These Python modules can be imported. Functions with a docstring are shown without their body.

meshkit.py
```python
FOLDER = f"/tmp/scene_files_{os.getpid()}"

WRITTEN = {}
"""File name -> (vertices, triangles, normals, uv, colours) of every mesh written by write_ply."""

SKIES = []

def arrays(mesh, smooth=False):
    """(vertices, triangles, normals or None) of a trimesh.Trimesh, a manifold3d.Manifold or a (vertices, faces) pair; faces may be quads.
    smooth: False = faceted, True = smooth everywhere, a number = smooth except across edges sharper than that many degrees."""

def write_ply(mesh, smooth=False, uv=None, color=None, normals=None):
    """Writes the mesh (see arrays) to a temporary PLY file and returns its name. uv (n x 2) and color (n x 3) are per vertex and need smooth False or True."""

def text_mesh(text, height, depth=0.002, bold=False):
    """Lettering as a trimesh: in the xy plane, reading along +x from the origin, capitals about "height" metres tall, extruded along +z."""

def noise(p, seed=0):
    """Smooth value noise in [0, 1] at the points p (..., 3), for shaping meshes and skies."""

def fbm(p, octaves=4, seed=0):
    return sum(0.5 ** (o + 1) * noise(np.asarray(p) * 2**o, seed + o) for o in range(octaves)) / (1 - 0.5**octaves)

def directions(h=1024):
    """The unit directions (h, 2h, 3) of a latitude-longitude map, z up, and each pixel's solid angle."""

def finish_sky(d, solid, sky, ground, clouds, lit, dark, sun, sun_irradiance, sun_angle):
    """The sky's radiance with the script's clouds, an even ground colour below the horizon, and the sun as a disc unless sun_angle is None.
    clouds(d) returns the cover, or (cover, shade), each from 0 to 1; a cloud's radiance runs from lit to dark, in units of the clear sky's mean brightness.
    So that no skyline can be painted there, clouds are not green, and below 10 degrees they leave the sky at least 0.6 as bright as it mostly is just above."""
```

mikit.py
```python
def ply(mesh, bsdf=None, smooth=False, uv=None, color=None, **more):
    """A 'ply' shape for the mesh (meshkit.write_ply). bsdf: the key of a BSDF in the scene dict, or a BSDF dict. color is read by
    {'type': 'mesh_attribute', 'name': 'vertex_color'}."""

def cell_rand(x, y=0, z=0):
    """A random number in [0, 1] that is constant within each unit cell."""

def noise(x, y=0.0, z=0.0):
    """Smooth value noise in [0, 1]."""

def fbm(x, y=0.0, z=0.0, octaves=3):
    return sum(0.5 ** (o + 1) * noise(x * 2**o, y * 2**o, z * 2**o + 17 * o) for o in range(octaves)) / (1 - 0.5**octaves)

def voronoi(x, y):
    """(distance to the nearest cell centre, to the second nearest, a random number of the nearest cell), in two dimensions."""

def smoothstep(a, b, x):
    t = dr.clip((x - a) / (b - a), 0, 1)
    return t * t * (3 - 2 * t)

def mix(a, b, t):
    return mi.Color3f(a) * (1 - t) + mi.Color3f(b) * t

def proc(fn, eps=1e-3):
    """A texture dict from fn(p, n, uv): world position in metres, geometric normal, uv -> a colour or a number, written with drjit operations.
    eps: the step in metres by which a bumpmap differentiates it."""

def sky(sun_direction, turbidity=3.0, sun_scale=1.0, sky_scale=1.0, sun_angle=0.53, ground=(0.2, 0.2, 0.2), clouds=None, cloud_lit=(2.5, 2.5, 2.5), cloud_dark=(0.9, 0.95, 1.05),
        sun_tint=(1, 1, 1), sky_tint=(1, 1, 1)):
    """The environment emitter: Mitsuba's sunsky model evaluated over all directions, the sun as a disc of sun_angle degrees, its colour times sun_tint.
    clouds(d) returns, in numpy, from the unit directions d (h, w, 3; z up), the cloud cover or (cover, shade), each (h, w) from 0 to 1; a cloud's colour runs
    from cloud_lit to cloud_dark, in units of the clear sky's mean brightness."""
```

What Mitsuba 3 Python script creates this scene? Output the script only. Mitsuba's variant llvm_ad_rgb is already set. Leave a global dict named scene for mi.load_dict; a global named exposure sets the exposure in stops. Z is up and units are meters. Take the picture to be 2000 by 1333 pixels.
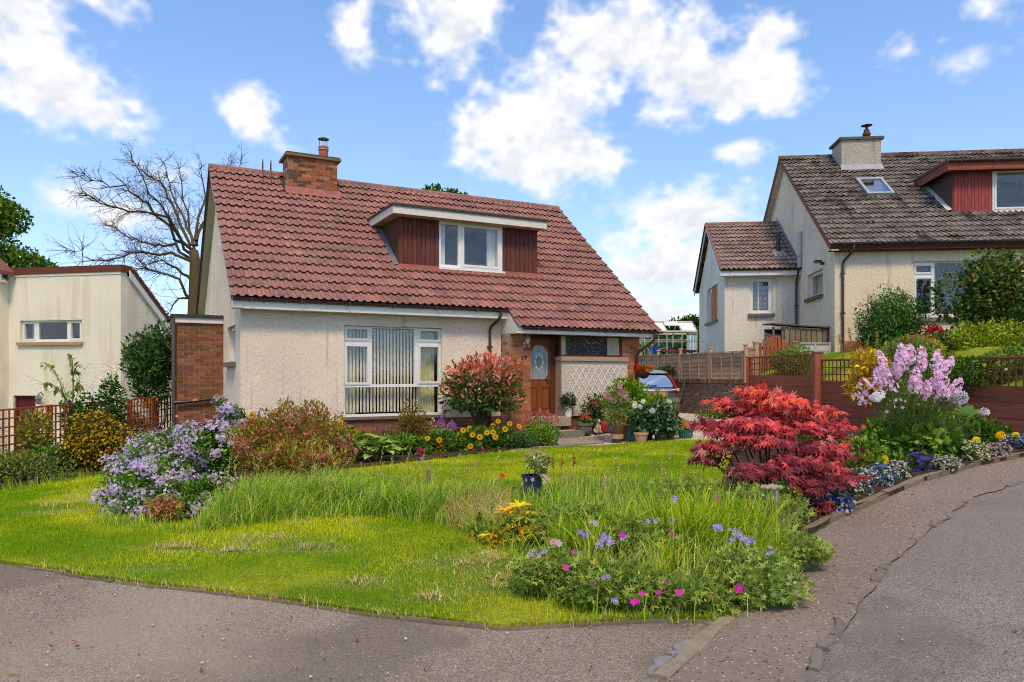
import math, random, numpy as np, trimesh, drjit as dr, mitsuba as mi, mikit, meshkit
from mikit import noise, fbm, voronoi, cell_rand, smoothstep, mix
from scipy.spatial import Delaunay
from shapely.geometry import Polygon, Point, LineString, box as sbox
import shapely
T = mi.ScalarTransform4f
scene, labels = {}, {}

# ---------------------------------------------------------------- camera, sky, exposure
EYE = 1.5
scene['camera'] = {'type': 'perspective', 'fov': 69.18, 'fov_axis': 'x', 'near_clip': 0.1, 'far_clip': 3000.0,
                   'to_world': T().look_at(origin=[0, 0, EYE], target=[0, 1, EYE], up=[0, 0, 1]),
                   'principal_point_offset_y': -0.0514}
exposure = 2.13
SUN = (0.10, -0.60, 0.79)

CL = [  # cumulus: azimuth, elevation, half width, half height (degrees), weight
    (3.5, 19.5, 5.5, 4.5, 1), (-4, 25.5, 4.5, 4.0, 1), (8, 24.5, 6, 3.5, 1), (13, 22.5, 5.0, 4.0, 1), (17, 21, 5, 2.5, 1),
    (2, 15.8, 4.5, 2.0, 1), (4.5, 16.0, 5.0, 1.6, .9), (-3, 18.5, 2.5, 2.0, .7),
    (-32, 26, 5, 4, 1), (-35, 23, 6, 4, 1), (-31.5, 18.6, 4, 2.2, 1), (-28.5, 17.2, 2.5, 1.6, .8), (-36, 19.5, 2.5, 1.5, .5),
    (-19.3, 17.6, 2.2, 2.2, .9), (-17.6, 16.5, 2.0, 1.7, .8), (-12.3, 24.2, 1.6, 1.8, .7), (-11.5, 25.6, 1, 1, .6),
    (31, 20, 2.5, 1.7, .75), (32.8, 22.6, 1.6, 1.2, .6), (27.6, 21, 1.6, .9, .6), (35, 25.5, 3, 2, .6),
    (14, 12.2, 5.5, 2.4, 1), (16.5, 12.8, 3.5, 1.8, .8), (11, 8.2, 6.5, 2.6, 1), (8, 5.5, 7, 2.6, .9), (12, 4, 8, 2.2, .8),
    (17, 16.2, 1.6, .9, .6), (19.5, 23.5, 2.5, 1.2, .7), (-28, 11.2, 3.5, 1.4, .55), (-24, 14.2, 2, .8, .4)]

def clouds(d):
    az, el = np.degrees(np.arctan2(d[..., 0], d[..., 1])), np.degrees(np.arcsin(np.clip(d[..., 2], -1, 1)))
    n = meshkit.fbm(np.stack([az * .16, el * .26, az * 0], -1), 5, 3) - .5
    n2 = meshkit.fbm(np.stack([az * .5, el * .75, az * 0 + 5], -1), 4, 9) - .5
    front = np.clip((72 - np.abs(az)) / 22, 0, 1) * np.clip((44 - el) / 12, 0, 1)
    c = np.full(az.shape, -1.0)
    low = np.zeros(az.shape)
    for a, e, w, h, k in CL:
        r = np.sqrt(((az - a) / (w * .95)) ** 2 + ((el - e) / (h * .95)) ** 2)
        c = np.maximum(c, (1.15 - r) * k)
        low = np.maximum(low, np.clip(1 - r, 0, 1) * np.clip((e - el) / h * .8 + .15, 0, 1))
    field = (meshkit.fbm(np.stack([d[..., 0], d[..., 1], d[..., 2] * 1.4], -1) / (np.abs(d[..., 2:3]) + .25) * 1.6, 5, 21) - .5) * 3.2 + .1  # broken cumulus all round
    c = c * front + field * (1 - front)
    n3 = meshkit.fbm(np.stack([az * 1.6, el * 2.2, az * 0 + 8], -1), 3, 15) - .5
    m = c + 1.9 * n + 1.1 * n2 + .6 * n3
    cover = np.clip((m + .02) / .75, 0, 1) ** 1.5
    haze = np.exp(-np.clip(el, 0, 90) / 4.0) * .2
    cover = np.maximum(cover * .97, haze)
    shade = np.clip(low * 1.0 + .6 * np.clip(.45 - n2 * 3 - n3 * 2, 0, 1) * np.clip(cover * 2 - .9, 0, 1), 0, 1) * .7
    return cover, shade

scene['sky'] = mikit.sky(SUN, turbidity=2.4, sun_scale=0.46, sky_scale=1.46, sun_angle=14, clouds=clouds, cloud_lit=(1.92, 1.92, 1.93), cloud_dark=(1.2, 1.25, 1.33),
                         sun_tint=(1.0, .94, .84), sky_tint=(1.0, .97, .99))

# ---------------------------------------------------------------- materials: piece colours travel in uv, relief and grain come from world position
def upk(uv):
    gg = dr.floor(uv.x / 256)
    return mi.Color3f(dr.floor(uv.x - 256 * gg) / 255, gg / 255, uv.y)
TC = mikit.proc(lambda p, n, uv: upk(uv))
def var(lo, hi, f, oct=3, sz=1.0):
    return mikit.proc(lambda p, n, uv: upk(uv) * (lo + (hi - lo) * fbm(p.x * f, p.y * f, p.z * f * sz, oct)))
def mat(name, d, bump=None, scale=1.0, two=True):
    if bump is not None:
        d = {'type': 'bumpmap', 'arbitrary': bump, 'scale': scale, 'bsdf': d}
    scene[name] = {'type': 'twosided', 'bsdf': d} if two else d
def pr(tex, rough, spec=.5, **k):
    if isinstance(tex, tuple): tex = {'type': 'rgb', 'value': list(tex)}
    return {'type': 'principled', 'base_color': tex, 'roughness': rough, 'specular': spec, **k}
mat('leaf', {'type': 'principledthin', 'base_color': TC, 'roughness': .4, 'diff_trans': .6, 'spec_trans': 0.0, 'eta': 1.4}, two=False)
mat('petal', {'type': 'principledthin', 'base_color': TC, 'roughness': .8, 'diff_trans': .9, 'spec_trans': 0.0, 'eta': 1.2}, two=False)
mat('matte', pr(var(.8, 1.2, 9), .85, .25))
mat('gloss', pr(TC, .3, .5))
mat('upvc', pr(var(.9, 1.05, 2), .35, .5))
mat('metal', pr(TC, .3, .5, metallic=1.0))
mat('bark', pr(var(.6, 1.4, 14, 4, .3), .95, .1))
mat('stone', pr(var(.65, 1.3, 28, 4), .95, .2), mikit.proc(lambda p, n, uv: fbm(p.x * 60, p.y * 60, p.z * 60, 3), 2e-3), .006)
mat('brick', pr(var(.72, 1.25, 40, 3), .95, .15), mikit.proc(lambda p, n, uv: fbm(p.x * 90, p.y * 90, p.z * 90, 2), 2e-3), .004)
def tile_red(p, n, uv):
    a = fbm(p.x * .9, p.y * .9, p.z * .9, 4)
    b = fbm(p.x * 16, p.y * 16, p.z * 16, 3)
    c = upk(uv) * (.72 + .3 * a + .26 * b)
    c = mix(c, mi.Color3f(.11, .085, .07), smoothstep(.56, .75, fbm(p.x * 5, p.y * 5, p.z * 5, 4)) * .6)
    c = mix(c, mi.Color3f(.09, .075, .035), smoothstep(.6, .74, fbm(p.x * 2.1 + 4, p.y * 2.1, p.z * 6, 5)) * .5)
    return mix(c, mi.Color3f(.36, .30, .26), smoothstep(.72, .8, fbm(p.x * 19, p.y * 19, p.z * 19, 2)) * .5)
def tile_grey(p, n, uv):
    b = fbm(p.x * 15, p.y * 15, p.z * 15, 4)
    c = upk(uv) * (.5 + 1.0 * b)
    c = mix(c, mi.Color3f(.035, .026, .018), smoothstep(.5, .66, fbm(p.x * 2.6, p.y * 2.6, p.z * 2.6 + 9, 4)) * .85)
    c = mix(c, mi.Color3f(.11, .075, .03), smoothstep(.64, .76, fbm(p.x * 1.7 + 3, p.y * 1.7, p.z * 1.7, 5)) * .6)
    return mix(c, mi.Color3f(.42, .40, .36), smoothstep(.7, .78, fbm(p.x * 22, p.y * 22, p.z * 22, 2)) * .6)
TB = mikit.proc(lambda p, n, uv: fbm(p.x * 70, p.y * 70, p.z * 70, 2), 2e-3)
mat('tile_red', pr(mikit.proc(tile_red), .6, .4), TB, .003)
mat('tile_grey', pr(mikit.proc(tile_grey), .9, .2), TB, .006)
def harl(p, n, uv):
    s = noise(p.x * 42, p.y * 42, p.z * 42)
    f = fbm(p.x * 1.1, p.y * 1.1, p.z * .8, 4)
    c = upk(uv) * (.74 + .34 * f + .22 * (s - .3))
    c = c * (1 - .38 * smoothstep(.66, .84, noise(p.x * 62 + 7, p.y * 62, p.z * 62)))
    base = smoothstep(.35, .9, fbm(p.x * 2, p.y * 2, p.z * 2, 3) + .25 - (p.z - .1) * .6)
    c = mix(c, c * mi.Color3f(.66, .64, .55), base * .6)
    st = fbm(p.x * 3.0, p.y * 3.0, p.z * .22, 4) * fbm(p.x * 11, p.y * 11, p.z * .5 + 4, 3)
    return mix(c, c * mi.Color3f(.55, .52, .46), smoothstep(.34, .48, st) * .55)
mat('harl', pr(mikit.proc(harl), .95, .15), mikit.proc(lambda p, n, uv: noise(p.x * 45, p.y * 45, p.z * 45) + .6 * noise(p.x * 85, p.y * 85, p.z * 85), 4e-3), .014)
mat('render', pr(mikit.proc(lambda p, n, uv: mix(upk(uv) * (.82 + .26 * fbm(p.x, p.y, p.z * .7, 4)), mi.Color3f(.36, .26, .13), smoothstep(.33, .5, fbm(p.x * 1.5, p.y * 1.5, p.z * .16, 3) * fbm(p.x * 5, p.y * 5, p.z * .3, 3) * 1.3) * .22)), .95, .15),
    mikit.proc(lambda p, n, uv: fbm(p.x * 18, p.y * 18, p.z * 18, 3), 4e-3), .02)
def grain(fx, fz):
    def f(p, n, uv):
        g = fbm(p.x * fx, p.y * fx, p.z * fz, 4)
        return upk(uv) * (.55 + .9 * g)
    return mikit.proc(f)
mat('wood_up', pr(grain(60, 3), .8, .25))
mat('wood_flat', pr(mikit.proc(lambda p, n, uv: mix(upk(uv) * (.5 + 1.0 * fbm(p.x * 2, p.y * 2, p.z * 70, 4)), mi.Color3f(.05, .04, .03), smoothstep(.58, .75, fbm(p.x * 2.5, p.y * 2.5, p.z * 9, 3)) * .35)), .85, .2))
mat('glass', {'type': 'thindielectric', 'int_ior': 1.5}, two=False)
mat('rippled_glass', pr(mikit.proc(lambda p, n, uv: mix((.018, .017, .015), (.30, .29, .26), smoothstep(.62, .8, fbm(p.x * 16, p.y * 16, p.z * 34, 2)))), .15, .5), mikit.proc(lambda p, n, uv: fbm(p.x * 22, p.y * 22, p.z * 40, 2), 2e-3), .03)
mat('mirror', pr(TC, .06, .5, metallic=1.0))
mat('lens', pr(TC, .12, .6))
mat('carpaint', pr(TC, .28, .5, clearcoat=1.0, clearcoat_gloss=.95, metallic=.4))
# ground materials
def asphalt(p, n, uv):
    v1, v2, r = voronoi(p.x * 125, p.y * 125)
    c = upk(uv) * (.5 + .85 * r) * (.8 + .4 * fbm(p.x * .7, p.y * .7, 0, 4))
    c = mix(c, upk(uv) * .5, smoothstep(.52, .7, fbm(p.x * 1.3 + 5, p.y * 1.3, 3, 5)) * .55)
    c = mix(c, upk(uv) * 1.35, smoothstep(.55, .75, fbm(p.x * .45 + 2, p.y * .45, 9, 4)) * .4)
    w1, w2, w3 = voronoi(p.x * 9, p.y * 9)
    c = mix(c, mi.Color3f(.55, .5, .45), (1 - smoothstep(.02, .05, w1)) * smoothstep(.75, .8, w3))
    return c
GB = mikit.proc(lambda p, n, uv: fbm(p.x * 95, p.y * 95, 0, 2) + 1.2 * fbm(p.x * 30, p.y * 30, 1, 2), 2e-3)
mat('asphalt', pr(mikit.proc(asphalt), .92, .3), GB, .012)
def paving(p, n, uv):
    v1, v2, r = voronoi(p.x * 34, p.y * 34)
    q = noise(p.x * 2, p.y * 2, 5) * .1
    c = upk(uv) * (.75 + .5 * fbm(p.x * 55, p.y * 55, 0, 3)) * (.82 + .36 * fbm(p.x * .9, p.y * .9, 0, 4))
    c = mix(c, mi.Color3f(.62, .58, .54), (1 - smoothstep(.06 + q, .14 + q, v1)) * smoothstep(.88, .9, r))
    c = mix(c, mi.Color3f(.03, .025, .022), (1 - smoothstep(.18, .3, v1)) * (1 - smoothstep(.17, .2, r)) * .8)
    return c
mat('paving', pr(mikit.proc(paving), .92, .3), GB, .008)
def turf(p, n, uv):
    a = fbm(p.x * 1.1, p.y * 1.1, 0, 4)
    c = mix((.075, .13, .008), (.19, .21, .02), smoothstep(.35, .7, a))
    return c * (.6 + .8 * fbm(p.x * 40, p.y * 40, 2, 3))
mat('turf', pr(mikit.proc(turf), 1.0, .05))
mat('soil', pr(mikit.proc(lambda p, n, uv: mi.Color3f(.045, .03, .022) * (.4 + 1.3 * fbm(p.x * 30, p.y * 30, 0, 4))), 1.0, .1), mikit.proc(lambda p, n, uv: fbm(p.x * 25, p.y * 25, 0, 4), 3e-3), .05)
def gravel(p, n, uv):
    v1, v2, r = voronoi(p.x * 38, p.y * 38)
    return mix((.12, .09, .075), (.62, .54, .47), r) * smoothstep(.0, .12, v2 - v1)
mat('gravel', pr(mikit.proc(gravel), .9, .2))

# ---------------------------------------------------------------- helpers
def s(r, g, b, k=.8):
    """albedo of a surface that shows this sRGB colour in full light"""
    c = np.array([r, g, b]) / 255.0
    return np.where(c < .04045, c / 12.92, ((c + .055) / 1.055) ** 2.4) * k
def pack(c, n):
    c = np.clip(np.broadcast_to(np.asarray(c, float), (n, 3)), 0, 1)
    i = np.floor(c * 255)
    return np.stack([i[:, 0] + 256 * i[:, 1] + .5, c[:, 2]], 1)
def terrain(x, y):
    r, l = np.maximum(0, np.asarray(x) - 1.5), np.maximum(0, -3.5 - np.asarray(x))
    return np.clip(.045 * r * np.clip(r / 2, 0, 1) - .03 * l - .08 * np.maximum(0, -9.5 - np.asarray(x)), -1.3, .42)
def numbered(k):
    if k not in scene and k not in labels: return k
    i = 1
    while f'{k}_{i:03d}' in scene or f'{k}_{i:03d}' in labels: i += 1
    return f'{k}_{i:03d}'
COUNT = {}
def newkey(k):
    if k not in COUNT and k not in scene and k not in labels:
        COUNT[k] = 0
        return k
    COUNT[k] = COUNT.get(k, 0) + 1
    return f'{k}_{COUNT[k]:03d}'
class B:
    """collects faces into one mesh"""
    def __init__(b): b.v, b.f, b.c, b.n = [], [], [], 0
    def add(b, v, f, col):
        v, f = np.asarray(v, float), np.asarray(f, int)
        if f.shape[1] == 4: f = np.vstack([f[:, [0, 1, 2]], f[:, [0, 2, 3]]])
        b.v.append(v); b.f.append(f + b.n); b.c.append(np.broadcast_to(np.asarray(col, float), (len(v), 3))); b.n += len(v)
        return b
    def box(b, lo, hi, col, R=None, at=None):
        lo, hi = np.minimum(lo, hi), np.maximum(lo, hi)
        v = np.array([[x, y, z] for x in (lo[0], hi[0]) for y in (lo[1], hi[1]) for z in (lo[2], hi[2])])
        if R is not None: v = v @ np.asarray(R).T
        if at is not None: v = v + np.asarray(at)
        return b.add(v, [[0, 1, 3, 2], [4, 6, 7, 5], [0, 4, 5, 1], [2, 3, 7, 6], [0, 2, 6, 4], [1, 5, 7, 3]], col)
    def beam(b, p, q, w, h, col, up=(0, 0, 1)):
        p, q = np.asarray(p, float), np.asarray(q, float)
        d = q - p; L = np.linalg.norm(d); d /= L
        x = np.cross(d, up); x /= np.linalg.norm(x); z = np.cross(x, d)
        return b.box((-w / 2, 0, -h / 2), (w / 2, L, h / 2), col, np.stack([x, d, z], 1), p)
    def tube(b, pts, r, col, sides=6, cap=True):
        p = np.asarray(pts, float); r = np.broadcast_to(np.asarray(r, float), (len(p),))
        t = np.gradient(p, axis=0); t /= np.linalg.norm(t, axis=1, keepdims=True) + 1e-12
        ref = np.array([0, 0, 1.]) if np.abs(t[:, 2]).max() < .95 else np.array([.96, .28, 0.])
        a = np.cross(t, ref); a /= np.linalg.norm(a, axis=1, keepdims=True) + 1e-9
        c = np.cross(t, a); g = np.arange(sides) * 2 * np.pi / sides
        v = p[:, None] + r[:, None, None] * (np.cos(g)[None, :, None] * a[:, None] + np.sin(g)[None, :, None] * c[:, None])
        i, j = np.meshgrid(np.arange(len(p) - 1), np.arange(sides), indexing='ij')
        f = np.stack([i * sides + j, i * sides + (j + 1) % sides, (i + 1) * sides + (j + 1) % sides, (i + 1) * sides + j], -1).reshape(-1, 4)
        f = np.vstack([f[:, [0, 1, 2]], f[:, [0, 2, 3]]])
        v = v.reshape(-1, 3)
        if cap:
            n = len(v); v = np.vstack([v, p[:1], p[-1:]]); k = np.arange(sides)
            f = np.vstack([f, np.stack([k, k * 0 + n, (k + 1) % sides], 1), np.stack([k + n - sides, (k + 1) % sides + n - sides, k * 0 + n + 1], 1)])
        return b.add(v, f, col)
    def lathe(b, prof, at, col, seg=20, sq=1.0):
        prof = np.asarray(prof, float); g = np.arange(seg) * 2 * np.pi / seg
        v = np.stack([prof[:, None, 0] * np.cos(g), prof[:, None, 0] * np.sin(g) * sq, np.repeat(prof[:, 1:2], seg, 1)], -1).reshape(-1, 3) + np.asarray(at)
        i, j = np.meshgrid(np.arange(len(prof) - 1), np.arange(seg), indexing='ij')
        return b.add(v, np.stack([i * seg + j, i * seg + (j + 1) % seg, (i + 1) * seg + (j + 1) % seg, (i + 1) * seg + j], -1).reshape(-1, 4), col)
    def prism(b, poly, d0, d1, col, frame):
        """poly (shapely or points) in the plane (frame[0], frame[1]), extruded along frame[2] from d0 to d1, from the origin frame[3]"""
        poly = poly if isinstance(poly, shapely.Geometry) else Polygon(poly)
        for q in getattr(poly, 'geoms', [poly]):
            m = trimesh.creation.extrude_polygon(q, d1 - d0, engine='earcut')
            v = np.array(m.vertices); v[:, 2] += d0
            b.add(np.asarray(frame[3]) + v @ np.array(frame[:3]), m.faces, col)
        return b
    def mesh(b): return np.vstack(b.v), np.vstack(b.f), np.vstack(b.c)
    def ply(b, m, smooth=False):
        v, f, c = b.mesh()
        return mikit.ply((v, f), m, smooth=smooth, uv=pack(c, len(v)))
def put(name, b, m, parent=None, smooth=False, xf=None, **lab):
    k = newkey(f'{parent}__{name}' if parent else name)
    d = b if isinstance(b, dict) else b.ply(m, smooth)
    scene[k] = {**d, 'to_world': xf} if xf is not None else dict(d)
    if lab: labels[k] = lab
    return k
def thing(name, label, category, group=None):
    k = newkey(name)
    labels[k] = {'label': label, 'category': category, **({'group': group} if group else {})}
    return k
XZ = lambda o=(0, 0, 0): ((1, 0, 0), (0, 0, 1), (0, 1, 0), o)     # polygon upright along x, thickness along y
YZ = lambda o=(0, 0, 0): ((0, 1, 0), (0, 0, 1), (1, 0, 0), o)
def frame_xf(o, ang):
    return T().translate([o[0], o[1], 0]).rotate([0, 0, 1], math.degrees(ang))
def rng(seed): return np.random.default_rng(seed)
def jit(c, r, a=.12): return np.clip(np.asarray(c) * (1 + r.normal(0, a, 3) * .4 + r.normal(0, a)), 0.005, .9)

def sheet(name, poly, res, dz, m, col=(.2, .2, .2), hf=terrain, rough=0.0, parent=None, edge=0.0, seed=0, **lab):
    """a surface that follows the ground inside an outline; edge: depth of a skirt at its border"""
    poly = Polygon(poly) if not isinstance(poly, shapely.Geometry) else poly
    ring = np.array(poly.exterior.segmentize(res).coords)[:-1]
    x0, y0, x1, y1 = poly.bounds
    gx, gy = np.meshgrid(np.arange(x0, x1, res), np.arange(y0, y1, res))
    pts = np.stack([gx.ravel(), gy.ravel()], 1) + rng(seed).uniform(-.2, .2, (gx.size, 2)) * res
    ins = shapely.contains_xy(poly.buffer(-res * .4), pts[:, 0], pts[:, 1])
    p = np.vstack([ring, pts[ins]])
    tri = Delaunay(p).simplices
    c = p[tri].mean(1)
    tri = tri[shapely.contains_xy(poly, c[:, 0], c[:, 1])]
    a = p[tri]; area = (a[:, 1, 0] - a[:, 0, 0]) * (a[:, 2, 1] - a[:, 0, 1]) - (a[:, 2, 0] - a[:, 0, 0]) * (a[:, 1, 1] - a[:, 0, 1])
    tri = np.where(area[:, None] < 0, tri[:, ::-1], tri)[np.abs(area) > 1e-9]
    z = hf(p[:, 0], p[:, 1]) + dz
    if rough: z = z + rough * (meshkit.fbm(np.stack([p[:, 0] * 3, p[:, 1] * 3, p[:, 0] * 0 + seed], 1), 3) - .5)
    b = B().add(np.column_stack([p, z]), tri, col)
    if edge:
        n = len(ring); i = np.arange(n)
        low = np.column_stack([ring, z[:n] - edge])
        b.add(np.vstack([np.column_stack([ring, z[:n]]), low]), np.stack([i, (i + 1) % n, (i + 1) % n + n, i + n], 1), col)
    return put(name, b, m, parent, smooth=not edge, **lab)

# ---------------------------------------------------------------- the ground
FRONT = [(-4.505, 6.163), (-4.127, 5.984), (-3.023, 5.479), (-2.133, 5.154), (-1.339, 4.855), (-0.632, 4.579), (-0.091, 4.412), (0.245, 4.448), (0.621, 4.503), (0.914, 4.569), (1.19, 4.541), (1.408, 4.608)]
INNER = [(0.1, 2.2), (0.753, 3.637), (1.42, 4.628), (2.07, 5.772), (2.702, 6.755), (3.268, 7.404), (3.83, 7.933), (5.098, 9.239), (6.398, 10.308), (7.646, 11.087), (8.985, 11.632)]
OUTER = [(0.95, 2.2), (1.442, 3.637), (2.117, 4.651), (2.946, 5.772), (3.573, 6.475), (5.029, 8.103), (6.22, 9.019), (7.95, 10.024)]
BACK = [(4.514, 14.875), (4.134, 15.773), (2.791, 16.188), (1.056, 15.317), (0, 14.597), (-1.211, 13.509), (-2.081, 12.572)]
gx = np.concatenate([-np.geomspace(40, 1500, 18)[::-1], np.arange(-36, 37, 1.5), np.geomspace(40, 1500, 18)])
gy = np.concatenate([-np.geomspace(20, 800, 14)[::-1], np.arange(-16, 70, 1.5), np.geomspace(72, 2000, 20)])
X, Y = np.meshgrid(gx, gy)
i, j = np.meshgrid(np.arange(len(gy) - 1), np.arange(len(gx) - 1), indexing='ij')
w = len(gx)
put('ground', B().add(np.stack([X, Y, terrain(X, Y) - .06], -1).reshape(-1, 3), np.stack([i * w + j, i * w + j + 1, (i + 1) * w + j + 1, (i + 1) * w + j], -1).reshape(-1, 4), (.2, .2, .1)), 'turf', smooth=True, kind='structure')
def wob(line, amp, seed, res=.08):
    """an outline with an uneven edge"""
    p = np.array(LineString(line).segmentize(res).coords)
    t = np.gradient(p, axis=0); t /= np.linalg.norm(t, axis=1, keepdims=True)
    d = np.concatenate([[0], np.cumsum(np.linalg.norm(np.diff(p, axis=0), axis=1))])
    o = (meshkit.fbm(np.stack([d * 3, d * 0 + seed, d * 0], 1), 4) - .5) * 2 * amp
    return p + np.stack([-t[:, 1], t[:, 0]], 1) * o[:, None]
innw, outw, frw = wob(INNER, .03, 1), wob(OUTER, .05, 2), wob(FRONT, .035, 3)
sheet('driveway', [(-14, 7.6), *[(x, y + .0) for x, y in frw], *INNER[2:0:-1], (-.3, 1.0), (-1, -6), (-14, -6)], .3, 0.0, 'asphalt', s(142, 132, 121), kind='structure')
sheet('footpath', [*innw, (8.9, 11.2), *outw[::-1], (.3, .8), (-.6, 1.0)], .25, .012, 'paving', s(134, 121, 113), kind='structure')
sheet('road', [*outw, (12, 12.2), (30, 13), (30, -6), (-1, -6), (.3, .8)], .4, .002, 'asphalt', s(136, 129, 124), kind='structure')
LAWN = Polygon([(-10.6, 7.55), *frw, *INNER[2:7], (3.986, 10.322), *BACK, (-2.5, 12.083), (-3.68, 12.127), (-5.738, 12.417), (-6.68, 11.396), (-7.081, 10.268), (-10.6, 10)])
sheet('lawn', LAWN, .25, .03, 'turf', kind='structure', edge=.05)
sheet('garden_soil', [*INNER[4:], (9.2, 11.8), (8.62, 12.5), (7.0, 19.8), (5.9, 17.4), (4.514, 14.875), (2.789, 9.864)], .25, .07, 'soil', rough=.03, edge=.05, seed=1, kind='structure')
sheet('garden_soil', [(1.408, 4.608), *INNER[3:5], (3.212, 8.317), (2.969, 9.566), (1.429, 10.357), (0, 9.667), (-0.069, 6.692), (0.276, 5)], .2, .06, 'soil', rough=.02, seed=2, kind='structure')
sheet('garden_soil', [(-4.279, 7.974), (-3.454, 7.474), (-2.924, 7.852), (-2.842, 11.447), (-2.034, 12.288), (-1.189, 13.262), (0.985, 15.876), (.9, 18.9), (-6, 15.4), (-6.843, 16.003), (-5.436, 10.041)], .3, .06, 'soil', rough=.02, seed=3, kind='structure')
sheet('garden_soil', [(-7.277, 9.954), (-7.081, 10.268), (-6.68, 11.396), (-5.738, 12.417), (-6.6, 18), (-8.8, 21), (-10.5, 13)], .3, .06, 'soil', rough=.02, seed=4, kind='structure')
sheet('gravel_drive', [(0.971, 15.647), (2.753, 15.968), (4.077, 15.557), (4.455, 14.683), (7.3, 19), (6.9, 22), (5.2, 30), (3.5, 34), (0, 36), (1.6, 27), (3.2, 19.4), (.9, 18.9)], .4, .02, 'gravel', kind='structure')
BED = [tuple(np.array((-5.577, 15.26)) + np.array([.888, .46]) * u + np.array([-.46, .888]) * v) for u, v in ((7.4, -.4), (9.8, -.4), (9.8, -1.25), (7.4, -1.5))]
sheet('gravel_bed', BED, .15, .0, 'gravel', hf=lambda x, y: .035 + .11 * np.clip(1.45 + (-.46 * (x + 5.577) + .888 * (y - 15.26)), 0, 1), edge=.1, kind='structure')
sheet('garden_path', [(-2.093, 12.645), (-1.219, 13.594), (0, 14.696), (1.064, 15.426), (2.022, 16.287), (2.214, 17.838), (1.352, 17.828), (0, 16.353), (-1.327, 14.796), (-2.25, 13.594)], .3, .05, 'paving', s(140, 128, 118), edge=.05, kind='structure')
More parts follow.
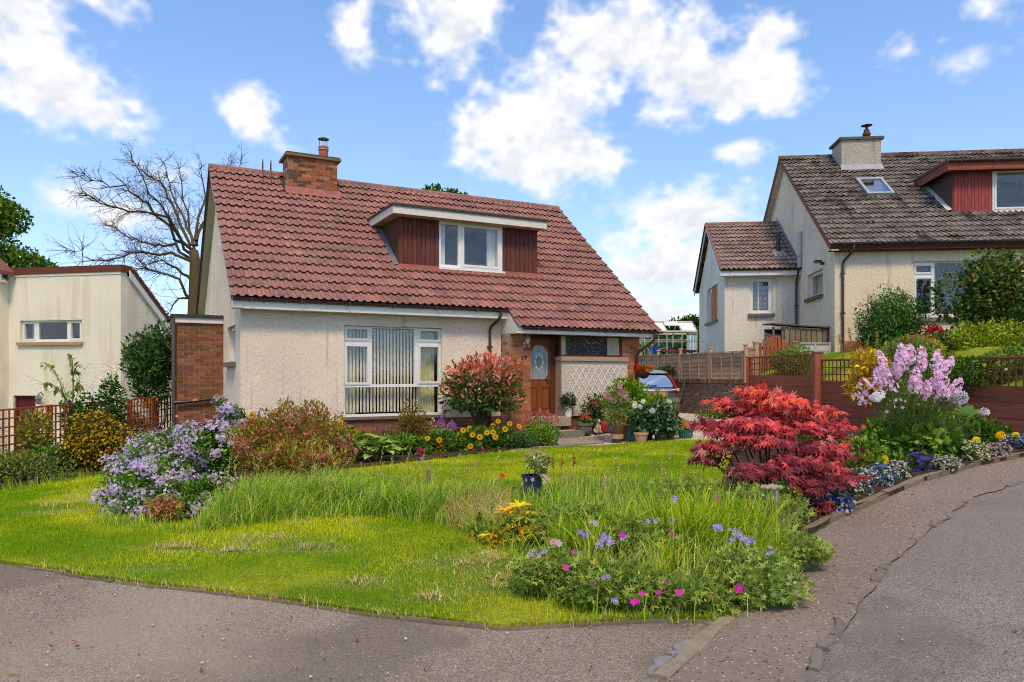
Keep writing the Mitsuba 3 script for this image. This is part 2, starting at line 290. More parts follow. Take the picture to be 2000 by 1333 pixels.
# kerb stones along the footpath, the broken concrete edge of the road, the stone edging of the lawn
def strip(name, line, w0, w1, dz, h, m, cols, parent, L, seed, gap=.012, rag=0):
    ls = LineString(line); r = rng(seed); d = 0.0
    while d < ls.length - .05:
        e = min(d + L * r.uniform(.75, 1.25), ls.length)
        if rag > .02 and r.random() < .42:
            d = e; continue
        q = np.array([ls.interpolate(t).coords[0] for t in np.linspace(d + gap, e - gap, 5)])
        t = np.gradient(q, axis=0); t /= np.linalg.norm(t, axis=1, keepdims=True); n = np.stack([-t[:, 1], t[:, 0]], 1)
        a, c = q + n * (w0 + r.uniform(-.008, .008, (5, 1)) - (rag * r.uniform(-.6, 1, (5, 1)) if rag else 0)), q + n * (w1 + r.uniform(-.01, .01, (5, 1)) + (rag * r.uniform(-.8, 1, (5, 1)) if rag else 0))
        z = terrain(q[:, 0], q[:, 1]) + dz + r.uniform(-.006, .006)
        cs = [np.column_stack([a, z - .06]), np.column_stack([a, z + h - .012]), np.column_stack([a + (c - a) * .12, z + h]), np.column_stack([a + (c - a) * .88, z + h]), np.column_stack([c, z + h - .012]), np.column_stack([c, z - .06])]
        v = np.stack(cs, 1).reshape(-1, 3)
        f = [[k * 6 + m_, k * 6 + m_ + 1, k * 6 + m_ + 7, k * 6 + m_ + 6] for k in range(4) for m_ in range(5)] + [[0, 1, 2, 3], [0, 3, 4, 5], [27, 26, 25, 24], [29, 28, 27, 24]]
        put(name, B().add(v, f, jit(cols, r, .06)), m, parent)
        d = e
labels['kerb'] = {'kind': 'structure'}; labels['road_edge'] = {'kind': 'structure'}; labels['lawn_edging'] = {'kind': 'structure'}
strip('kerb_stone', INNER[4:], .0, .085, .0, .075, 'stone', s(126, 114, 100), 'kerb', 1.9, 5)
strip('kerb_stone', INNER[1:3], .0, .08, .0, .03, 'stone', s(146, 135, 116), 'kerb', 1.1, 6, rag=.006)
strip('cement_fillet', INNER[1:3], .082, .13, -.004, .018, 'stone', s(134, 134, 134), 'kerb', .3, 16, rag=.03)
strip('kerb_stone', wob(OUTER, .045, 22, .05)[:-24], -.005, .045, -.0, .022, 'stone', s(122, 116, 110), 'road_edge', .30, 7, .015, .016 + .005)
strip('edging_stone', frw[10:], -.035, .0, -.004, .022, 'stone', s(120, 108, 92), 'lawn_edging', .6, 8, .015)
# the neighbour's raised garden and the hills
def terrace(x, y):
    d = np.asarray(x) - np.interp(y, [6, 12.5, 18.4, 22, 30, 60], [9.6, 8.7, 7.65, 7.08, 5.35, 2.5])
    return 1.24 + .12 * np.clip((np.asarray(y) - 13) / 7, 0, 1) + .85 * np.clip(d / 2.4, 0, 1)
sheet('upper_lawn', [(7.08, 21.95), (7.65, 18.4), (8.7, 12.5), (9.6, 6), (40, 6), (40, 60), (2.5, 60), (5.35, 29.9)], .6, 0, 'turf', hf=terrace, edge=1.6, kind='structure')
def hill(x, y):
    return -1 + 44 * np.exp(-((x - 150) / 62.) ** 2 - ((y - 300) / 70.) ** 2) + 9 * np.exp(-((x + 10) / 90.) ** 2 - ((y - 320) / 60.) ** 2)
X, Y = np.meshgrid(np.linspace(-120, 260, 60), np.linspace(150, 420, 40))
i, j = np.meshgrid(np.arange(39), np.arange(59), indexing='ij')
put('hill', B().add(np.stack([X, Y, hill(X, Y)], -1).reshape(-1, 3), np.stack([i * 60 + j, i * 60 + j + 1, (i + 1) * 60 + j + 1, (i + 1) * 60 + j], -1).reshape(-1, 4), (.1, .1, .05)), 'turf', smooth=True, kind='structure')

# ---------------------------------------------------------------- building pieces shared by the houses
WHITE, GUTTER = s(240, 240, 238), s(66, 44, 42)
def part(parent, name):
    return newkey(f'{parent}__{name}')
def rect(a, b): return sbox(min(a[0], b[0]), min(a[1], b[1]), max(a[0], b[0]), max(a[1], b[1]))
def window(house, xf, v, outer, panes, fr=XZ, sashes=(), sill=None, col=WHITE, depth=.07, m='upvc', bar=.0, glass='glass', name='window', **lab):
    """outer and panes are rectangles in the wall's plane; v is the depth of the frame's face"""
    w = part(house, name)
    if lab: labels[w] = lab
    F = fr()
    o = rect(*outer); q = o
    for p in panes: q = q.difference(rect(*p))
    put('frame', B().prism(q, v, v + depth, col, F), m, w, xf=xf)
    for i, p in enumerate(panes):
        r = rect(*p)
        put('pane', B().prism(r.buffer(.004, join_style=2), v + .035, v + .037, (.5, .5, .5), F) if glass != 'glass' else pane(r, v + .036, F), glass, w, xf=xf)
        if i in sashes:
            put('sash', B().prism(r.buffer(.055, join_style=2).difference(r), v - .022, v - .003, col * .97, F), m, w, xf=xf)
    if sill is not None:
        x0, y0, x1, y1 = o.bounds
        put('sill', B().prism(sbox(x0 - .06, y0 - .11, x1 + .06, y0 - .005), v - .2, v + .05, sill, F), 'stone', w, xf=xf)
    return w
def pane(r, d, F):
    x0, y0, x1, y1 = r.bounds
    v = np.array([[x0, y0, d], [x1, y0, d], [x1, y1, d], [x0, y1, d]]) @ np.array(F[:3]) + np.asarray(F[3])
    return B().add(v, [[0, 1, 2, 3]], (.5, .5, .5))
def room(house, xf, lo, hi, open_axis, col=(.22, .2, .18), name='room'):
    """walls, floor and ceiling behind a window, open on one side"""
    lo, hi = np.array(lo, float), np.array(hi, float)
    v = np.array([[x, y, z] for x in (lo[0], hi[0]) for y in (lo[1], hi[1]) for z in (lo[2], hi[2])])
    faces = {'x0': [0, 1, 3, 2], 'x1': [4, 6, 7, 5], 'y0': [0, 4, 5, 1], 'y1': [2, 3, 7, 6], 'z0': [0, 2, 6, 4], 'z1': [1, 5, 7, 3]}
    put(name, B().add(v, [f for k, f in faces.items() if k != open_axis], col), 'matte', house, xf=xf)
def curtain(w, xf, u0, u1, v, z0, z1, col, folds=7, amp=.03, fr=None, name='curtain'):
    n = folds * 6 + 1
    u = np.linspace(u0, u1, n); d = v + amp * np.sin(np.linspace(0, folds * 2 * np.pi, n)) * (1 + .3 * np.sin(np.arange(n) * .7))
    lo = np.stack([u, d, u * 0 + z0], 1); hi = np.stack([u0 + (u - u0) * .96, d, u * 0 + z1], 1)
    if fr == 'YZ': lo, hi = lo[:, [1, 0, 2]], hi[:, [1, 0, 2]]
    i = np.arange(n - 1)
    put(name, B().add(np.vstack([lo, hi]), np.stack([i, i + 1, i + 1 + n, i + n], 1), col), 'matte', w, xf=xf, smooth=True)
def brick_wall(parent, xf, u0, u1, z0, z1, v, cols, seed, L=.235, H=.084, axis='u', depth=.05, mort=(.30, .26, .22), core=.2, stuff=False, skip=None):
    """bricks proud of a mortar core; axis u: face at depth v looking towards -v; axis v: face at u=v looking towards -u"""
    r = rng(seed); j = .011
    def bx(a0, a1, b0, b1, c0, c1, col):
        return B().box((a0, c0, b0), (a1, c1, b1), col) if axis == 'u' else B().box((c0, a0, b0), (c1, a1, b1), col)
    put('mortar', bx(u0, u1, z0, z1, v + .009, v + core, mort), 'brick', parent, xf=xf)
    kinds = {}
    def brick(L_, k):
        if (round(L_, 3), k) not in kinds:
            c = jit(cols[k % len(cols)], r, .10)
            kinds[(round(L_, 3), k)] = bx(0, L_, 0, H - j, 0, depth, c).ply('brick')
        return kinds[(round(L_, 3), k)]
    n = int(round((z1 - z0) / H)); H_ = (z1 - z0) / n
    for q in range(n):
        x = u0 - (L / 2 if q % 2 else 0)
        while x < u1 - .02:
            a, b_ = max(x, u0), min(x + L, u1)
            if b_ - a > .04 and not (skip and skip((a + b_) / 2, z0 + q * H_)):
                d = brick(b_ - a - (j if b_ < u1 else 0), int(r.integers(0, 9)))
                p = [a, v + r.uniform(-.002, .003), z0 + q * H_ + j / 2]
                if axis != 'u': p = [p[1], p[0], p[2]]
                put('brick', d, None, parent, xf=xf @ T().translate(p))
            x += L
def tile_mesh(col, W=.35, Lt=.40, lift=.048):
    per = [(0, 0), (.080, 0), (.093, .026), (.122, .041), (.155, .026)]
    x = [(a + k * .175) / .35 * W for k in (0, 1) for a, h in per] + [W]
    h = [h for k in (0, 1) for a, h in per] + [0]
    x, h = np.array(x), np.array(h); n = len(x)
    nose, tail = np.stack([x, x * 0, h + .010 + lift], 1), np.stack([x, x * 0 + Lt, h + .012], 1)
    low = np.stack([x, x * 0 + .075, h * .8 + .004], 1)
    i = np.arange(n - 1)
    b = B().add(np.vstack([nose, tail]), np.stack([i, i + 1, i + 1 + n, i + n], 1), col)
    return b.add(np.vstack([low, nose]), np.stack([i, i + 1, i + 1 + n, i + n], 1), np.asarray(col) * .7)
def tiled(roof, xf, org, es, en, cols, rows, m, seed, keep, score, base, W=.35, gauge=.35, n_parts=300, ncol=30):
    """tiles in rows up a slope: org + u*x + es*s; keep(u, s) says where a tile lies; the n_parts best by score become parts, the rest one piece"""
    r = rng(seed); ex = np.array([1., 0, 0]); var_ = [jit(base * c, r, .06) for c in cols]
    ms = [tile_mesh(c, W) for c in var_]; pl = [b.ply(m) for b in ms]
    spots = []
    for q in range(rows):
        for c in range(ncol):
            u, t = c * W, q * gauge
            if keep(u + W / 2, t + gauge / 2): spots.append((score(u, t), u, t, int(r.integers(0, len(cols)))))
    spots.sort(key=lambda a: -a[0])
    rest = B()
    R = np.stack([ex, es, en], 1)
    for n, (sc, u, t, k) in enumerate(spots):
        p = np.array(org) + ex * u + es * t + en * r.uniform(-.006, .006) - es * (r.uniform(0, .05) if r.random() < .03 else 0)
        A = R.copy()
        a = r.normal(0, .008); A[:, 0] = A[:, 0] + A[:, 2] * a
        if n < n_parts:
            M_ = np.eye(4); M_[:3, :3] = A; M_[:3, 3] = p
            put('tile', pl[k], None, roof, xf=xf @ T(M_))
        else:
            v, f, c = ms[k].mesh(); rest.add(v @ A.T + p, f, c)
    if rest.v: put('tiles', rest, m, roof, xf=xf, kind='stuff')
def gutter(house, xf, u0, u1, v, z, r=.055, col=GUTTER, step=1.0):
    g = np.linspace(np.pi, 2 * np.pi, 9)
    sec = np.stack([np.cos(g) * r, np.sin(g) * r], 1); sec = np.vstack([sec, sec[::-1] * .86])
    n = len(sec); v0 = np.column_stack([np.full(n, u0), v + sec[:, 0], z + sec[:, 1]]); v1 = v0.copy(); v1[:, 0] = u1
    i = np.arange(n)
    g_ = B().add(np.vstack([v0, v1]), np.stack([i, (i + 1) % n, (i + 1) % n + n, i + n], 1), col)
    for u in (u0, u1): g_.add(np.vstack([v0 * [0, 1, 1] + [u, 0, 0]]), [[0, k, k + 1] for k in range(1, 8)], col)
    k = put('gutter', g_, 'gloss', house, xf=xf)
    for u in np.arange(u0 + .35, u1, step):
        put('bracket', B().box((u - .018, v - r - .008, z - r - .012), (u + .018, v + r + .02, z + .008), col * .8), 'gloss', k, xf=xf)
def pipe(house, xf, pts, r=.034, col=GUTTER, name='downpipe', clips=(), smooth=True):
    k = put(name, B().tube(pts, r, col, 10), 'gloss', house, xf=xf, smooth=smooth)
    for z in clips:
        p = np.array(pts[-1]); put('clip', B().box((p[0] - r - .02, p[1] - r - .008, z - .02), (p[0] + r + .02, p[1] + r + .05, z + .02), col * .8), 'gloss', k, xf=xf)
    return k

# ---------------------------------------------------------------- the house in the middle (u along its front, v into it, z up)
H = thing('main_house', 'cream roughcast house with a red brown tiled roof and dormer in the middle', 'house')
X1 = frame_xf((-5.577, 15.26), math.atan2(.46, .888))
TAN = .82; CO, SI = 1 / math.sqrt(1 + TAN ** 2), TAN / math.sqrt(1 + TAN ** 2)
def zr(v): return 3.1 + TAN * (v + .35)
RIDGE = 4.2
CREAM, BRICKS = s(234, 219, 200, .93), [s(176, 112, 72), s(188, 120, 76), s(164, 100, 64), s(196, 130, 88), s(150, 92, 60)]
BROWNB = [s(140, 92, 66), s(150, 98, 70), s(126, 82, 60), s(158, 106, 76)]
win = rect((2.14, .585), (4.44, 2.615))
wl = put('front_wall', B().prism(sbox(0, .53, 5.98, 3.0).difference(win), 0, .28, CREAM, XZ()), 'harl', H, xf=X1)
gw = rect((2.297, 2.621), (0.82, 1.809))
gable = Polygon([(.28, -.4), (8.1, -.4), (8.1, zr(8.4 - 8.1) - .2), (RIDGE, zr(RIDGE) - .2), (.28, zr(.28) - .2)])
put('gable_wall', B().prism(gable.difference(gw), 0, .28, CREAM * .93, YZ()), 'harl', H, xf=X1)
put('gable_wall', B().prism(gable, 9.49, 9.77, CREAM, YZ()), 'harl', H, xf=X1)
put('corner_wall', B().box((.003, .003, -.4), (.28, .279, .53), CREAM), 'harl', H, xf=X1)
put('back_wall', B().box((.28, 7.8, -.4), (9.49, 8.1, 3.2), CREAM), 'harl', H, xf=X1)
p = part(H, 'plinth'); brick_wall(p, X1, .28, 5.98, -.06, .53, .012, BROWNB, 11, core=.26)
# living room window with its vertical blind
V = .10
WN = window(H, X1, V, ((2.15, .60), (4.43, 2.605)), [((2.225, 2.539), (2.687, 2.341)), ((2.225, 2.159), (2.687, 1.363)), ((2.801, 2.581), (3.805, 1.317)),
     ((3.941, 2.546), (4.39, 2.35)), ((3.941, 2.175), (4.39, 1.38)), ((2.197, 1.252), (4.409, 0.649))], sashes=(0, 1, 3, 4), depth=.08)
put('sill', B().box((2.08, -.06, .535), (4.5, .1, .598), s(128, 112, 98)), 'stone', WN, xf=X1)
put('ledge', B().box((2.15, -.02, .601), (4.43, V - .003, .65), WHITE), 'upvc', WN, xf=X1)
bl = B(); r = rng(12)
for u in np.arange(2.3, 3.98, .079):
    a = math.radians(43 + r.normal(0, 1.5)); R_ = np.array([[math.cos(a), -math.sin(a), 0], [math.sin(a), math.cos(a), 0], [0, 0, 1]])
    bl.box((-.0445, -.0015, .68), (.0445, .0015, 2.57), s(236, 236, 216, .9), R_, (u, .33, 0))
put('vertical_blind', bl, 'matte', WN, xf=X1, kind='stuff')
curtain(WN, X1, 2.17, 2.52, .45, .62, 2.6, s(215, 222, 180), 6); curtain(WN, X1, 4.0, 4.42, .42, .62, 2.6, s(212, 216, 176), 6)
room(H, X1, (.4, .3, .5), (5.4, 4, 2.75), 'y0')
gw_ = gw.bounds
window(H, X1, .1, ((gw_[0] + .005, gw_[1] + .005), (gw_[2] - .005, gw_[3] - .005)), [((gw_[0] + .08, gw_[1] + .08), (gw_[2] - .08, gw_[3] - .08))], YZ, sill=s(120, 112, 100))
# fascia, soffit, gutters
FAS = s(238, 236, 228)
put('fascia', B().box((-.2, -.33, 2.87), (5.99, -.305, 3.075), FAS), 'upvc', H, xf=X1)
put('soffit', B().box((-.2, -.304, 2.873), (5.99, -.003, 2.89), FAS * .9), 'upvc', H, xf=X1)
r = rng(4); nails = B()
for u in np.arange(0, 6, .42):
    for z in (2.93, 3.0): nails.tube([(u + r.uniform(-.05, .05), -.3315, z), (u, -.329, z)], .006, (.2, .2, .2), 5)
put('nail', nails, 'matte', f'{H}__fascia', xf=X1, kind='stuff')
gutter(H, X1, -.2, 6.14, -.39, 3.075); gutter(H, X1, 6.12, 10.16, -.92, 2.645)
put('fascia', B().box((6.10, -.86, 2.50), (10.02, -.835, 2.63), FAS), 'upvc', H, xf=X1)
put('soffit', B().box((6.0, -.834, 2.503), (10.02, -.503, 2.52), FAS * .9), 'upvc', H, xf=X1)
put('bargeboard', B().prism([(-.325, 2.5), (-.325, 3.06), (-.28, 3.06), (-.834, 2.63), (-.86, 2.61), (-.86, 2.50)][::-1] and [(-.30, 2.50), (-.30, 3.08), (-.86, 2.615), (-.86, 2.5)], 5.985, 6.095, FAS, YZ()), 'upvc', H, xf=X1)
pipe(H, X1, [(5.78, -.39, 3.03), (5.78, -.39, 2.93), (5.74, -.32, 2.82), (5.68, -.10, 2.70), (5.66, -.05, 2.6), (5.66, -.05, .1)], clips=(2.2, 1.2))
pipe(H, X1, [(9.93, -.92, 2.6), (9.93, -.92, 2.47), (9.9, -.86, 2.38), (9.66, -.62, 2.14), (9.62, -.57, 2.02), (9.62, -.57, .1)], r=.036, clips=(1.75, 1.0))
# roof
put('boxed_end', B().box((5.984, -.30, 2.503), (6.098, .0, 3.02), FAS * .95).box((5.99, -.303, 2.5), (6.09, -.49, 2.56), FAS * .9), 'upvc', H, xf=X1)
RF = part(H, 'roof')
es, en = np.array([0, CO, SI]), np.array([0, -SI, CO])
UL, UR = -.235, 10.11
v0 = -.93
front = Polygon([(UL + .02, -.33), (6.1, -.33), (6.1, -.86), (UR - .02, -.86), (UR - .02, RIDGE), (UL + .02, RIDGE)])
def slope(poly, t0, t1, back=False):
    """a slab of the roof from its outline in plan"""
    c = np.array(poly.exterior.coords)[:-1]; n = len(c)
    zz = zr(c[:, 1])
    y = 2 * RIDGE - c[:, 1] if back else c[:, 1]
    a, b_ = np.column_stack([c[:, 0], y, zz + t0]), np.column_stack([c[:, 0], y, zz + t1])
    tr = trimesh.creation.triangulate_polygon(poly, engine='earcut')
    vt = np.array(tr[0]); yt = 2 * RIDGE - vt[:, 1] if back else vt[:, 1]
    i = np.arange(n); g = B()
    for t in (t0, t1): g.add(np.column_stack([vt, zr(vt[:, 1]) + t])[:, [0, 1, 2]] * [1, 0, 1] + np.column_stack([vt[:, 0] * 0, yt, yt * 0]), tr[1], (.06, .04, .035))
    return g.add(np.vstack([a, b_]), np.stack([i, (i + 1) % n, (i + 1) % n + n, i + n], 1), (.06, .04, .035))
put('deck', slope(front, -.10, -.012), 'matte', RF, xf=X1)
put('back_slope', slope(sbox(UL, -.4, UR, RIDGE), -.1, .04, True), 'tile_red', RF, xf=X1)
TR = s(152, 106, 98)
ncol = 30; W_ = (UR - UL) / ncol
def keep(u, t):
    uu, vv = UL + u, v0 + t * CO
    if vv < -.36 and uu < 6.0: return False
    if 3.72 < uu < 7.45 and .95 < vv < 2.6: return False
    return not (1.66 < uu < 2.8 and vv > 3.5)
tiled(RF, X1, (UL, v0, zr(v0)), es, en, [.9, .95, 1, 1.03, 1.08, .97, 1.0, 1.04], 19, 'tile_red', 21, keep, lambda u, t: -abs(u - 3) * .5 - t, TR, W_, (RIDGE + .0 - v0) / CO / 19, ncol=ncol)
r = rng(5)
for k in range(23):   # ridge tiles
    u0, u1 = UL + k * .45, min(UL + k * .45 + .44, UR)
    if 1.5 < (u0 + u1) / 2 < 2.9 and False: continue
    g = np.linspace(-.15, np.pi + .15, 8); c = jit(TR * .95, r, .08)
    a = np.column_stack([g * 0 + u0, RIDGE + .12 * np.cos(g), zr(RIDGE) - .03 + .11 * np.sin(g)]); b_ = a.copy(); b_[:, 0] = u1
    i = np.arange(7)
    put('ridge_tile', B().add(np.vstack([a, b_]), np.stack([i, i + 1, i + 9, i + 8], 1), c).add(a, [[0, k_, k_ + 1] for k_ in range(1, 7)], c).add(b_, [[0, k_, k_ + 1] for k_ in range(1, 7)], c), 'tile_red', RF, xf=X1)
# barge boards and soffit of the left verge
for sgn, nm in ((1, 'bargeboard'), (-1, 'bargeboard')):
    a, c = (-.36, zr(-.36)), (RIDGE, zr(RIDGE))
    q = Polygon([(a[0], a[1] - .22), (c[0], c[1] - .22), (c[0], c[1] - .015), (a[0], a[1] - .015)])
    if sgn < 0: q = Polygon([(2 * RIDGE - x, z) for x, z in q.exterior.coords])
    put(nm, B().prism(q, UL + .03, UL + .055, s(205, 200, 185) if sgn > 0 else s(90, 55, 45), YZ()), 'upvc', RF, xf=X1)
    put('verge_soffit', B().prism(Polygon([(q.exterior.coords[0][0], q.exterior.coords[0][1] + .004), (q.exterior.coords[1][0], q.exterior.coords[1][1] + .004), (q.exterior.coords[1][0], q.exterior.coords[1][1] + .02), (q.exterior.coords[0][0], q.exterior.coords[0][1] + .02)]), UL + .056, .0, s(196, 190, 165), YZ()), 'upvc', RF, xf=X1)
# chimney
CH = part(H, 'chimney')
CB = [s(176, 110, 72), s(158, 94, 62), s(192, 128, 90), s(112, 80, 60), s(140, 88, 60)]
cu0, cu1, cv = 1.60, 2.86, 3.45
brick_wall(CH, X1, cu0, cu1, 6.05, 7.164, cv, CB, 31, core=.74)
brick_wall(CH, X1, cv + .06, cv + .72, 6.05, 7.164, cu0 - .0, CB, 32, axis='v', core=.06)
ct = 7.164
put('coping', B().box((cu0 - .09, cv - .09, ct), (cu1 + .09, cv + .83, ct + .06), s(128, 112, 90)).box((cu0 - .06, cv - .06, ct + .061), (cu1 + .06, cv + .8, ct + .10), s(98, 86, 66)), 'stone', CH, xf=X1)
pot = put('chimney_pot', B().lathe([(.0, .02), (.12, .02), (.118, .3), (.135, .3), (.135, .37), (.11, .37), (.11, .1)], (cu1 - .28, cv + .35, ct + .08), s(186, 104, 70), 20), 'stone', CH, xf=X1)
cw = B().lathe([(.0, .62), (.08, .61), (.155, .575), (.15, .57), (.0, .60)], (cu1 - .28, cv + .35, ct + .08), s(110, 98, 88), 20)
for k in range(3):
    a = k * 2.1 + .4; cw.tube([(cu1 - .28 + .11 * math.cos(a), cv + .35 + .11 * math.sin(a), ct + .4), (cu1 - .28 + .11 * math.cos(a), cv + .35 + .11 * math.sin(a), ct + .67)], .009, s(150, 150, 150), 5)
cw.lathe([(.137, .28), (.139, .28), (.139, .30), (.137, .30)], (cu1 - .28, cv + .35, ct + .08), s(190, 190, 190), 20)
put('cowl', cw, 'metal', pot, xf=X1)
put('vent_cap', B().lathe([(.09, 0), (.09, .05), (.11, .06), (.1, .08), (0, .085)], (cu0 + .16, cv + .35, ct + .08), s(105, 95, 85), 14), 'matte', CH, xf=X1)
zb = zr(cv)
fl = B()
n = 24
u = np.linspace(cu0 - .08, cu1 + .08, n); wv = .012 * np.sin(np.arange(n) * 1.7)
rows = [np.column_stack([u, u * 0 + cv - .006, u * 0 + zb + .17]), np.column_stack([u, u * 0 + cv - .03, u * 0 + zb + .06]), np.column_stack([u, cv - .17 + wv * .5, zr(cv - .17) + .085 + wv])]
i = np.arange(n - 1)
for k in range(2): fl.add(np.vstack([rows[k], rows[k + 1]]), np.stack([i, i + 1, i + 1 + n, i + n], 1), s(176, 104, 96) * (1, .85)[k])
put('flashing', fl, 'tile_red', CH, xf=X1)
al = B()
for u in (1.0, 1.2):
    v_ = 3.7; al.tube([(u, v_ - .1, zr(v_) - .02), (u, v_ - .1, zr(v_) + .52), (u + .01, v_ - .02, zr(v_) + .62), (u + .02, v_ + .1, zr(v_) + .55), (u + .02, v_ + .12, zr(v_) + .4)], .012, s(110, 60, 50), 6)
put('wire_hook', al, 'matte', RF, xf=X1)
# dormer
D = part(H, 'dormer')
d0, d1, dv = 3.69, 7.48, .88
zb, zt = zr(dv), 5.389
BO = s(106, 62, 54)
fz0, fz1 = 5.301, 5.504
fu0, fu1 = 3.421, 7.55
vb = (fz0 - 3.1) / TAN - .35
put('backing', B().box((d0 + .02, dv + .03, zb - .1), (4.714 + .02, dv + .08, zt + .02), (.04, .025, .02)), 'wood_up', D, xf=X1)
put('backing', B().box((6.442 - .02, dv + .03, zb - .1), (d1 - .02, dv + .08, zt + .02), (.04, .025, .02)), 'wood_up', D, xf=X1)
for u in (d0, d1 - .05): put('cheek', B().prism([(dv + .02, zb - .05), (dv + .02, zt + .02), (vb + .1, zt + .02)], u, u + .05, s(92, 66, 50), YZ()), 'wood_up', D, xf=X1)
wu0, wu1 = 4.714, 6.442
wz0, wz1 = 4.162, 5.318
r = rng(6)
for a, b_, n in ((d0, wu0, 9), (wu1, d1, 8)):
    bw = (b_ - a) / n
    for k in range(n):
        u = a + k * bw
        put('board', B().box((u + .004, dv - .012 + r.uniform(-.002, .002), zb - .03), (u + bw - .012, dv + .026, zt + .01), jit(BO, r, .06)).box((u + bw - .012, dv + .005, zb - .03), (u + bw + .004, dv + .027, zt + .01), BO * .55), 'wood_up', D, xf=X1)
DW = f'{H}__dormer_window'
window(H, X1, dv - .03, ((wu0, wz0), (wu1, wz1)), [((4.756, 5.241), (5.219, 4.243)), ((5.372, 5.216), (6.303, 4.278))], sashes=(1,), depth=.08, name='dormer_window')
put('ledge', B().box((wu0 - .03, dv - .12, wz0 - .05), (wu1 + .04, dv - .01, wz0 - .003), WHITE), 'upvc', DW, xf=X1)
curtain(DW, X1, wu0 + .05, wu0 + .22, dv + .14, wz0, wz1, s(235, 238, 235), 3); curtain(DW, X1, wu1 - .36, wu1 - .06, dv + .14, wz0, wz1, s(235, 238, 235), 5)
room(H, X1, (3.9, dv + .09, 3.3), (7.3, 4.3, zt), 'y0', (.35, .34, .32), 'bedroom')
FD = s(226, 222, 214)
put('fascia', B().box((fu0, .5, fz0), (fu1, .53, fz1 - .02), FD).box((fu0, .531, fz0), (fu0 + .03, vb + .35, fz1 - .02), FD).box((fu1 - .03, .531, fz0), (fu1, vb + .35, fz1 - .02), FD), 'upvc', D, xf=X1)
put('soffit', B().box((fu0 + .031, .531, fz0 + .01), (fu1 - .031, vb, fz0 + .03), s(170, 150, 128)), 'wood_flat', D, xf=X1)
put('felt_roof', B().box((fu0 - .03, .47, fz1 - .019), (fu1 + .03, vb + .42, fz1 + .03), s(82, 78, 70)).box((fu0 - .035, .465, fz1 - .03), (fu1 + .035, .5 - .003, fz1 + .035), s(76, 72, 66)), 'stone', D, xf=X1)
fl = B(); n = 40
u = np.linspace(d0 - .02, d1 + .1, n); wv = .012 * np.sin(np.arange(n) * 1.9)
rows = [np.column_stack([u, u * 0 + dv - .016, u * 0 + zb + .08]), np.column_stack([u, u * 0 + dv - .05, u * 0 + zb + .05]), np.column_stack([u, dv - .2 + wv, zr(dv - .2) + .08 + wv])]
i = np.arange(n - 1)
for k in range(2): fl.add(np.vstack([rows[k], rows[k + 1]]), np.stack([i, i + 1, i + 1 + n, i + n], 1), s(150, 84, 76))
put('flashing', fl, 'tile_red', D, xf=X1)
put('flashing', B().add([(d0 - .012, dv - .03, zr(dv - .03) + .1), (d0 - .012, vb, zr(vb) + .1), (d0 - .16, vb, zr(vb) + .055), (d0 - .16, dv - .03, zr(dv - .03) + .055)], [[0, 1, 2, 3]], s(120, 126, 134)), 'gloss', D, xf=X1)
# porch front (v = -0.5)
PV = -.5
e0, e1 = 5.98, 6.527
g0, g1 = 9.331, 9.755
w0 = 7.35
P = part(H, 'porch_pier'); brick_wall(P, X1, e0, e1, .0, 2.52, PV, BRICKS, 41, core=.45)
brick_wall(P, X1, PV + .06, -.012, .0, 2.49, e0 - .0, BRICKS, 42, axis='v', core=.05)
P = part(H, 'porch_pier'); brick_wall(P, X1, g0 - .12, g1, .0, 2.52, PV, BRICKS, 43, core=.25)
brick_wall(part(H, 'porch_plinth'), X1, w0 - .05, g0 - .12, .0, .52, PV + .01, BROWNB, 44, core=.25)
pz0, pz1, pz2 = .52, 1.872, 1.981
put('panel_wall', B().box((w0 + .02, PV - .06, pz0), (g0, PV + .2, pz1), s(214, 202, 188)), 'harl', H, xf=X1)
put('panel_edge', B().box((w0 - .015, PV - .063, pz0 + .01), (w0 + .017, PV + .3, pz1), s(176, 152, 132)), 'matte', H, xf=X1)
put('stone_sill', B().box((w0 - .03, PV - .12, pz1 + .003), (g0 + .0, PV + .2, pz2), s(176, 156, 132)), 'stone', H, xf=X1)
BW = s(112, 62, 36)
hz = 2.505
HW = window(H, X1, PV - .0, ((w0, pz2 + .003), (g0 - .12, hz)), [((w0 + .03, 2.016), (9.139, hz - .02))], col=BW, m='wood_flat', depth=.09, glass='rippled_glass', name='hall_window')
curtain(HW, X1, w0 + .03, 7.527, PV + .028, pz2 + .05, hz - .03, s(190, 184, 160), 2, .003, name='lace_curtain'); curtain(HW, X1, 8.759, 9.139, PV + .028, pz2 + .05, hz - .03, s(184, 180, 158), 3, .003, name='lace_curtain')
# front door, set back between pier and panel
dz0 = .52
DR = part(H, 'door')
f0, f1 = e1 + .003, w0 - .02
Dv = PV + .22
l0, l1 = f0 + .07, f1 - .15
put('frame', B().prism(sbox(f0, dz0, f1, hz).difference(sbox(l0, dz0 + .04, l1, hz - .08)), Dv - .02, Dv + .08, s(98, 52, 28), XZ()), 'wood_up', DR, xf=X1)
LEAF = s(132, 74, 38)
lc = (l0 + l1) / 2; ww = (l1 - l0)
z1_, z0_ = hz - .24, 1.43
gl = Polygon([(lc - .26, z0_), (lc + .26, z0_)] + [(lc + .26 * math.cos(t), z1_ - .26 + .26 * math.sin(t)) for t in np.linspace(0, np.pi, 17)])
lf = sbox(l0 + .004, dz0 + .045, l1 - .004, hz - .085)
pan = [sbox(lc - .29, .66, lc - .05, 1.22), sbox(lc + .05, .66, lc + .29, 1.22)]
put('leaf', B().prism(lf.difference(gl).difference(pan[0]).difference(pan[1]), Dv, Dv + .05, LEAF, XZ()), 'wood_up', DR, xf=X1)
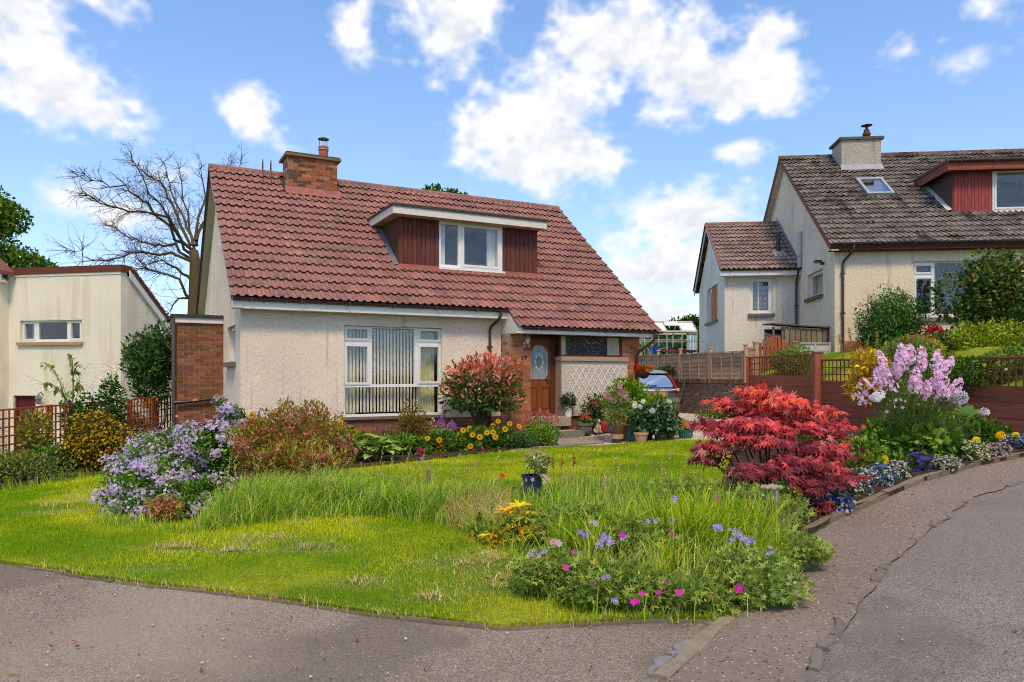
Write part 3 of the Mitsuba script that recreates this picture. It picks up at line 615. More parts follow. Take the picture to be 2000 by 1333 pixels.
for p_ in pan:
    put('panel', B().prism(p_, Dv + .018, Dv + .045, LEAF * .85, XZ()).prism(p_.buffer(-.045, join_style=2), Dv + .004, Dv + .017, LEAF * 1.05, XZ()), 'wood_up', DR, xf=X1)
put('glazing_bead', B().prism(gl.buffer(.035).difference(gl), Dv - .012, Dv - .001, LEAF * 1.3, XZ()), 'wood_up', DR, xf=X1)
put('glass', B().prism(gl, Dv + .02, Dv + .03, s(150, 164, 160), XZ()), 'gloss', DR, xf=X1)
ld = B()   # lead lines and bevelled diamonds of the glass
for a in np.linspace(0, 2 * np.pi, 8, endpoint=False):
    for rr in (.06, .12):
        c_, s_ = math.cos(a) * rr * .9 + lc, math.sin(a) * rr * 1.6 + (z0_ + z1_) / 2
        ld.prism(Polygon([(c_ - .022, s_), (c_, s_ - .045), (c_ + .022, s_), (c_, s_ + .045)]), Dv + .012, Dv + .019, s(225, 232, 232) if rr > .1 else s(120, 130, 130), XZ())
for x in (-.0, -.17, .17): ld.box((lc + x - .004, Dv + .014, z0_), (lc + x + .004, Dv + .019, z1_ - (.06 if x else 0)), s(90, 96, 96))
put('leading', ld, 'gloss', DR, xf=X1, kind='stuff')
put('handle', B().tube([(l1 - .055, Dv - .035, 1.44), (l1 - .16, Dv - .045, 1.45)], .011, s(220, 220, 215), 6).box((l1 - .075, Dv - .012, 1.3), (l1 - .035, Dv - .001, 1.53), s(130, 110, 90)), 'metal', DR, xf=X1)
put('step', B().box((f0 - .1, PV - .35, .30), (f1 + .12, Dv + .1, dz0 - .005), s(172, 158, 140)), 'stone', DR, xf=X1)
put('canopy_wall', B().box((e0, Dv + .09, 2.3), (g1, Dv + .12, 2.6), (.2, .18, .15)), 'matte', H, xf=X1)
put('porch_core', B().box((e1, Dv + .13, 0), (g1, Dv + .3, 2.6), (.1, .08, .07)), 'matte', H, xf=X1)
# annex of brick against the left gable
A = part(H, 'annex')
ax0, av, az = -1.002, 3.1, 2.762
brick_wall(A, X1, ax0, -.003, -.1, az, av, BROWNB, 51, core=.2)
put('side_wall', B().box((ax0, av + .2, -.3), (-.003, av + 1.8, az), s(130, 82, 60)), 'brick', A, xf=X1)
put('fascia', B().box((ax0 - .1, av - .06, az + .002), (-.003, av + 1.9, az + .12), s(230, 228, 222)), 'upvc', A, xf=X1)
put('felt_roof', B().box((ax0 - .16, av - .1, az + .122), (-.002, av + 1.95, az + .2), s(74, 74, 74)), 'stone', A, xf=X1)
pipe(A, X1, [(ax0 - .12, av - .1, az + .1), (ax0 - .1, av - .06, az - .05), (ax0 - .1, av - .06, -.1)], .045, s(84, 80, 84))
pipe(A, X1, [(ax0 - .1, av - .1, .87), (ax0 + .12, av - .1, .88), (-.06, av - .1, .98)], .038, s(44, 42, 42), 'waste_pipe')
for t in (.35, .97): put('joint', B().tube([(ax0 + t * .9, av - .1, .88 + .1 * t), (ax0 + t * .9 + .1, av - .1, .89 + .1 * t)], .041, s(190, 140, 70), 10), 'gloss', f'{A}__waste_pipe', xf=X1)
pipe(A, X1, [(-.1, av - .12, .98), (-.1, av - .12, -.1)], .055, s(70, 70, 74), 'waste_pipe')
# lamp, number plate
LMP = part(H, 'porch_lamp')
lu, lz = 6.339, 2.319
put('arm', B().box((lu - .03, PV - .015, lz - .13), (lu + .03, PV - .002, lz + .0), s(190, 185, 175)).tube([(lu, PV - .02, lz - .07), (lu + .02, PV - .1, lz - .12), (lu + .03, PV - .14, lz - .06)], .012, s(190, 185, 175), 6), 'metal', LMP, xf=X1)
put('lantern', B().lathe([(.02, -.06), (.055, .05), (.03, .06), (.0, .06)], (lu + .03, PV - .14, lz), s(215, 215, 205), 6).lathe([(.065, .05), (.06, .07), (.02, .11), (.01, .15), (0, .15)], (lu + .03, PV - .14, lz), s(150, 140, 128), 6), 'gloss', LMP, xf=X1)
nu, nz = 6.311, 1.928
nm = B()
tm = meshkit.text_mesh('19', .10, .012, bold=True); v = np.array(tm.vertices)
nm.add(np.column_stack([v[:, 0] + nu - .06, PV - .004 - v[:, 2], v[:, 1] + nz - .04]), tm.faces, s(40, 36, 34))
put('house_number', nm, 'gloss', H, xf=X1)
# a white lattice on the porch panel, a thing of its own
LT = thing('lattice', 'white diamond lattice fixed flat to the pale panel beside the front door', 'lattice')
lu0, lu1, lz0, lz1 = w0 + .27, g0 - .07, .58, pz1 - .1
S = .062
for sg in (1, -1):
    k = 0
    for c in np.arange(-3, 5, .19):
        L_ = LineString([(lu0 + c, lz0), (lu0 + c + sg * 1.5 * .64, lz0 + 1.5)]).intersection(sbox(lu0, lz0, lu1, lz1))
        if L_.is_empty or L_.length < .12: continue
        (a, b_), (c_, d_) = L_.coords
        vv = PV - .075 - (.008 if sg > 0 else 0)
        put('strip', B().beam((a, vv, b_), (c_, vv, d_), .021, .006, s(240, 236, 228), up=(0, 1, 0)), 'upvc', LT, xf=X1)
ST = thing('door_step', 'lower stone step on the path in front of the brown front door', 'step')
put('slab', B().box((f0 - .2, PV - .75, -.02), (f1 + .25, PV - .351, .21), s(138, 128, 116)), 'stone', ST, xf=X1)

# ---------------------------------------------------------------- the house on the right, on its terrace
N = thing('upper_house', 'pale roughcast house with mossy grey roof and red boarded dormer on the right', 'house')
X2 = frame_xf((9.78, 22.5), math.radians(-6))
T2 = .72; CO2, SI2 = 1 / math.hypot(1, T2), T2 / math.hypot(1, T2)
def zr2(v): return 5.45 + T2 * (v + .35)
RD2 = 5.65
RC = s(236, 220, 196, .9)
BB = s(92, 44, 42)
wr = rect((2.27, 4.939), (5.2, 3.25))
put('front_wall', B().prism(sbox(.001, 2.55, 13, 5.42).difference(wr), 0, .28, RC, XZ()), 'harl', N, xf=X2)
brick_wall(part(N, 'plinth'), X2, .05, 4.2, 1.5, 2.54, .02, BRICKS, 61, core=.2)
put('plinth_wall', B().box((4.2, .02, 1.2), (13, .3, 2.54), BRICKS[0]), 'brick', N, xf=X2)
gw2 = Polygon([(2.838, 4.94), (1.158, 4.893), (1.158, 4.11), (2.802, 4.186)]).envelope
gb2 = Polygon([(.281, 1.5), (11.2, 1.5), (11.2, zr2(.0) - .2), (RD2, zr2(RD2) - .16), (.281, zr2(.281) - .16)])
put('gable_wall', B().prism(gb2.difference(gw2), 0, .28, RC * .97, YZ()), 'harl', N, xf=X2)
put('corner_wall', B().box((.002, .002, 1.5), (.28, .28, 2.549), RC), 'harl', N, xf=X2)
put('back_wall', B().box((.28, 10.9, 1.5), (13, 11.2, 5.4), RC), 'harl', N, xf=X2)
put('end_wall', B().prism(gb2, 12.7, 13.0, RC, YZ()), 'harl', N, xf=X2)
x0, y0, x1, y1 = gw2.bounds
window(N, X2, .1, ((x0 + .01, y0 + .01), (x1 - .01, y1 - .01)), [((x0 + .09, y0 + .09), (x1 - .09, y1 - .09))], YZ, sill=s(120, 105, 92))
curtain(f'{N}__window', X2, x0 + .1, x1 - .1, .3, y0 + .05, y1 - .05, s(170, 165, 140), 6, .02, 'YZ')
room(N, X2, (.285, .7, 3.5), (2.1, 3.4, 5.2), 'x0', name='side_room')
wx0, wz0, wx1, wz1 = wr.bounds
wp = [((2.384, 4.814), (2.809, 4.623)), ((2.384, 4.429), (2.809, 3.377)), ((2.911, 4.898), (4.115, 3.365))]
window(N, X2, .1, ((wx0 + .005, wz0 + .005), (wx1 - .005, wz1 - .005)), wp + [((wp[2][1][0] + .1, wp[2][1][1]), (wx1 - .1, wp[2][0][1]))], sashes=(0, 1), sill=s(150, 138, 120))
room(N, X2, (2.2, .3, 2.5), (6, 4, 5.2), 'y0', (.12, .12, .1))
gutter(N, X2, -.22, 12, -.40, 5.47, .06)
put('fascia', B().box((-.2, -.345, 5.26), (13, -.32, 5.45), BB), 'wood_flat', N, xf=X2)
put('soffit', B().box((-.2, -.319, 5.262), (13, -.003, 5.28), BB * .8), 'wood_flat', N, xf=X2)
pipe(N, X2, [(.42, -.40, 5.42), (.42, -.4, 5.3), (.36, -.32, 5.15), (.24, -.08, 4.98), (.22, -.05, 4.85), (.22, -.05, 1.6)], .04, s(74, 56, 54), clips=(4.6, 3.4))
RF2 = part(N, 'roof')
def slab(poly, zf, t0, t1, col, mirror=None):
    c = np.array(poly.exterior.coords)[:-1]; n = len(c); i = np.arange(n)
    vt, ft = trimesh.creation.triangulate_polygon(poly, engine='earcut'); vt = np.array(vt)
    y = lambda a: a if mirror is None else 2 * mirror - a
    g = B()
    for t in (t0, t1): g.add(np.column_stack([vt[:, 0], y(vt[:, 1]), zf(vt[:, 1]) + t]), ft, col)
    return g.add(np.vstack([np.column_stack([c[:, 0], y(c[:, 1]), zf(c[:, 1]) + t]) for t in (t0, t1)]), np.stack([i, (i + 1) % n, (i + 1) % n + n, i + n], 1), col)
put('deck', slab(sbox(-.23, -.36, 13.2, RD2), zr2, -.1, -.012, (.05, .04, .035)), 'matte', RF2, xf=X2)
put('back_slope', slab(sbox(-.25, -.2, 13.2, RD2), zr2, -.1, .04, s(110, 95, 85), RD2), 'tile_grey', RF2, xf=X2)
g2, nr2 = .36, 21
es2, en2 = np.array([0, CO2, SI2]), np.array([0, -SI2, CO2])
def keep2(u, t):
    uu, vv = u - .25, -.43 + t * CO2
    if uu > 3.95 and 1.4 < vv < 3.75: return False
    if 1.85 < uu < 2.72 and 2.45 < vv < 3.65: return False
    return not (1.75 < uu < 3.0 and 4.5 < vv < 5.6)
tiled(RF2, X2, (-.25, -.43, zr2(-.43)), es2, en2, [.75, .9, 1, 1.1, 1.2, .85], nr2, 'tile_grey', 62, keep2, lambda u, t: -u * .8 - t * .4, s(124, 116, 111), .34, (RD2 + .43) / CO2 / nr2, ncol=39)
r = rng(63)
for k in range(20):
    u0, u1 = -.25 + k * .45, -.25 + k * .45 + .44
    g = np.linspace(-.15, np.pi + .15, 7); c = jit(s(120, 92, 78), r, .1); i = np.arange(6)
    a = np.column_stack([g * 0 + u0, RD2 + .12 * np.cos(g), zr2(RD2) - .03 + .11 * np.sin(g)]); b_ = a.copy(); b_[:, 0] = u1
    put('ridge_tile', B().add(np.vstack([a, b_]), np.stack([i, i + 1, i + 8, i + 7], 1), c).add(a, [[0, k_, k_ + 1] for k_ in range(1, 6)], c), 'tile_grey', RF2, xf=X2)
for mir in (False, True):
    q = [(-.36, zr2(-.36) - .2), (RD2, zr2(RD2) - .2), (RD2, zr2(RD2) - .0), (-.36, zr2(-.36) - .0)]
    if mir: q = [(2 * RD2 - x, z) for x, z in q]
    put('bargeboard', B().prism(q, -.24, -.215, s(150, 92, 76), YZ()), 'wood_flat', RF2, xf=X2)
    q2 = [(q[0][0], q[0][1] + .004), (q[1][0], q[1][1] + .004), (q[1][0], q[1][1] + .03), (q[0][0], q[0][1] + .03)]
    put('verge_soffit', B().prism(q2, -.214, .0, s(214, 200, 180), YZ()), 'matte', RF2, xf=X2)
C2 = part(N, 'chimney')
put('stack', B().box((1.64, 4.45, 8.7), (3.0, 5.5, 10.0), s(200, 192, 182)), 'harl', C2, xf=X2)
put('coping', B().box((1.55, 4.37, 10.0), (3.09, 5.58, 10.09), s(110, 100, 92)), 'stone', C2, xf=X2)
put('chimney_pot', B().lathe([(0, .0), (.13, 0), (.13, .1), (.1, .12), (.1, .2), (.14, .22), (.14, .3), (.1, .33), (.1, .42), (.05, .44), (.05, .55), (.2, .58), (.02, .64), (0, .64)], (2.7, 5.0, 10.09), s(110, 76, 62), 16), 'stone', C2, xf=X2)
put('chimney_pot', B().lathe([(0, 0), (.05, 0), (.05, .2), (0, .2)], (1.8, 5.0, 10.09), s(190, 186, 180), 10), 'matte', C2, xf=X2)
zb = zr2(4.45)
put('flashing', B().add([(1.6, 4.44, zb + .2), (3.04, 4.44, zb + .2), (3.06, 4.3, zr2(4.3) + .09), (1.58, 4.3, zr2(4.3) + .09)], [[0, 1, 2, 3]], s(165, 168, 172)), 'gloss', C2, xf=X2)
al = B()
for k in range(4): al.tube([(1.1 + k * .07, 4.9, zr2(4.9)), (1.08 + k * .08, 4.9, zr2(4.9) + .34)], .011, s(170, 175, 180), 5)
al.tube([(1.04, 4.9, zr2(4.9) + .22), (1.4, 4.9, zr2(4.9) + .25)], .011, s(170, 175, 180), 5)
put('aerial_bracket', al, 'metal', RF2, xf=X2)
SK = part(N, 'rooflight')
def on2(u, v, d): return np.array([u, v, zr2(v)]) + en2 * d
def slopebox(u0, u1, v0, v1, d0, d1, col):
    return B().add([on2(u, v, d) for u in (u0, u1) for v in (v0, v1) for d in (d0, d1)], [[0, 1, 3, 2], [4, 6, 7, 5], [0, 4, 5, 1], [2, 3, 7, 6], [0, 2, 6, 4], [1, 5, 7, 3]], col)
for a in ((1.84, 1.93, 2.5, 3.64), (2.62, 2.71, 2.5, 3.64), (1.93, 2.62, 2.5, 2.6), (1.93, 2.62, 3.54, 3.64)):
    put('frame', slopebox(*a, -.05, .11, s(168, 172, 176)), 'gloss', SK, xf=X2)
put('pane', slopebox(1.93, 2.62, 2.6, 3.54, .03, .07, (.55, .58, .6)), 'mirror', SK, xf=X2)
D2 = part(N, 'dormer')
bz0, bz1 = 6.60, 8.0
fz0, fz1 = 7.88, 8.134
dfv = 1.3
vb = (bz1 - 5.45) / T2 - .35
put('cheek', B().prism([(dfv, bz0 - .05), (dfv, bz1), (vb, bz1)], 3.97, 4.02, s(96, 78, 70), YZ()), 'matte', D2, xf=X2)
r = rng(64)
for k in range(11):
    bw = (5.14 - 4.02) / 11; u = 4.02 + k * bw
    put('board', B().box((u + .003, dfv - .02 + r.uniform(-.002, .002), bz0), (u + bw - .01, dfv + .02, bz1 - .01), jit(s(158, 76, 74), r, .05)).box((u + bw - .01, dfv - .002, bz0), (u + bw + .003, dfv + .02, bz1 - .01), s(96, 46, 46)), 'wood_up', D2, xf=X2)
put('frame', B().box((4.0, dfv + .021, bz0 - .2), (8.3, dfv + .06, bz0 + .06), (.3, .3, .3)), 'matte', D2, xf=X2)
put('fascia', B().box((3.66, .9, fz0), (8.6, .93, fz1), s(150, 84, 74)).box((3.66, .931, fz0), (3.69, vb + .5, fz1), s(150, 84, 74)), 'wood_flat', D2, xf=X2)
put('felt_roof', B().box((3.63, .88, fz1 + .002), (8.6, vb + .6, fz1 + .09), s(96, 84, 80)), 'matte', D2, xf=X2)
put('soffit', B().box((3.691, .931, fz0 + .02), (8.5, dfv, fz0 + .04), s(90, 50, 46)), 'matte', D2, xf=X2)
put('flashing', B().box((4.0, dfv - .06, bz0 - .1), (8.3, dfv - .021, bz0 - .001), s(205, 208, 210)).add([(3.95, dfv - .04, zr2(dfv) + .1), (3.95, vb, zr2(vb) + .1), (3.8, vb, zr2(vb) + .07), (3.8, dfv - .04, zr2(dfv) + .07)], [[0, 1, 2, 3]], s(205, 208, 210)), 'gloss', D2, xf=X2)
gutter(N, X2, 3.66, 8.5, .84, fz1 + .03, .05)
w2 = window(N, X2, dfv - .04, ((5.142, bz0 + .03), (7.4, bz1 - .015)), [((5.25, bz0 + .17), (6.45, bz1 - .12)), ((6.55, bz0 + .17), (7.3, bz1 - .12))], sashes=(0,), depth=.1, name='dormer_window')
room(N, X2, (4.1, dfv + .07, 6), (8.2, 5, bz1), 'y0', (.5, .5, .5), name='bedroom')
curtain(w2, X2, 5.16, 5.35, dfv + .12, bz0, bz1, s(240, 240, 240), 3)
# its lower wing
ev, rv = 3.9, 7.0
eu = -2.575
TE = .668; COE, SIE = 1 / math.hypot(1, TE), TE / math.hypot(1, TE)
def zre(v): return 5.28 + TE * (v - 3.6)
w3 = rect((-1.699, 4.98), (-0.9, 3.727))
WC = s(230, 224, 214, .93)
put('wing_wall', B().prism(sbox(eu + .28, 1.5, .0, 5.2).difference(w3), ev, ev + .28, WC, XZ()), 'harl', N, xf=X2)
gwp = Polygon([(ev, 1.5), (10.1, 1.5), (10.1, 5.2), (rv, zre(rv) - .14), (ev, 5.2)])
g3 = rect((5.3, 3.66), (7.9, 5.02))
put('wing_gable', B().prism(gwp.difference(g3), eu, eu + .28, WC, YZ()), 'harl', N, xf=X2)
x0, y0, x1, y1 = w3.bounds
W3 = window(N, X2, ev + .08, ((x0 + .005, y0 + .005), (x1 - .005, y1 - .005)), [((x0 + .13, y0 + .13), (x1 - .13, y1 - .1))], sill=s(120, 116, 112))
bl = B()
for z in np.arange(y0 + .2, y1 - .1, .045): bl.box((x0 + .14, ev + .2, z), (x1 - .14, ev + .225, z + .006), s(225, 228, 230))
bl.box((x0 + .32, ev + .17, y0 + .1), (x0 + .36, ev + .18, y1 - .1), s(225, 228, 230))
put('venetian_blind', bl, 'matte', W3, xf=X2, kind='stuff')
room(N, X2, (-2.2, ev + .29, 3), (-.2, 6, 5.1), 'y0', (.15, .16, .2), name='wing_room')
x0, y0, x1, y1 = g3.bounds
W4 = window(N, X2, eu + .1, ((x0 + .01, y0 + .01), (x1 - .01, y1 - .01)), [((x0 + .1, y0 + .1), (x0 + .75, y1 - .1)), ((x1 - .75, y0 + .1), (x1 - .1, y1 - .1))], lambda: YZ(), sill=s(150, 140, 130))
put('timber_panel', B().prism(sbox(x0 + .85, y0 + .05, x1 - .85, y1 - .05), eu + .06, eu + .098, s(196, 112, 56), YZ()), 'wood_up', W4, xf=X2)
room(N, X2, (eu + .285, 5.4, 3), (eu + 1.6, 7.8, 5.1), 'x0', (.3, .28, .26), name='wing_room')
RF3 = part(N, 'wing_roof')
put('deck', slab(sbox(eu - .2, 3.62, -.002, rv), zre, -.1, -.012, (.05, .04, .035)), 'matte', RF3, xf=X2)
put('back_slope', slab(sbox(eu - .2, 3.6, -.002, rv), zre, -.1, .04, s(110, 95, 85), rv), 'tile_grey', RF3, xf=X2)
ese, ene = np.array([0, COE, SIE]), np.array([0, -SIE, COE])
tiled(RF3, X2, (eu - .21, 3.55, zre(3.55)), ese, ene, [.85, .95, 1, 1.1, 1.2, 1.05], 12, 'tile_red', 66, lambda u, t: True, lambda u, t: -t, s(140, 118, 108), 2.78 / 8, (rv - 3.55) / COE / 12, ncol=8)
put('ridge', B().tube([(eu - .2, rv, zre(rv) + .0), (0, rv, zre(rv) + .0)], .10, s(140, 96, 78), 10), 'tile_red', RF3, xf=X2)
for mir in (False, True):
    q = [(3.6, zre(3.6) - .22), (rv, zre(rv) - .2), (rv, zre(rv) + .0), (3.6, zre(3.6))]
    if mir: q = [(2 * rv - x, z) for x, z in q]
    put('bargeboard', B().prism(q, eu - .19, eu - .16, s(225, 218, 212), YZ()), 'upvc', RF3, xf=X2)
    put('verge_strip', B().prism([(q[3][0], q[3][1] + .0), (q[2][0], q[2][1]), (q[2][0], q[2][1] + .06), (q[3][0], q[3][1] + .06)], eu - .235, eu - .155, s(128, 84, 68), YZ()), 'tile_red', RF3, xf=X2)
gutter(N, X2, eu - .2, -.02, 3.53, 5.27, .05)
put('wing_fascia', B().box((eu - .2, 3.57, 5.06), (-.003, 3.6, 5.26), s(232, 230, 232)).box((eu - .2, 3.601, 5.063), (-.003, ev - .003, 5.08), s(220, 216, 212)), 'upvc', N, xf=X2)
pipe(N, X2, [(-.12, 3.5, 5.2), (-.12, 3.6, 5.05), (-.1, 3.82, 4.85), (-.1, 3.84, 4.7), (-.1, 3.84, 1.6)], .04, s(84, 56, 54), clips=(4.0, 3.0))
pipe(N, X2, [(-.07, 3.5, 6.55), (-.07, 3.5, 5.3)], .085, s(185, 190, 192), 'flue')
pipe(N, X2, [(-.14, 3.45, 5.72), (-.02, 3.45, 5.72)], .06, s(185, 190, 192), 'flue')
pipe(N, X2, [(-.5, 4.75, 5.95), (-.5, 4.75, 6.75), (-.5, 4.75, 6.8)], .075, s(40, 40, 42), 'vent_pipe')
put('vent_slate', slab(sbox(-.75, 4.35, -.3, 4.8), zre, .05, .07, s(150, 156, 162)), 'gloss', RF3, xf=X2)
put('verge_lead', B().prism([(3.6, zre(3.6) + .05), (rv, zre(rv) + .06), (rv, zre(rv) + .24), (3.6, zre(3.6) + .2)], -.03, -.003, s(130, 138, 148), YZ()), 'gloss', N, xf=X2)
sl = (1.002, 5.065)
put('security_light', B().box((-.12, sl[0] - .05, sl[1] - .04), (-.02, sl[0] + .05, sl[1] + .04), s(60, 60, 60)).box((-.3, sl[0] - .1, sl[1] + .02), (-.1, sl[0] + .1, sl[1] + .1), s(70, 70, 70)), 'gloss', N, xf=X2)

# ---------------------------------------------------------------- the house on the left
K = thing('lower_house', 'cream two storey house with brown flat parapet and small white window at the left edge', 'house')
X3 = frame_xf((-12.646, 24), math.radians(-11.7))
LC = s(238, 230, 214, .88)
w5 = Polygon([(-3.839, 3.346), (-1.46, 3.31), (-1.46, 2.623), (-3.86, 2.628)]).envelope
d5 = rect((-4.12, -1.25), (-3.24, .85))
put('front_wall', B().prism(sbox(-4.3, -1.6, 0, 4.9).difference(w5).difference(d5), 0, .28, LC, XZ()), 'render', K, xf=X3)
put('side_wall', B().prism([(.281, -1.6), (5.2, -1.6), (5.2, .80), (.30, 4.80), (.281, 4.82)], -.28, 0, LC, YZ()), 'render', K, xf=X3)
x0, y0, x1, y1 = w5.bounds
px_ = [-3.757, -3.374, -3.213, -2.118, -1.941, -1.608]
W5 = window(K, X3, .1, ((x0 + .005, y0 + .005), (x1 - .005, y1 - .005)), [((px_[0], y0 + .12), (px_[1], y1 - .1)), ((px_[2], y0 + .1), (px_[3], y1 - .06)), ((px_[4], y0 + .12), (px_[5], y1 - .1))], sashes=(0, 2), sill=s(190, 150, 110))
room(K, X3, (-4.1, .3, 1.8), (-1, 3, 3.9), 'y0', (.2, .19, .18))
curtain(W5, X3, px_[0], px_[1] - .05, .4, y0, y1, s(180, 178, 165), 4); curtain(W5, X3, px_[4] + .1, px_[5], .4, y0, y1, s(190, 188, 170), 4)
DL = part(K, 'door')
put('frame', B().prism(d5.difference(sbox(-4.05, -1.2, -3.31, .78)), .08, .18, s(96, 44, 40), XZ()), 'wood_up', DL, xf=X3)
put('leaf', B().box((-4.05, .12, -1.2), (-3.31, .16, .78), s(92, 40, 38)), 'wood_up', DL, xf=X3)
put('glass', B().box((-3.62, .112, .1), (-3.42, .119, .4), (.02, .02, .025)), 'lens', DL, xf=X3)
put('parapet', B().box((-4.25, -.06, 4.88), (.06, .5, 5.10), s(112, 68, 52)), 'wood_flat', K, xf=X3)
put('fascia', B().box((-4.25, -.03, 4.80), (.02, -.002, 4.878), s(228, 222, 206)), 'upvc', K, xf=X3)
RL = part(K, 'roof')
def zl(v): return 5.02 - .82 * (np.asarray(v) - .3)
put('slope', slab(sbox(-4.3, .5, .12, 5.4), zl, -.04, .08, s(128, 78, 62)), 'tile_red', RL, xf=X3)
put('bargeboard', B().prism([(.3, zl(.3) - .30), (5.4, zl(5.4) - .30), (5.4, zl(5.4) - .06), (.3, zl(.3) - .06)], .06, .1, s(238, 236, 230), YZ()), 'upvc', RL, xf=X3)
put('verge_soffit', B().prism([(.3, zl(.3) - .30), (5.4, zl(5.4) - .30), (5.4, zl(5.4) - .28), (.3, zl(.3) - .28)], -.0, .06, s(230, 226, 215), YZ()), 'upvc', RL, xf=X3)
r = rng(71)
for k in range(16):
    v_ = .4 + k * .27
    put('verge_tile', B().box((.02, 0, 0), (.16, .30, .05), jit(s(150, 92, 74), r, .1), np.array([[1, 0, 0], [0, .773, .634], [0, -.634, .773]]), (0, v_, zl(v_) + .06)), 'tile_red', RL, xf=X3)
put('wing_wall', B().box((-10, -.35, -1.6), (-4.301, .6, 4.7), LC).prism([(-4.301, 4.701), (-10, 4.701), (-7.1, 7.2)], -.35, -.1, LC, XZ()), 'render', K, xf=X3)
for q, nm, m_, c, a, b_ in (([(-4.0, 4.83), (-7.1, 7.5), (-7.1, 7.25), (-4.0, 4.58)], 'wing_bargeboard', 'upvc', s(238, 236, 230), -.62, -.58), ([(-3.98, 4.95), (-7.1, 7.64), (-7.1, 7.51), (-3.98, 4.84)], 'wing_roof', 'tile_red', s(140, 84, 68), -.66, -.08)):
    put(nm, B().prism(q, a, b_, c, XZ()), m_, K, xf=X3)
put('wing_roof', B().prism([(-10.2, 4.95), (-7.1, 7.64), (-7.1, 7.51), (-10.2, 4.84)], -.66, -.08, s(140, 84, 68), XZ()), 'tile_red', K, xf=X3)
put('wing_soffit', B().prism([(-4.0, 4.585), (-7.1, 7.255), (-7.1, 7.275), (-4.0, 4.605)], -.579, -.36, s(225, 222, 214), XZ()), 'upvc', K, xf=X3)
wq = part(K, 'wing_window')
put('frame', B().box((-6.2, -.40, 2.1), (-4.42, -.351, 3.5), WHITE), 'upvc', wq, xf=X3)
put('sill', B().box((-6.2, -.46, 2.0), (-4.34, -.352, 2.09), s(190, 150, 110)), 'stone', wq, xf=X3)
WL = part(K, 'wall_lamp')
ll = (-2.936, 0.703)
put('lantern', B().lathe([(.0, -.13), (.06, -.12), (.1, .05), (.12, .06), (.07, .14), (.02, .2), (0, .2)], (ll[0], -.2, ll[1]), s(120, 122, 118), 6).tube([(ll[0], -.01, ll[1] + .18), (ll[0], -.12, ll[1] + .26), (ll[0], -.2, ll[1] + .2)], .02, s(120, 122, 118), 5), 'gloss', WL, xf=X3)

# ---------------------------------------------------------------- walls and fences
def along(p, q, d): p, q = np.array(p), np.array(q); return p + (q - p) * d
FP = [(6.92, 22), (6.42, 24), (5.90, 26), (5.5, 27.9), (5.13, 29.7), (4.72, 31.5)]
BWL = thing('brick_wall', 'low dark brick retaining wall beside the drive under the panel fence', 'wall')
bk, cp, r = B(), B(), rng(81)
for a, b_ in zip(FP[:-1], FP[1:]):
    a, b_ = np.array(a), np.array(b_); L_ = np.linalg.norm(b_ - a); d = (b_ - a) / L_; n = np.array([d[1], -d[0]]); n = -n if n @ [1, .2] > 0 else n
    R_ = np.stack([[*d, 0], [*n, 0], [0, 0, 1]], 1)
    put('core', B().box((-.02, -.2, -.1), (L_ + .02, -.012, 1.27), (.11, .085, .07), R_, (*a, 0)), 'brick', BWL)
    for q in range(16):
        x = -.1 * (q % 2)
        while x < L_:
            x0, x1 = max(x, 0), min(x + .21, L_)
            if x1 - x0 > .03: bk.box((x0, -.06, q * .08 + .0), (x1, r.uniform(-.004, .004), q * .08 + .07), jit(s(158, 132, 116) * r.uniform(.7, 1.15), r, .16), R_, (*a, -.02))
            x += .222
    x = 0
    while x < L_:
        cp.box((x, -.24, 1.265), (x + .066, .03 + r.uniform(-.005, .005), 1.40), jit(s(150, 112, 96), r, .2), R_, (*a, 0)); x += .077
put('bricks', bk, 'brick', BWL, kind='stuff'); put('coping_bricks', cp, 'brick', BWL, kind='stuff')
PF = thing('panel_fence', 'weathered grey brown overlapping board fence on top of the brick wall', 'fence')
WF, r = s(178, 146, 118, 1.0), rng(82)
def panel(parent, a, b_, z0, z1, col, rows=6, bays=3, board='board', th=.018):
    a, b_ = np.array(a, float), np.array(b_, float); L_ = np.linalg.norm(b_ - a); d = (b_ - a) / L_; n = np.array([d[1], -d[0]]); n = -n if n @ a > 0 else n
    R_ = np.stack([[*d, 0], [*n, 0], [0, 0, 1]], 1); h = (z1 - z0) / rows
    for q in range(rows):
        m_ = 9; x = np.linspace(.04, L_ - .04, m_); e = r.normal(0, .008, m_)
        lo = np.column_stack([x, x * 0 + .022, x * 0 + q * h - .015 + e]); hi = np.column_stack([x, x * 0 + .004, x * 0 + (q + 1) * h]); bt = lo - [0, th, 0]
        i = np.arange(m_ - 1)
        put(board, B().add(np.vstack([lo, hi]) @ R_.T + [*a, z0], np.stack([i, i + 1, i + 1 + m_, i + m_], 1), jit(col, r, .1)).add(np.vstack([bt, lo]) @ R_.T + [*a, z0], np.stack([i, i + 1, i + 1 + m_, i + m_], 1), col * .6), 'wood_flat', parent)
    for x in np.linspace(.06, L_ - .06, bays + 1):
        put('batten', B().box((x - .02, .0, -.01), (x + .02, .048, z1 - z0 + .01), jit(col * 1.1, r, .06), R_, (*a, z0)), 'wood_up', parent)
    put('rail', B().box((.03, -.02, z1 - z0 + .011), (L_ - .03, .055, z1 - z0 + .04), col * 1.15, R_, (*a, z0)), 'wood_flat', parent)
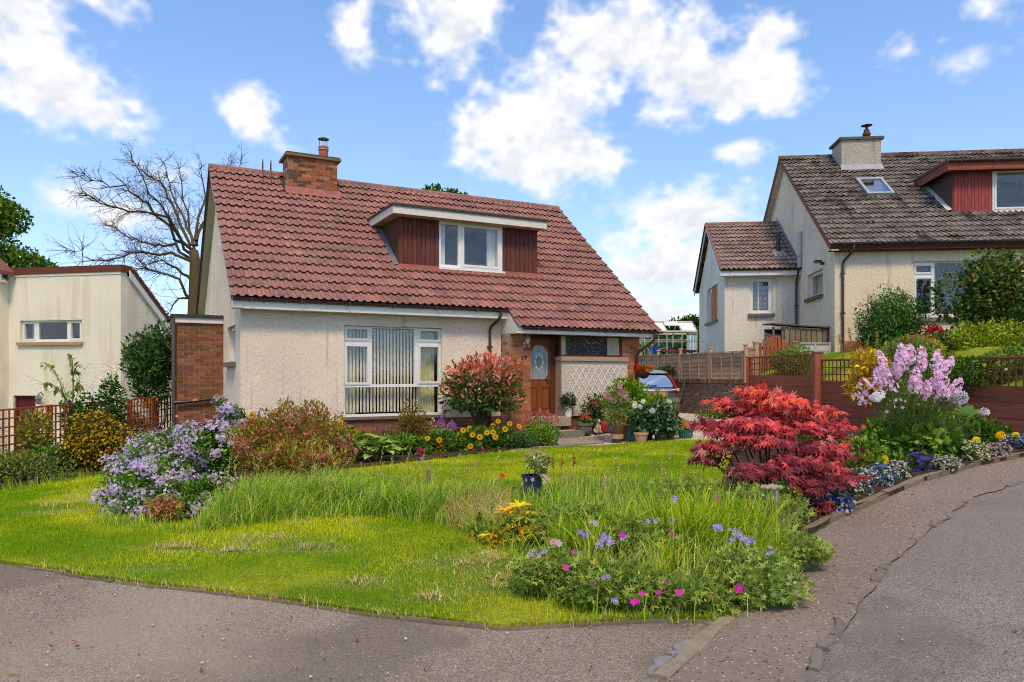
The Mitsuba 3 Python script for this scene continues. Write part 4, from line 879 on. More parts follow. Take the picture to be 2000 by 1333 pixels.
def post(parent, p, z0, z1, w=.09, col=WF, cap=True, m='wood_up'):
    put('post', B().box((p[0] - w / 2, p[1] - w / 2, z0), (p[0] + w / 2, p[1] + w / 2, z1), jit(col, r, .06)), m, parent)
    if cap: put('post_cap', B().add([(p[0] + x * (w / 2 + .025), p[1] + y * (w / 2 + .025), z) for x, y, z in ((-1, -1, z1), (1, -1, z1), (1, 1, z1), (-1, 1, z1), (-1, -1, z1 + .025), (1, -1, z1 + .025), (1, 1, z1 + .025), (-1, 1, z1 + .025))] + [(p[0], p[1], z1 + .055)], [[0, 1, 5], [0, 5, 4], [1, 2, 6], [1, 6, 5], [2, 3, 7], [2, 7, 6], [3, 0, 4], [3, 4, 7], [4, 5, 8], [5, 6, 8], [6, 7, 8], [7, 4, 8]], col), 'wood_flat', parent)
for k, (a, b_) in enumerate(zip(FP[:-1], FP[1:])):
    a2 = along(a, b_, 0); z1 = 2.22 + .02 * k
    panel(PF, along(a, b_, .02), along(a, b_, .98), 1.42, z1, WF * (1, .95, 1.02, .9, .95)[k])
    post(PF, a, 1.3, z1 + .16 if k else z1 + .2)
panel(PF, (6.98, 22.02), (7.32, 22.35), 1.42, 2.3, WF * .9, bays=1); post(PF, (7.36, 22.4), 1.3, 2.5, .11)
# picket gate, white panel and log store behind the red fence
GT = thing('picket_gate', 'brown arched picket gate behind the red trellis fence', 'gate')
for k in range(9):
    x = 7.52 + k * .115; t = (k - 3.5) / 4.5
    put('picket', B().prism([(x, 1.5), (x + .088, 1.5), (x + .088, 2.72 - .36 * t * t), (x, 2.73 - .36 * t * t)], 22.6, 22.62, jit(s(160, 92, 62), r, .08), XZ()), 'wood_up', GT)
for z in (1.8, 2.3): put('rail', B().box((7.5, 22.623, z), (8.55, 22.65, z + .09), s(140, 84, 58)), 'wood_flat', GT)
for x in (7.42, 8.62): post(GT, (x, 22.62), 1.4, 2.52, .11, s(150, 126, 100))
PW = thing('whitewashed_panel', 'whitewashed fence panel between the picket gate and the brick base of the right house', 'fence')
panel(PW, (8.72, 22.62), (9.72, 22.6), 1.5, 2.48, s(196, 192, 188), rows=5, bays=2)
LS = thing('log_store', 'grey slatted timber bin store with open left end against the right house', 'store')
for k in range(8):
    x = 8.45 + k * .168
    put('slat', B().box((x, 23.0, 2.0), (x + .145, 23.025, 3.02 - k * .012), jit(s(138, 124, 98), r, .1)), 'wood_up', LS)
put('roof', B().add([(8.05, 22.9, 3.10), (9.9, 22.9, 2.98), (9.9, 23.9, 3.02), (8.05, 23.9, 3.14), (8.05, 22.9, 3.14), (9.9, 22.9, 3.02), (9.9, 23.9, 3.06), (8.05, 23.9, 3.18)], [[0, 1, 2, 3], [4, 5, 6, 7], [0, 1, 5, 4], [1, 2, 6, 5], [2, 3, 7, 6], [3, 0, 4, 7]], s(110, 96, 78)), 'wood_flat', LS)
put('back', B().box((8.1, 23.8, 2.0), (9.85, 23.83, 3.0), s(70, 62, 52)), 'wood_up', LS)
for x, y in ((8.12, 23.03), (8.4, 23.03), (9.84, 23.03)): put('post', B().box((x - .03, y - .0, 1.9), (x + .03, y + .07, 3.02), s(130, 114, 92)), 'wood_up', LS)
WB = thing('wheelie_bin', 'black bin lid standing inside the open end of the slatted store', 'bin')
put('body', B().add([(8.15, 23.2, 1.9), (8.55, 23.2, 1.9), (8.6, 23.7, 1.9), (8.12, 23.7, 1.9), (8.12, 23.15, 2.7), (8.6, 23.15, 2.7), (8.65, 23.75, 2.8), (8.1, 23.75, 2.8)], [[0, 1, 5, 4], [1, 2, 6, 5], [2, 3, 7, 6], [3, 0, 4, 7], [4, 5, 6, 7]], (.015, .015, .018)), 'gloss', WB)
put('lid', B().add([(8.1, 23.1, 2.71), (8.62, 23.1, 2.71), (8.67, 23.78, 2.83), (8.08, 23.78, 2.83), (8.12, 23.12, 2.76), (8.6, 23.12, 2.76), (8.64, 23.76, 2.9), (8.1, 23.76, 2.9)], [[0, 1, 5, 4], [1, 2, 6, 5], [2, 3, 7, 6], [3, 0, 4, 7], [4, 5, 6, 7]], (.02, .02, .022)), 'gloss', WB)
# red brown plank fence with trellis top along the right boundary
SF = thing('plank_fence', 'red brown plank fence with a square trellis top along the right border', 'fence')
RD, r = s(148, 84, 64, 1.0), rng(83)
def trellis(parent, a, b_, za, zb, h, sp, col, w=.022, th=.018, nh=2, rail=True, name='slat'):
    a, b_ = np.array(a, float), np.array(b_, float); L_ = np.linalg.norm(b_ - a); d = (b_ - a) / L_
    n = np.array([d[1], -d[0]]); n = -n if n @ a > 0 else n
    k = int(round(L_ / sp)); at = lambda t, z, o: (*(a + d * t + n * o), z + za + (zb - za) * t / L_)
    kinds = [B().box((-w / 2, -th / 2, 0), (w / 2, th / 2, h), jit(col, r, .1), np.stack([[*d, 0], [*n, 0], [0, 0, 1]], 1)).ply('wood_up') for _ in range(3)]
    for i in range(k + 1): put(name, kinds[i % 3], None, parent, xf=T().translate(list(at(i * L_ / k, 0, 0))))
    for j_ in range(nh + 1):
        z = h * j_ / nh if nh else 0
        put(name, B().beam(at(0, z, th + .001), at(L_, z, th + .001), th, w * (1.0 if j_ < nh else 1.3), jit(col, r, .1)), 'wood_flat', parent)
SEC = [((7.0, 21.95), (7.54, 18.46), 1.50, 1.50, .52, 3), ((7.60, 18.3), (8.15, 15.3), 1.37, 1.33, .50, 3), ((8.15, 15.2), (8.64, 12.4), 1.34, 1.30, .49, 3), ((8.65, 12.3), (9.2, 9.1), 1.3, 1.3, .49, 3)]
for k, (a, b_, za, zb, h, nh) in enumerate(SEC):
    for q in range(6):
        z1, z2 = za - .275 * q, zb - .275 * q
        put('plank', B().add([(*a, z1 - .268), (*b_, z2 - .268), (*b_, z2), (*a, z1), (a[0] + .05, a[1], z1 - .268), (b_[0] + .05, b_[1], z2 - .268), (b_[0] + .05, b_[1], z2), (a[0] + .05, a[1], z1)], [[0, 1, 2, 3], [4, 5, 6, 7], [0, 1, 5, 4], [1, 2, 6, 5], [2, 3, 7, 6], [3, 0, 4, 7]], jit(RD * (1.0, .9, 1.0, 1.05)[k], r, .09)), 'wood_flat', SF)
    trellis(SF, np.array(a) + [.03, 0], np.array(b_) + [.03, 0], za + .01, zb + .01, h, .15, RD * .85, nh=nh)
    put('top_rail', B().beam((a[0] + .02, a[1], za + h + .03), (b_[0] + .02, b_[1], zb + h + .03), .06, .03, RD * 1.2), 'wood_flat', SF)
post(SF, (7.0, 22.02), -.2, 2.06, .16, RD * 1.05, False); post(SF, (7.56, 18.38), -.2, 2.08, .22, RD, False)
put('post_cap', B().box((7.42, 18.24, 2.085), (7.7, 18.52, 2.12), s(170, 150, 135)), 'wood_flat', SF); put('post_cap', B().box((6.9, 21.92, 2.065), (7.1, 22.12, 2.09), s(170, 150, 135)), 'wood_flat', SF)
post(SF, (8.15, 15.25), -.2, 1.9, .1, RD, False)
# orange brown trellis along the left boundary
TF = thing('trellis_fence', 'orange brown square trellis fence with posts along the left border', 'fence')
TC_, r = s(176, 92, 52), rng(84)
ys = [10.9, 12.35, 13.8, 15.2, 16.7, 17.7, 18.9]
for k, (a, b_) in enumerate(zip(ys[:-1], ys[1:])):
    trellis(TF, (-8.6, a + .05), (-8.6, b_ - .05), -.12, -.10, 1.03 + .015 * k, .15, TC_, .024, .02, nh=7)
for y in ys[1:]: post(TF, (-8.6, y), -.3, .97, .09, TC_ * .95, False)
# greenhouse
GH = thing('greenhouse', 'pale framed glass greenhouse with an open roof vent behind the panel fence', 'greenhouse')
gx0, gx1, gy0, gy1, gz, ge, gr = 5.9, 8.72, 35.0, 37.0, 2.0, 3.6, 4.12
GC = s(176, 184, 164); gm = (gy0 + gy1) / 2
def bar(a, b_, w=.045): put('bar', B().beam(a, b_, w, w, GC, up=(0, .3, 1) if abs(b_[2] - a[2]) < 1.5 else (0, 1, 0)), 'gloss', GH)
for x in np.linspace(gx0, gx1, 5):
    bar((x, gy0, gz), (x, gy0, ge)); bar((x, gy1, gz), (x, gy1, ge)); bar((x, gy0, ge), (x, gm, gr)); bar((x, gy1, ge), (x, gm, gr))
for y in (gy0, gy1):
    bar((gx0, y, ge), (gx1, y, ge), .08); bar((gx0, y, gz + .02), (gx1, y, gz + .02), .08); bar((gx0, y, 3.2), (gx1, y, 3.2), .03)
bar((gx0, gm, gr), (gx1, gm, gr), .08); bar((gx0 + .1, gy0 - .02, 3.55), (gx0 + .7, gy0 - .02, 2.4), .03)
for x in (gx1,):
    for y in np.linspace(gy0 + .4, gy1 - .4, 3): bar((x, y, gz), (x, y, ge + .3))
xs = np.linspace(gx0, gx1, 5)
for k in range(4):
    a, b_ = xs[k] + .025, xs[k + 1] - .025
    put('pane', B().add([(a, gy0, gz + .05), (b_, gy0, gz + .05), (b_, gy0, ge - .04), (a, gy0, ge - .04)], [[0, 1, 2, 3]], (.5, .5, .5)), 'glass', GH)
    if k == 2:
        put('roof_vent', B().add([(a, gy0 + .25, ge + .3), (b_, gy0 + .25, ge + .3), (b_, gm, gr + .03), (a, gm, gr + .03)], [[0, 1, 2, 3]], (.7, .74, .76)), 'lens', GH); continue
    put('roof_pane', B().add([(a, gy0 + .02, ge + .02), (b_, gy0 + .02, ge + .02), (b_, gm, gr - .02), (a, gm, gr - .02)], [[0, 1, 2, 3]], (.72, .76, .78)), 'lens', GH)
put('pane', B().add([(gx1, gy0, gz), (gx1, gy1, gz), (gx1, gy1, ge), (gx1, gm, gr), (gx1, gy0, ge)], [[0, 1, 2, 2], [0, 2, 4, 4], [2, 3, 4, 4]], (.5, .5, .5)), 'glass', GH)
BK = thing('bucket', 'bright blue bucket standing behind the panel fence below the greenhouse', 'bucket')
put('body', B().lathe([(0, 0), (.13, 0), (.16, .3), (.17, .31), (.15, .3), (.12, .02)], (5.98, 31, 2.42), s(20, 70, 210), 18), 'gloss', BK)
TP = thing('garden_cover', 'crumpled purple sheet over a low brown table behind the panel fence', 'cover')
gxx, gyy = np.meshgrid(np.linspace(6.2, 7.3, 16), np.linspace(30.6, 31.3, 8))
zz = 2.56 + .1 * np.exp(-((gxx - 6.5) / .35) ** 2) + .05 * meshkit.fbm(np.stack([gxx * 4, gyy * 4, gxx * 0], -1), 3)
i, j = np.meshgrid(np.arange(7), np.arange(15), indexing='ij')
put('sheet', B().add(np.stack([gxx, gyy, zz], -1).reshape(-1, 3), np.stack([i * 16 + j, i * 16 + j + 1, (i + 1) * 16 + j + 1, (i + 1) * 16 + j], -1).reshape(-1, 4), s(150, 130, 205)), 'gloss', TP, smooth=True)
put('table', B().box((6.2, 30.55, 2.5), (7.6, 31.35, 2.57), s(120, 72, 60)), 'wood_flat', TP)
for x in (6.3, 7.5): put('leg', B().box((x - .03, 30.9, 2.0), (x + .03, 30.96, 2.499), s(110, 66, 54)), 'wood_up', TP)

# ---------------------------------------------------------------- the car on the drive
CAR = thing('parked_car', 'dark grey estate car seen from behind on the drive beside the house', 'car')
XC = T().translate([4.80, 24.5, 0]).rotate([0, 0, 1], 15)
def ring(z, y0, y1, w, rad, n=6):
    q = []
    for cx, cy, a0 in ((w - rad, y0 + rad, -90), (w - rad, y1 - rad, 0), (-w + rad, y1 - rad, 90), (-w + rad, y0 + rad, 180)):
        for k in range(n + 1):
            a = math.radians(a0 + 90 * k / n); q.append((cx + rad * math.cos(a), cy + rad * math.sin(a), z))
    return q
def stack(rings, col):
    n = len(rings[0]); v = np.array(rings).reshape(-1, 3); i, j = np.meshgrid(np.arange(len(rings) - 1), np.arange(n), indexing='ij')
    b = B().add(v, np.stack([i * n + j, i * n + (j + 1) % n, (i + 1) * n + (j + 1) % n, (i + 1) * n + j], -1).reshape(-1, 4), col)
    return b.add(np.array(rings[-1]), [[0, k, k + 1] for k in range(1, n - 1)], col)
PAINT = s(104, 104, 114)
put('body', stack([ring(.66, .03, 4.45, .83, .2), ring(.78, .05, 4.45, .835, .2), ring(.98, .06, 4.3, .83, .2), ring(1.06, .09, 3.6, .80, .2), ring(1.10, .11, 3.5, .785, .2)], PAINT), 'carpaint', CAR, xf=XC)
put('cabin', stack([ring(1.10, .12, 3.45, .78, .2), ring(1.35, .27, 3.0, .71, .2), ring(1.52, .38, 2.75, .65, .2), ring(1.60, .46, 2.6, .61, .2)], (.015, .016, .018)), 'lens', CAR, xf=XC)
put('roof', stack([ring(1.595, .36, 2.65, .625, .2), ring(1.64, .38, 2.6, .61, .2), ring(1.69, .55, 2.4, .52, .2), ring(1.705, .7, 2.2, .4, .2)], s(170, 176, 186)), 'carpaint', CAR, xf=XC, smooth=True)
put('bumper', stack([ring(.34, .02, 4.5, .80, .22), ring(.42, -.05, 4.55, .83, .24), ring(.56, -.07, 4.56, .84, .24), ring(.60, -.05, 4.55, .835, .24), ring(.655, .02, 4.5, .83, .22)], (.025, .026, .03)), 'gloss', CAR, xf=XC)
put('bumper_top', B().box((-.78, -.06, .64), (.78, .04, .78), s(150, 152, 160)), 'carpaint', CAR, xf=XC)
def back(z): return np.interp(z, [1.1, 1.35, 1.52, 1.6], [.12, .27, .38, .46])
q = [(-.62, 1.13), (.62, 1.13), (.64, 1.2), (.58, 1.38), (.5, 1.5), (.4, 1.53), (-.4, 1.53), (-.5, 1.5), (-.58, 1.38), (-.64, 1.2)]
put('rear_window', B().add([(x, back(z) - .012, z) for x, z in q], [[0, k, k + 1] for k in range(1, 9)], (.78, .78, .77)), 'mirror', CAR, xf=XC)
put('wiper', B().beam((-.3, .1, 1.17), (.06, .12, 1.2), .02, .02, (.01, .01, .01)), 'gloss', CAR, xf=XC)
for sx in (-1, 1):
    put('tail_light', B().add([(sx * x, y, z) for x, y, z in ((.60, .40, 1.57), (.66, .34, 1.5), (.76, .10, 1.12), (.8, .05, .98), (.8, .04, .86), (.74, .02, .86), (.72, .03, 1.0), (.69, .10, 1.14), (.6, .33, 1.5))], [[0, 1, 8, 8], [1, 2, 7, 8], [2, 3, 6, 7], [3, 4, 5, 6]], s(210, 30, 36)), 'lens', CAR, xf=XC)
    put('lamp_lens', B().box((sx * .715, .0, 1.0), (sx * .80, .06, 1.1), s(235, 190, 190)), 'lens', CAR, xf=XC)
    put('reflector', B().box((sx * .62, -.082, .47), (sx * .78, -.05, .55), s(200, 20, 30)), 'lens', CAR, xf=XC)
    for yw in (.75, 3.55):
        k = put('wheel', B().lathe([(0, -.1), (.33, -.1), (.345, -.06), (.345, .06), (.33, .1), (0, .1)], (0, 0, 0), (.012, .012, .012), 24), 'matte', CAR, xf=XC @ T().translate([sx * .74, yw, .345]).rotate([0, 1, 0], 90))
        put('hub', B().lathe([(0, -.112), (.2, -.108), (.22, -.1), (.22, .1), (.2, .108), (0, .112)], (0, 0, 0), s(150, 150, 155), 18), 'metal', k, xf=XC @ T().translate([sx * .74, yw, .345]).rotate([0, 1, 0], 90))
put('chrome_strip', B().add([(-.72, -.0, 1.04), (-.3, -.015, 1.015), (.3, -.015, 1.015), (.72, .0, 1.04), (.7, .02, 1.075), (.3, .0, 1.055), (-.3, .0, 1.055), (-.7, .02, 1.075)], [[0, 1, 6, 7], [1, 2, 5, 6], [2, 3, 4, 5]], (.8, .8, .82)), 'metal', CAR, xf=XC)
em = B().prism(Polygon([(-.07, .99), (.07, .99), (.085, 1.09), (-.085, 1.09)]).difference(Polygon([(-.052, 1.005), (.052, 1.005), (.066, 1.076), (-.066, 1.076)])), -.03, -.016, (.85, .85, .87), XZ())
for sx in (-1, 1): em.prism([(sx * .03, 1.004), (sx * .044, 1.004), (sx * .056, 1.077), (sx * .04, 1.077)], -.03, -.016, (.85, .85, .87), XZ())
em.box((-.034, -.03, 1.03), (.034, -.016, 1.046), (.85, .85, .87))
put('emblem', em, 'metal', CAR, xf=XC)
put('plate_recess', B().add([(-.36, -.003, .80), (.36, -.003, .80), (.40, .0, 1.0), (-.40, .0, 1.0)], [[0, 1, 2, 3]], s(160, 162, 168)), 'carpaint', CAR, xf=XC)
put('number_plate', B().box((-.27, -.02, .835), (.27, -.006, .955), s(232, 176, 40)), 'gloss', CAR, xf=XC)

# ---------------------------------------------------------------- leaves, flowers and how plants are put together
def norm(a): return a / (np.linalg.norm(a, axis=-1, keepdims=True) + 1e-9)
def L_simple(w=.3, fold=.08, droop=.1):
    return (np.array([[0, 0, 0], [-w, .45, 0], [w, .45, 0], [0, 1, -droop], [0, .5, -fold]], float), np.array([[0, 4, 1], [0, 2, 4], [1, 4, 3], [4, 2, 3]]), np.zeros(5))
def L_quad(w=.3): return (np.array([[0, 0, 0], [-w, .5, .06], [w, .5, .06], [0, 1, -.05]], float), np.array([[0, 2, 1], [1, 2, 3]]), np.zeros(4))
def L_strap(w=.03, n=3, droop=.4):
    t = np.linspace(0, 1, n + 1); v, f = [], []
    for k, a in enumerate(t[:-1]): v += [[-w * (1 - a * .6), a, -droop * a * a], [w * (1 - a * .6), a, -droop * a * a]]
    v.append([0, 1 - droop * .3, -droop])
    for k in range(n - 1): f += [[2 * k, 2 * k + 1, 2 * k + 3], [2 * k, 2 * k + 3, 2 * k + 2]]
    f.append([2 * n - 2, 2 * n - 1, 2 * n]); return np.array(v, float), np.array(f), np.zeros(len(v))
def L_lobed(n=7, spread=250, inner=.35, droop=.25, narrow=.8):
    a = np.radians(np.linspace(-spread / 2, spread / 2, n)); r = 1 - .45 * np.abs(np.linspace(-1, 1, n)) ** 1.5
    v, f = [[0, 0, 0]], []; da = (a[1] - a[0]) * .5
    pts = [(a[0] - da, inner * .7)]
    for k in range(n): pts += [(a[k] - da * .35 * narrow, r[k] * .62), (a[k], r[k]), (a[k] + da * .35 * narrow, r[k] * .62), (a[k] + da, inner)]
    for t, q in pts: v.append([math.sin(t) * q, math.cos(t) * q, -droop * q * q])
    for k in range(len(pts) - 1): f.append([0, k + 2, k + 1])
    return np.array(v, float), np.array(f), np.zeros(len(v))
def L_round(w=.36, droop=.3, n=5):
    t = np.linspace(0, 1, n + 1); h = w * np.sin(np.pi * t ** .8); v, f = [], []
    for a, q in zip(t, h): v += [[-q, a, .10 * q / w - droop * a * a], [0, a, -.0 - droop * a * a], [q, a, .10 * q / w - droop * a * a]]
    for k in range(n):
        for c in (0, 1): b_ = 3 * k + c; f += [[b_, b_ + 1, b_ + 4], [b_, b_ + 4, b_ + 3]]
    return np.array(v, float), np.array(f), np.zeros(len(v))
def F_petals(n=5, w=.34, cup=.25, centre=.16):
    v, f, k = [], [], []
    for i in range(n):
        a = 2 * np.pi * i / n
        for r, t, z in ((.05, 0, 0), (.62, -w, cup * .6), (.62, w, cup * .6), (1, 0, cup)):
            x, y = r * math.cos(a) - t * math.sin(a), r * math.sin(a) + t * math.cos(a); v.append([x, y, z]); k.append(0)
        b_ = 4 * i; f += [[b_, b_ + 2, b_ + 1], [b_ + 1, b_ + 2, b_ + 3]]
    if centre:
        b_ = len(v); m = 6
        for i in range(m): v.append([centre * math.cos(2 * np.pi * i / m), centre * math.sin(2 * np.pi * i / m), .06]); k.append(1)
        v.append([0, 0, .06 + centre * .7]); k.append(1)
        f += [[b_ + i, b_ + (i + 1) % m, b_ + m] for i in range(m)]
    return np.array(v, float), np.array(f), np.array(k, float)
def F_pompon(n=46, seed=1):
    r = rng(seed); v, f = [], []
    for i in range(n):
        z = 1 - 1.5 * (i + .5) / n; a = i * 2.39996; q = math.sqrt(max(0, 1 - z * z)); d = np.array([q * math.cos(a), q * math.sin(a), z])
        u = norm(d * z - np.array([.01, .02, 1.])); t = np.cross(d, u); b_ = len(v); k = r.uniform(.9, 1.1); w = 1.15 / math.sqrt(n) * 1.5
        v += [d * .74 - u * w, d * .9 * k + t * w * .8, d * .9 * k - t * w * .8, d * .98 * k + u * w * .9 + d * .06]; f += [[b_, b_ + 1, b_ + 3], [b_, b_ + 3, b_ + 2]]
    return np.array(v), np.array(f), np.zeros(len(v))
def scatter(b, tm, P, D, N, S, C, C2=None):
    """copies of a template at P, its y axis along D, its z axis near N"""
    V, F, K = tm; P, D, N = np.asarray(P, float), norm(np.asarray(D, float)), np.asarray(N, float)
    n = len(P); S = np.broadcast_to(np.asarray(S, float), (n,))
    x = norm(np.cross(D, N)); z = np.cross(x, D)
    v = P[:, None] + S[:, None, None] * (V[None, :, 0:1] * x[:, None] + V[None, :, 1:2] * D[:, None] + V[None, :, 2:3] * z[:, None])
    C = np.broadcast_to(C, (n, 3)); c = np.repeat(C[:, None], len(V), 1)
    if C2 is not None: c = np.where(K[None, :, None] > 0, np.asarray(C2), c)
    f = (np.arange(n) * len(V))[:, None, None] + F[None]
    return b.add(v.reshape(-1, 3), f.reshape(-1, 3), c.reshape(-1, 3))
def facing(b, tm, P, N, S, C, C2=None, seed=0):
    """flowers at P that face along N"""
    r = rng(seed); N = norm(np.asarray(N, float) + 1e-3); D = norm(np.cross(N, r.normal(0, 1, N.shape)))
    return scatter(b, tm, P, D, N, S, C, C2)
def tint(cols, n, r, a=.14, w=None):
    cols = np.asarray(cols); c = cols[r.choice(len(cols), n, p=w)] * (1 + r.normal(0, a, (n, 1))) * (1 + r.normal(0, a * .3, (n, 3)))
    return np.clip(c, .004, .95)
def sphere_dirs(n, r, up=0.0):
    d = norm(r.normal(0, 1, (n, 3)))
    return d if not up else norm(d + [0, 0, up])
def lobes(r, n, c, R, spread=.75, size=(.3, .55)):
    """a crown as a few overlapping lumps inside an ellipsoid at c with half axes R"""
    d = sphere_dirs(n, r); d[:, 2] = d[:, 2] * .9 + .1
    q = r.uniform(.2, 1, (n, 1)) ** .5 * spread
    return [(np.array(c) + d[i] * q[i] * R, np.array(R) * r.uniform(*size)) for i in range(n)]
def crown_points(lb, n, r, shell=.5, bump=.22, f=2.2, seed=0):
    """points spread through the lumps, thicker near their skins; outward directions"""
    w = np.array([np.prod(q[1]) ** (2 / 3) for q in lb]); k = r.choice(len(lb), n, p=w / w.sum())
    c, R = np.array([q[0] for q in lb])[k], np.array([q[1] for q in lb])[k]
    d = sphere_dirs(n, r); rad = (1 - shell * r.random((n, 1)) ** 1.6)
    wob_ = 1 + bump * 2 * (meshkit.fbm(d * f + k[:, None] * 7.3, 3, seed) - .5)[:, None]
    return c + d * R * rad * wob_, norm(d / R)
def bush(key, label, cat, base, lb, n, tm, size, cols, seed, group=None, droop=.2, up=.35, stems=8, stem_r=.012, stem_c=None, m='leaf', w=None, shell=.5, zmin=None, name='foliage', a=.14, out=.9, **kw):
    """a leafy plant: stems from the ground, leaves through its lumps"""
    r = rng(seed); t = thing(key, label, cat, group)
    P, d = crown_points(lb, n, r, shell, seed=seed, **kw)
    if zmin is not None:
        k = P[:, 2] > zmin; P, d = P[k], d[k]
    n = len(P); D = norm(d * out + r.normal(0, .55, (n, 3)) + [0, 0, up] - np.array([0, 0, droop]))
    N = norm(d * .4 + [0, 0, .9] + r.normal(0, .45, (n, 3)))
    put(name, scatter(B(), tm, P, D, N, size * r.uniform(.65, 1.25, n), tint(cols, n, r, a, w)), m, t, kind='stuff')
    if stems:
        b = B(); sc = np.array(stem_c if stem_c is not None else s(92, 74, 52))
        for i in range(stems):
            c = lb[i % len(lb)][0] + r.normal(0, .1, 3) * lb[i % len(lb)][1]; p0 = np.array(base) + [*(r.normal(0, .04, 2)), -.03]
            mid = (p0 + c) / 2 + r.normal(0, .06, 3) * np.linalg.norm(c - p0); mid[2] = p0[2] + (c[2] - p0[2]) * .55
            tt = np.linspace(0, 1, 7)[:, None]; b.tube((1 - tt) ** 2 * p0 + 2 * tt * (1 - tt) * mid + tt ** 2 * c, np.linspace(stem_r, stem_r * .35, 7), sc, 5)
        put('stem', b, 'bark', t, smooth=True, kind='stuff')
    return t, lb
def blooms(t, name, lb, n, r, tm, size, cols, C2=None, top=.1, m='petal', face=.5, one_by_one=False, shell=.08, pts=None, lift=.02, toward=(0, -1, .25)):
    """flowers on the outside of the lumps, the sides towards the light first"""
    if pts is None:
        P, d = crown_points(lb, n * 6, r, shell); k = np.nonzero(d @ norm(np.array([.0, -.6, .8])) > top)[0][:n]; P, d = P[k] + d[k] * lift, d[k]
    else: P = np.asarray(pts, float); d = norm(r.normal(0, .4, P.shape) + toward)
    N = norm(d * face + [0, 0, .35] + np.array(toward) * .3 + r.normal(0, .3, P.shape)); S = size * r.uniform(.75, 1.2, len(P)); C = tint(cols, len(P), r, .1)
    if one_by_one:
        for i in range(len(P)): put(name, facing(B(), tm, P[i:i + 1], N[i:i + 1], S[i:i + 1], C[i:i + 1], C2, seed=i), m, t)
    elif len(P): put(name, facing(B(), tm, P, N, S, C, C2, seed=3), m, t, kind='stuff')
    return P
def stalks(t, base, P, r, rad=.005, col=None, spread=.1, name='stalk'):
    b = B(); col = np.array(s(96, 120, 52) if col is None else col)
    for p in np.asarray(P):
        p0 = np.array([base[0] + (p[0] - base[0]) * .35 + r.normal(0, spread * .4), base[1] + (p[1] - base[1]) * .35 + r.normal(0, spread * .4), base[2]])
        mid = (p0 + p) / 2 + r.normal(0, .03, 3); tt = np.linspace(0, 1, 5)[:, None]
        b.tube((1 - tt) ** 2 * p0 + 2 * tt * (1 - tt) * mid + tt ** 2 * p, np.linspace(rad, rad * .6, 5), col, 4, False)
    put(name, b, 'leaf', t, kind='stuff')
def blades(b, base, h, r, col, w=.004, bend=.5, seg=3, lean=(0, 0)):
    """grass: one bent, tapering strip per base point"""
    n = len(base); a = r.uniform(0, 2 * np.pi, n); q = r.uniform(.1, 1, n) * bend
    d = np.stack([np.cos(a) * q + lean[0], np.sin(a) * q + lean[1]], 1); sd = np.stack([-np.sin(a + r.normal(0, .8, n)), np.cos(a + r.normal(0, .8, n))], 1)
    h = np.broadcast_to(h, (n,)); ws = np.broadcast_to(w, (n,)); rows = []
    for k in range(seg):
        t = k / seg
        c = np.column_stack([base[:, :2] + d * (h * t ** 2)[:, None] * .8, base[:, 2] + h * (t - .28 * q * t ** 3)])
        off = np.column_stack([sd * (ws * (1 - .65 * t))[:, None], np.zeros(n)])
        rows += [c - off, c + off]
    rows.append(np.column_stack([base[:, :2] + d * h[:, None] * .8, base[:, 2] + h * (1 - .28 * q)]))
    v = np.stack(rows, 1); m = 2 * seg + 1; f = []
    for k in range(seg - 1): f += [[2 * k, 2 * k + 1, 2 * k + 3], [2 * k, 2 * k + 3, 2 * k + 2]]
    f.append([2 * seg - 2, 2 * seg - 1, 2 * seg])
    f = (np.arange(n) * m)[:, None, None] + np.array(f)[None]
    return b.add(v.reshape(-1, 3), f.reshape(-1, 3), np.repeat(col, m, 0))
def within(poly, n, r):
    poly = poly if isinstance(poly, shapely.Geometry) else Polygon(poly).buffer(0)
    x0, y0, x1, y1 = poly.bounds; out = np.zeros((0, 2))
    while len(out) < n:
        p = r.uniform([x0, y0], [x1, y1], (max(n, 1000) * 2, 2)); out = np.vstack([out, p[shapely.contains_xy(poly, p[:, 0], p[:, 1])]])
    return out[:n]
def on(x, y, dz=0.0): return (x, y, float(terrain(x, y)) + dz)
def branching(b, p, d, L, rad, r, depth, col, tips, gnarl=.22, ratio=.72, kids=(2, 4), up=.0, sides=5):
    """a limb with twigs, tapering; appends the ends of the twigs to tips"""
    n = 6; pts = [np.array(p, float)]; dirs = [norm(np.array(d, float))]
    for k in range(n):
        dirs.append(norm(dirs[-1] + r.normal(0, gnarl, 3) * .5 + [0, 0, up * .2])); pts.append(pts[-1] + dirs[-1] * L / n)
    b.tube(pts, np.linspace(rad, rad * (.45 if depth else .25), n + 1), col, sides if depth > 1 else 3, False)
    tips.append((pts[-1], dirs[-1]))
    if depth:
        for q in range(int(r.integers(*kids)) + 1):
            k = int(r.integers(2, n + 1)); a = norm(dirs[k] * .75 + r.normal(0, .55, 3))
            branching(b, pts[k], a, L * ratio * r.uniform(.6, 1.1), max(rad * .45, .0035), r, depth - 1, col, tips, gnarl, ratio, kids, up, sides)

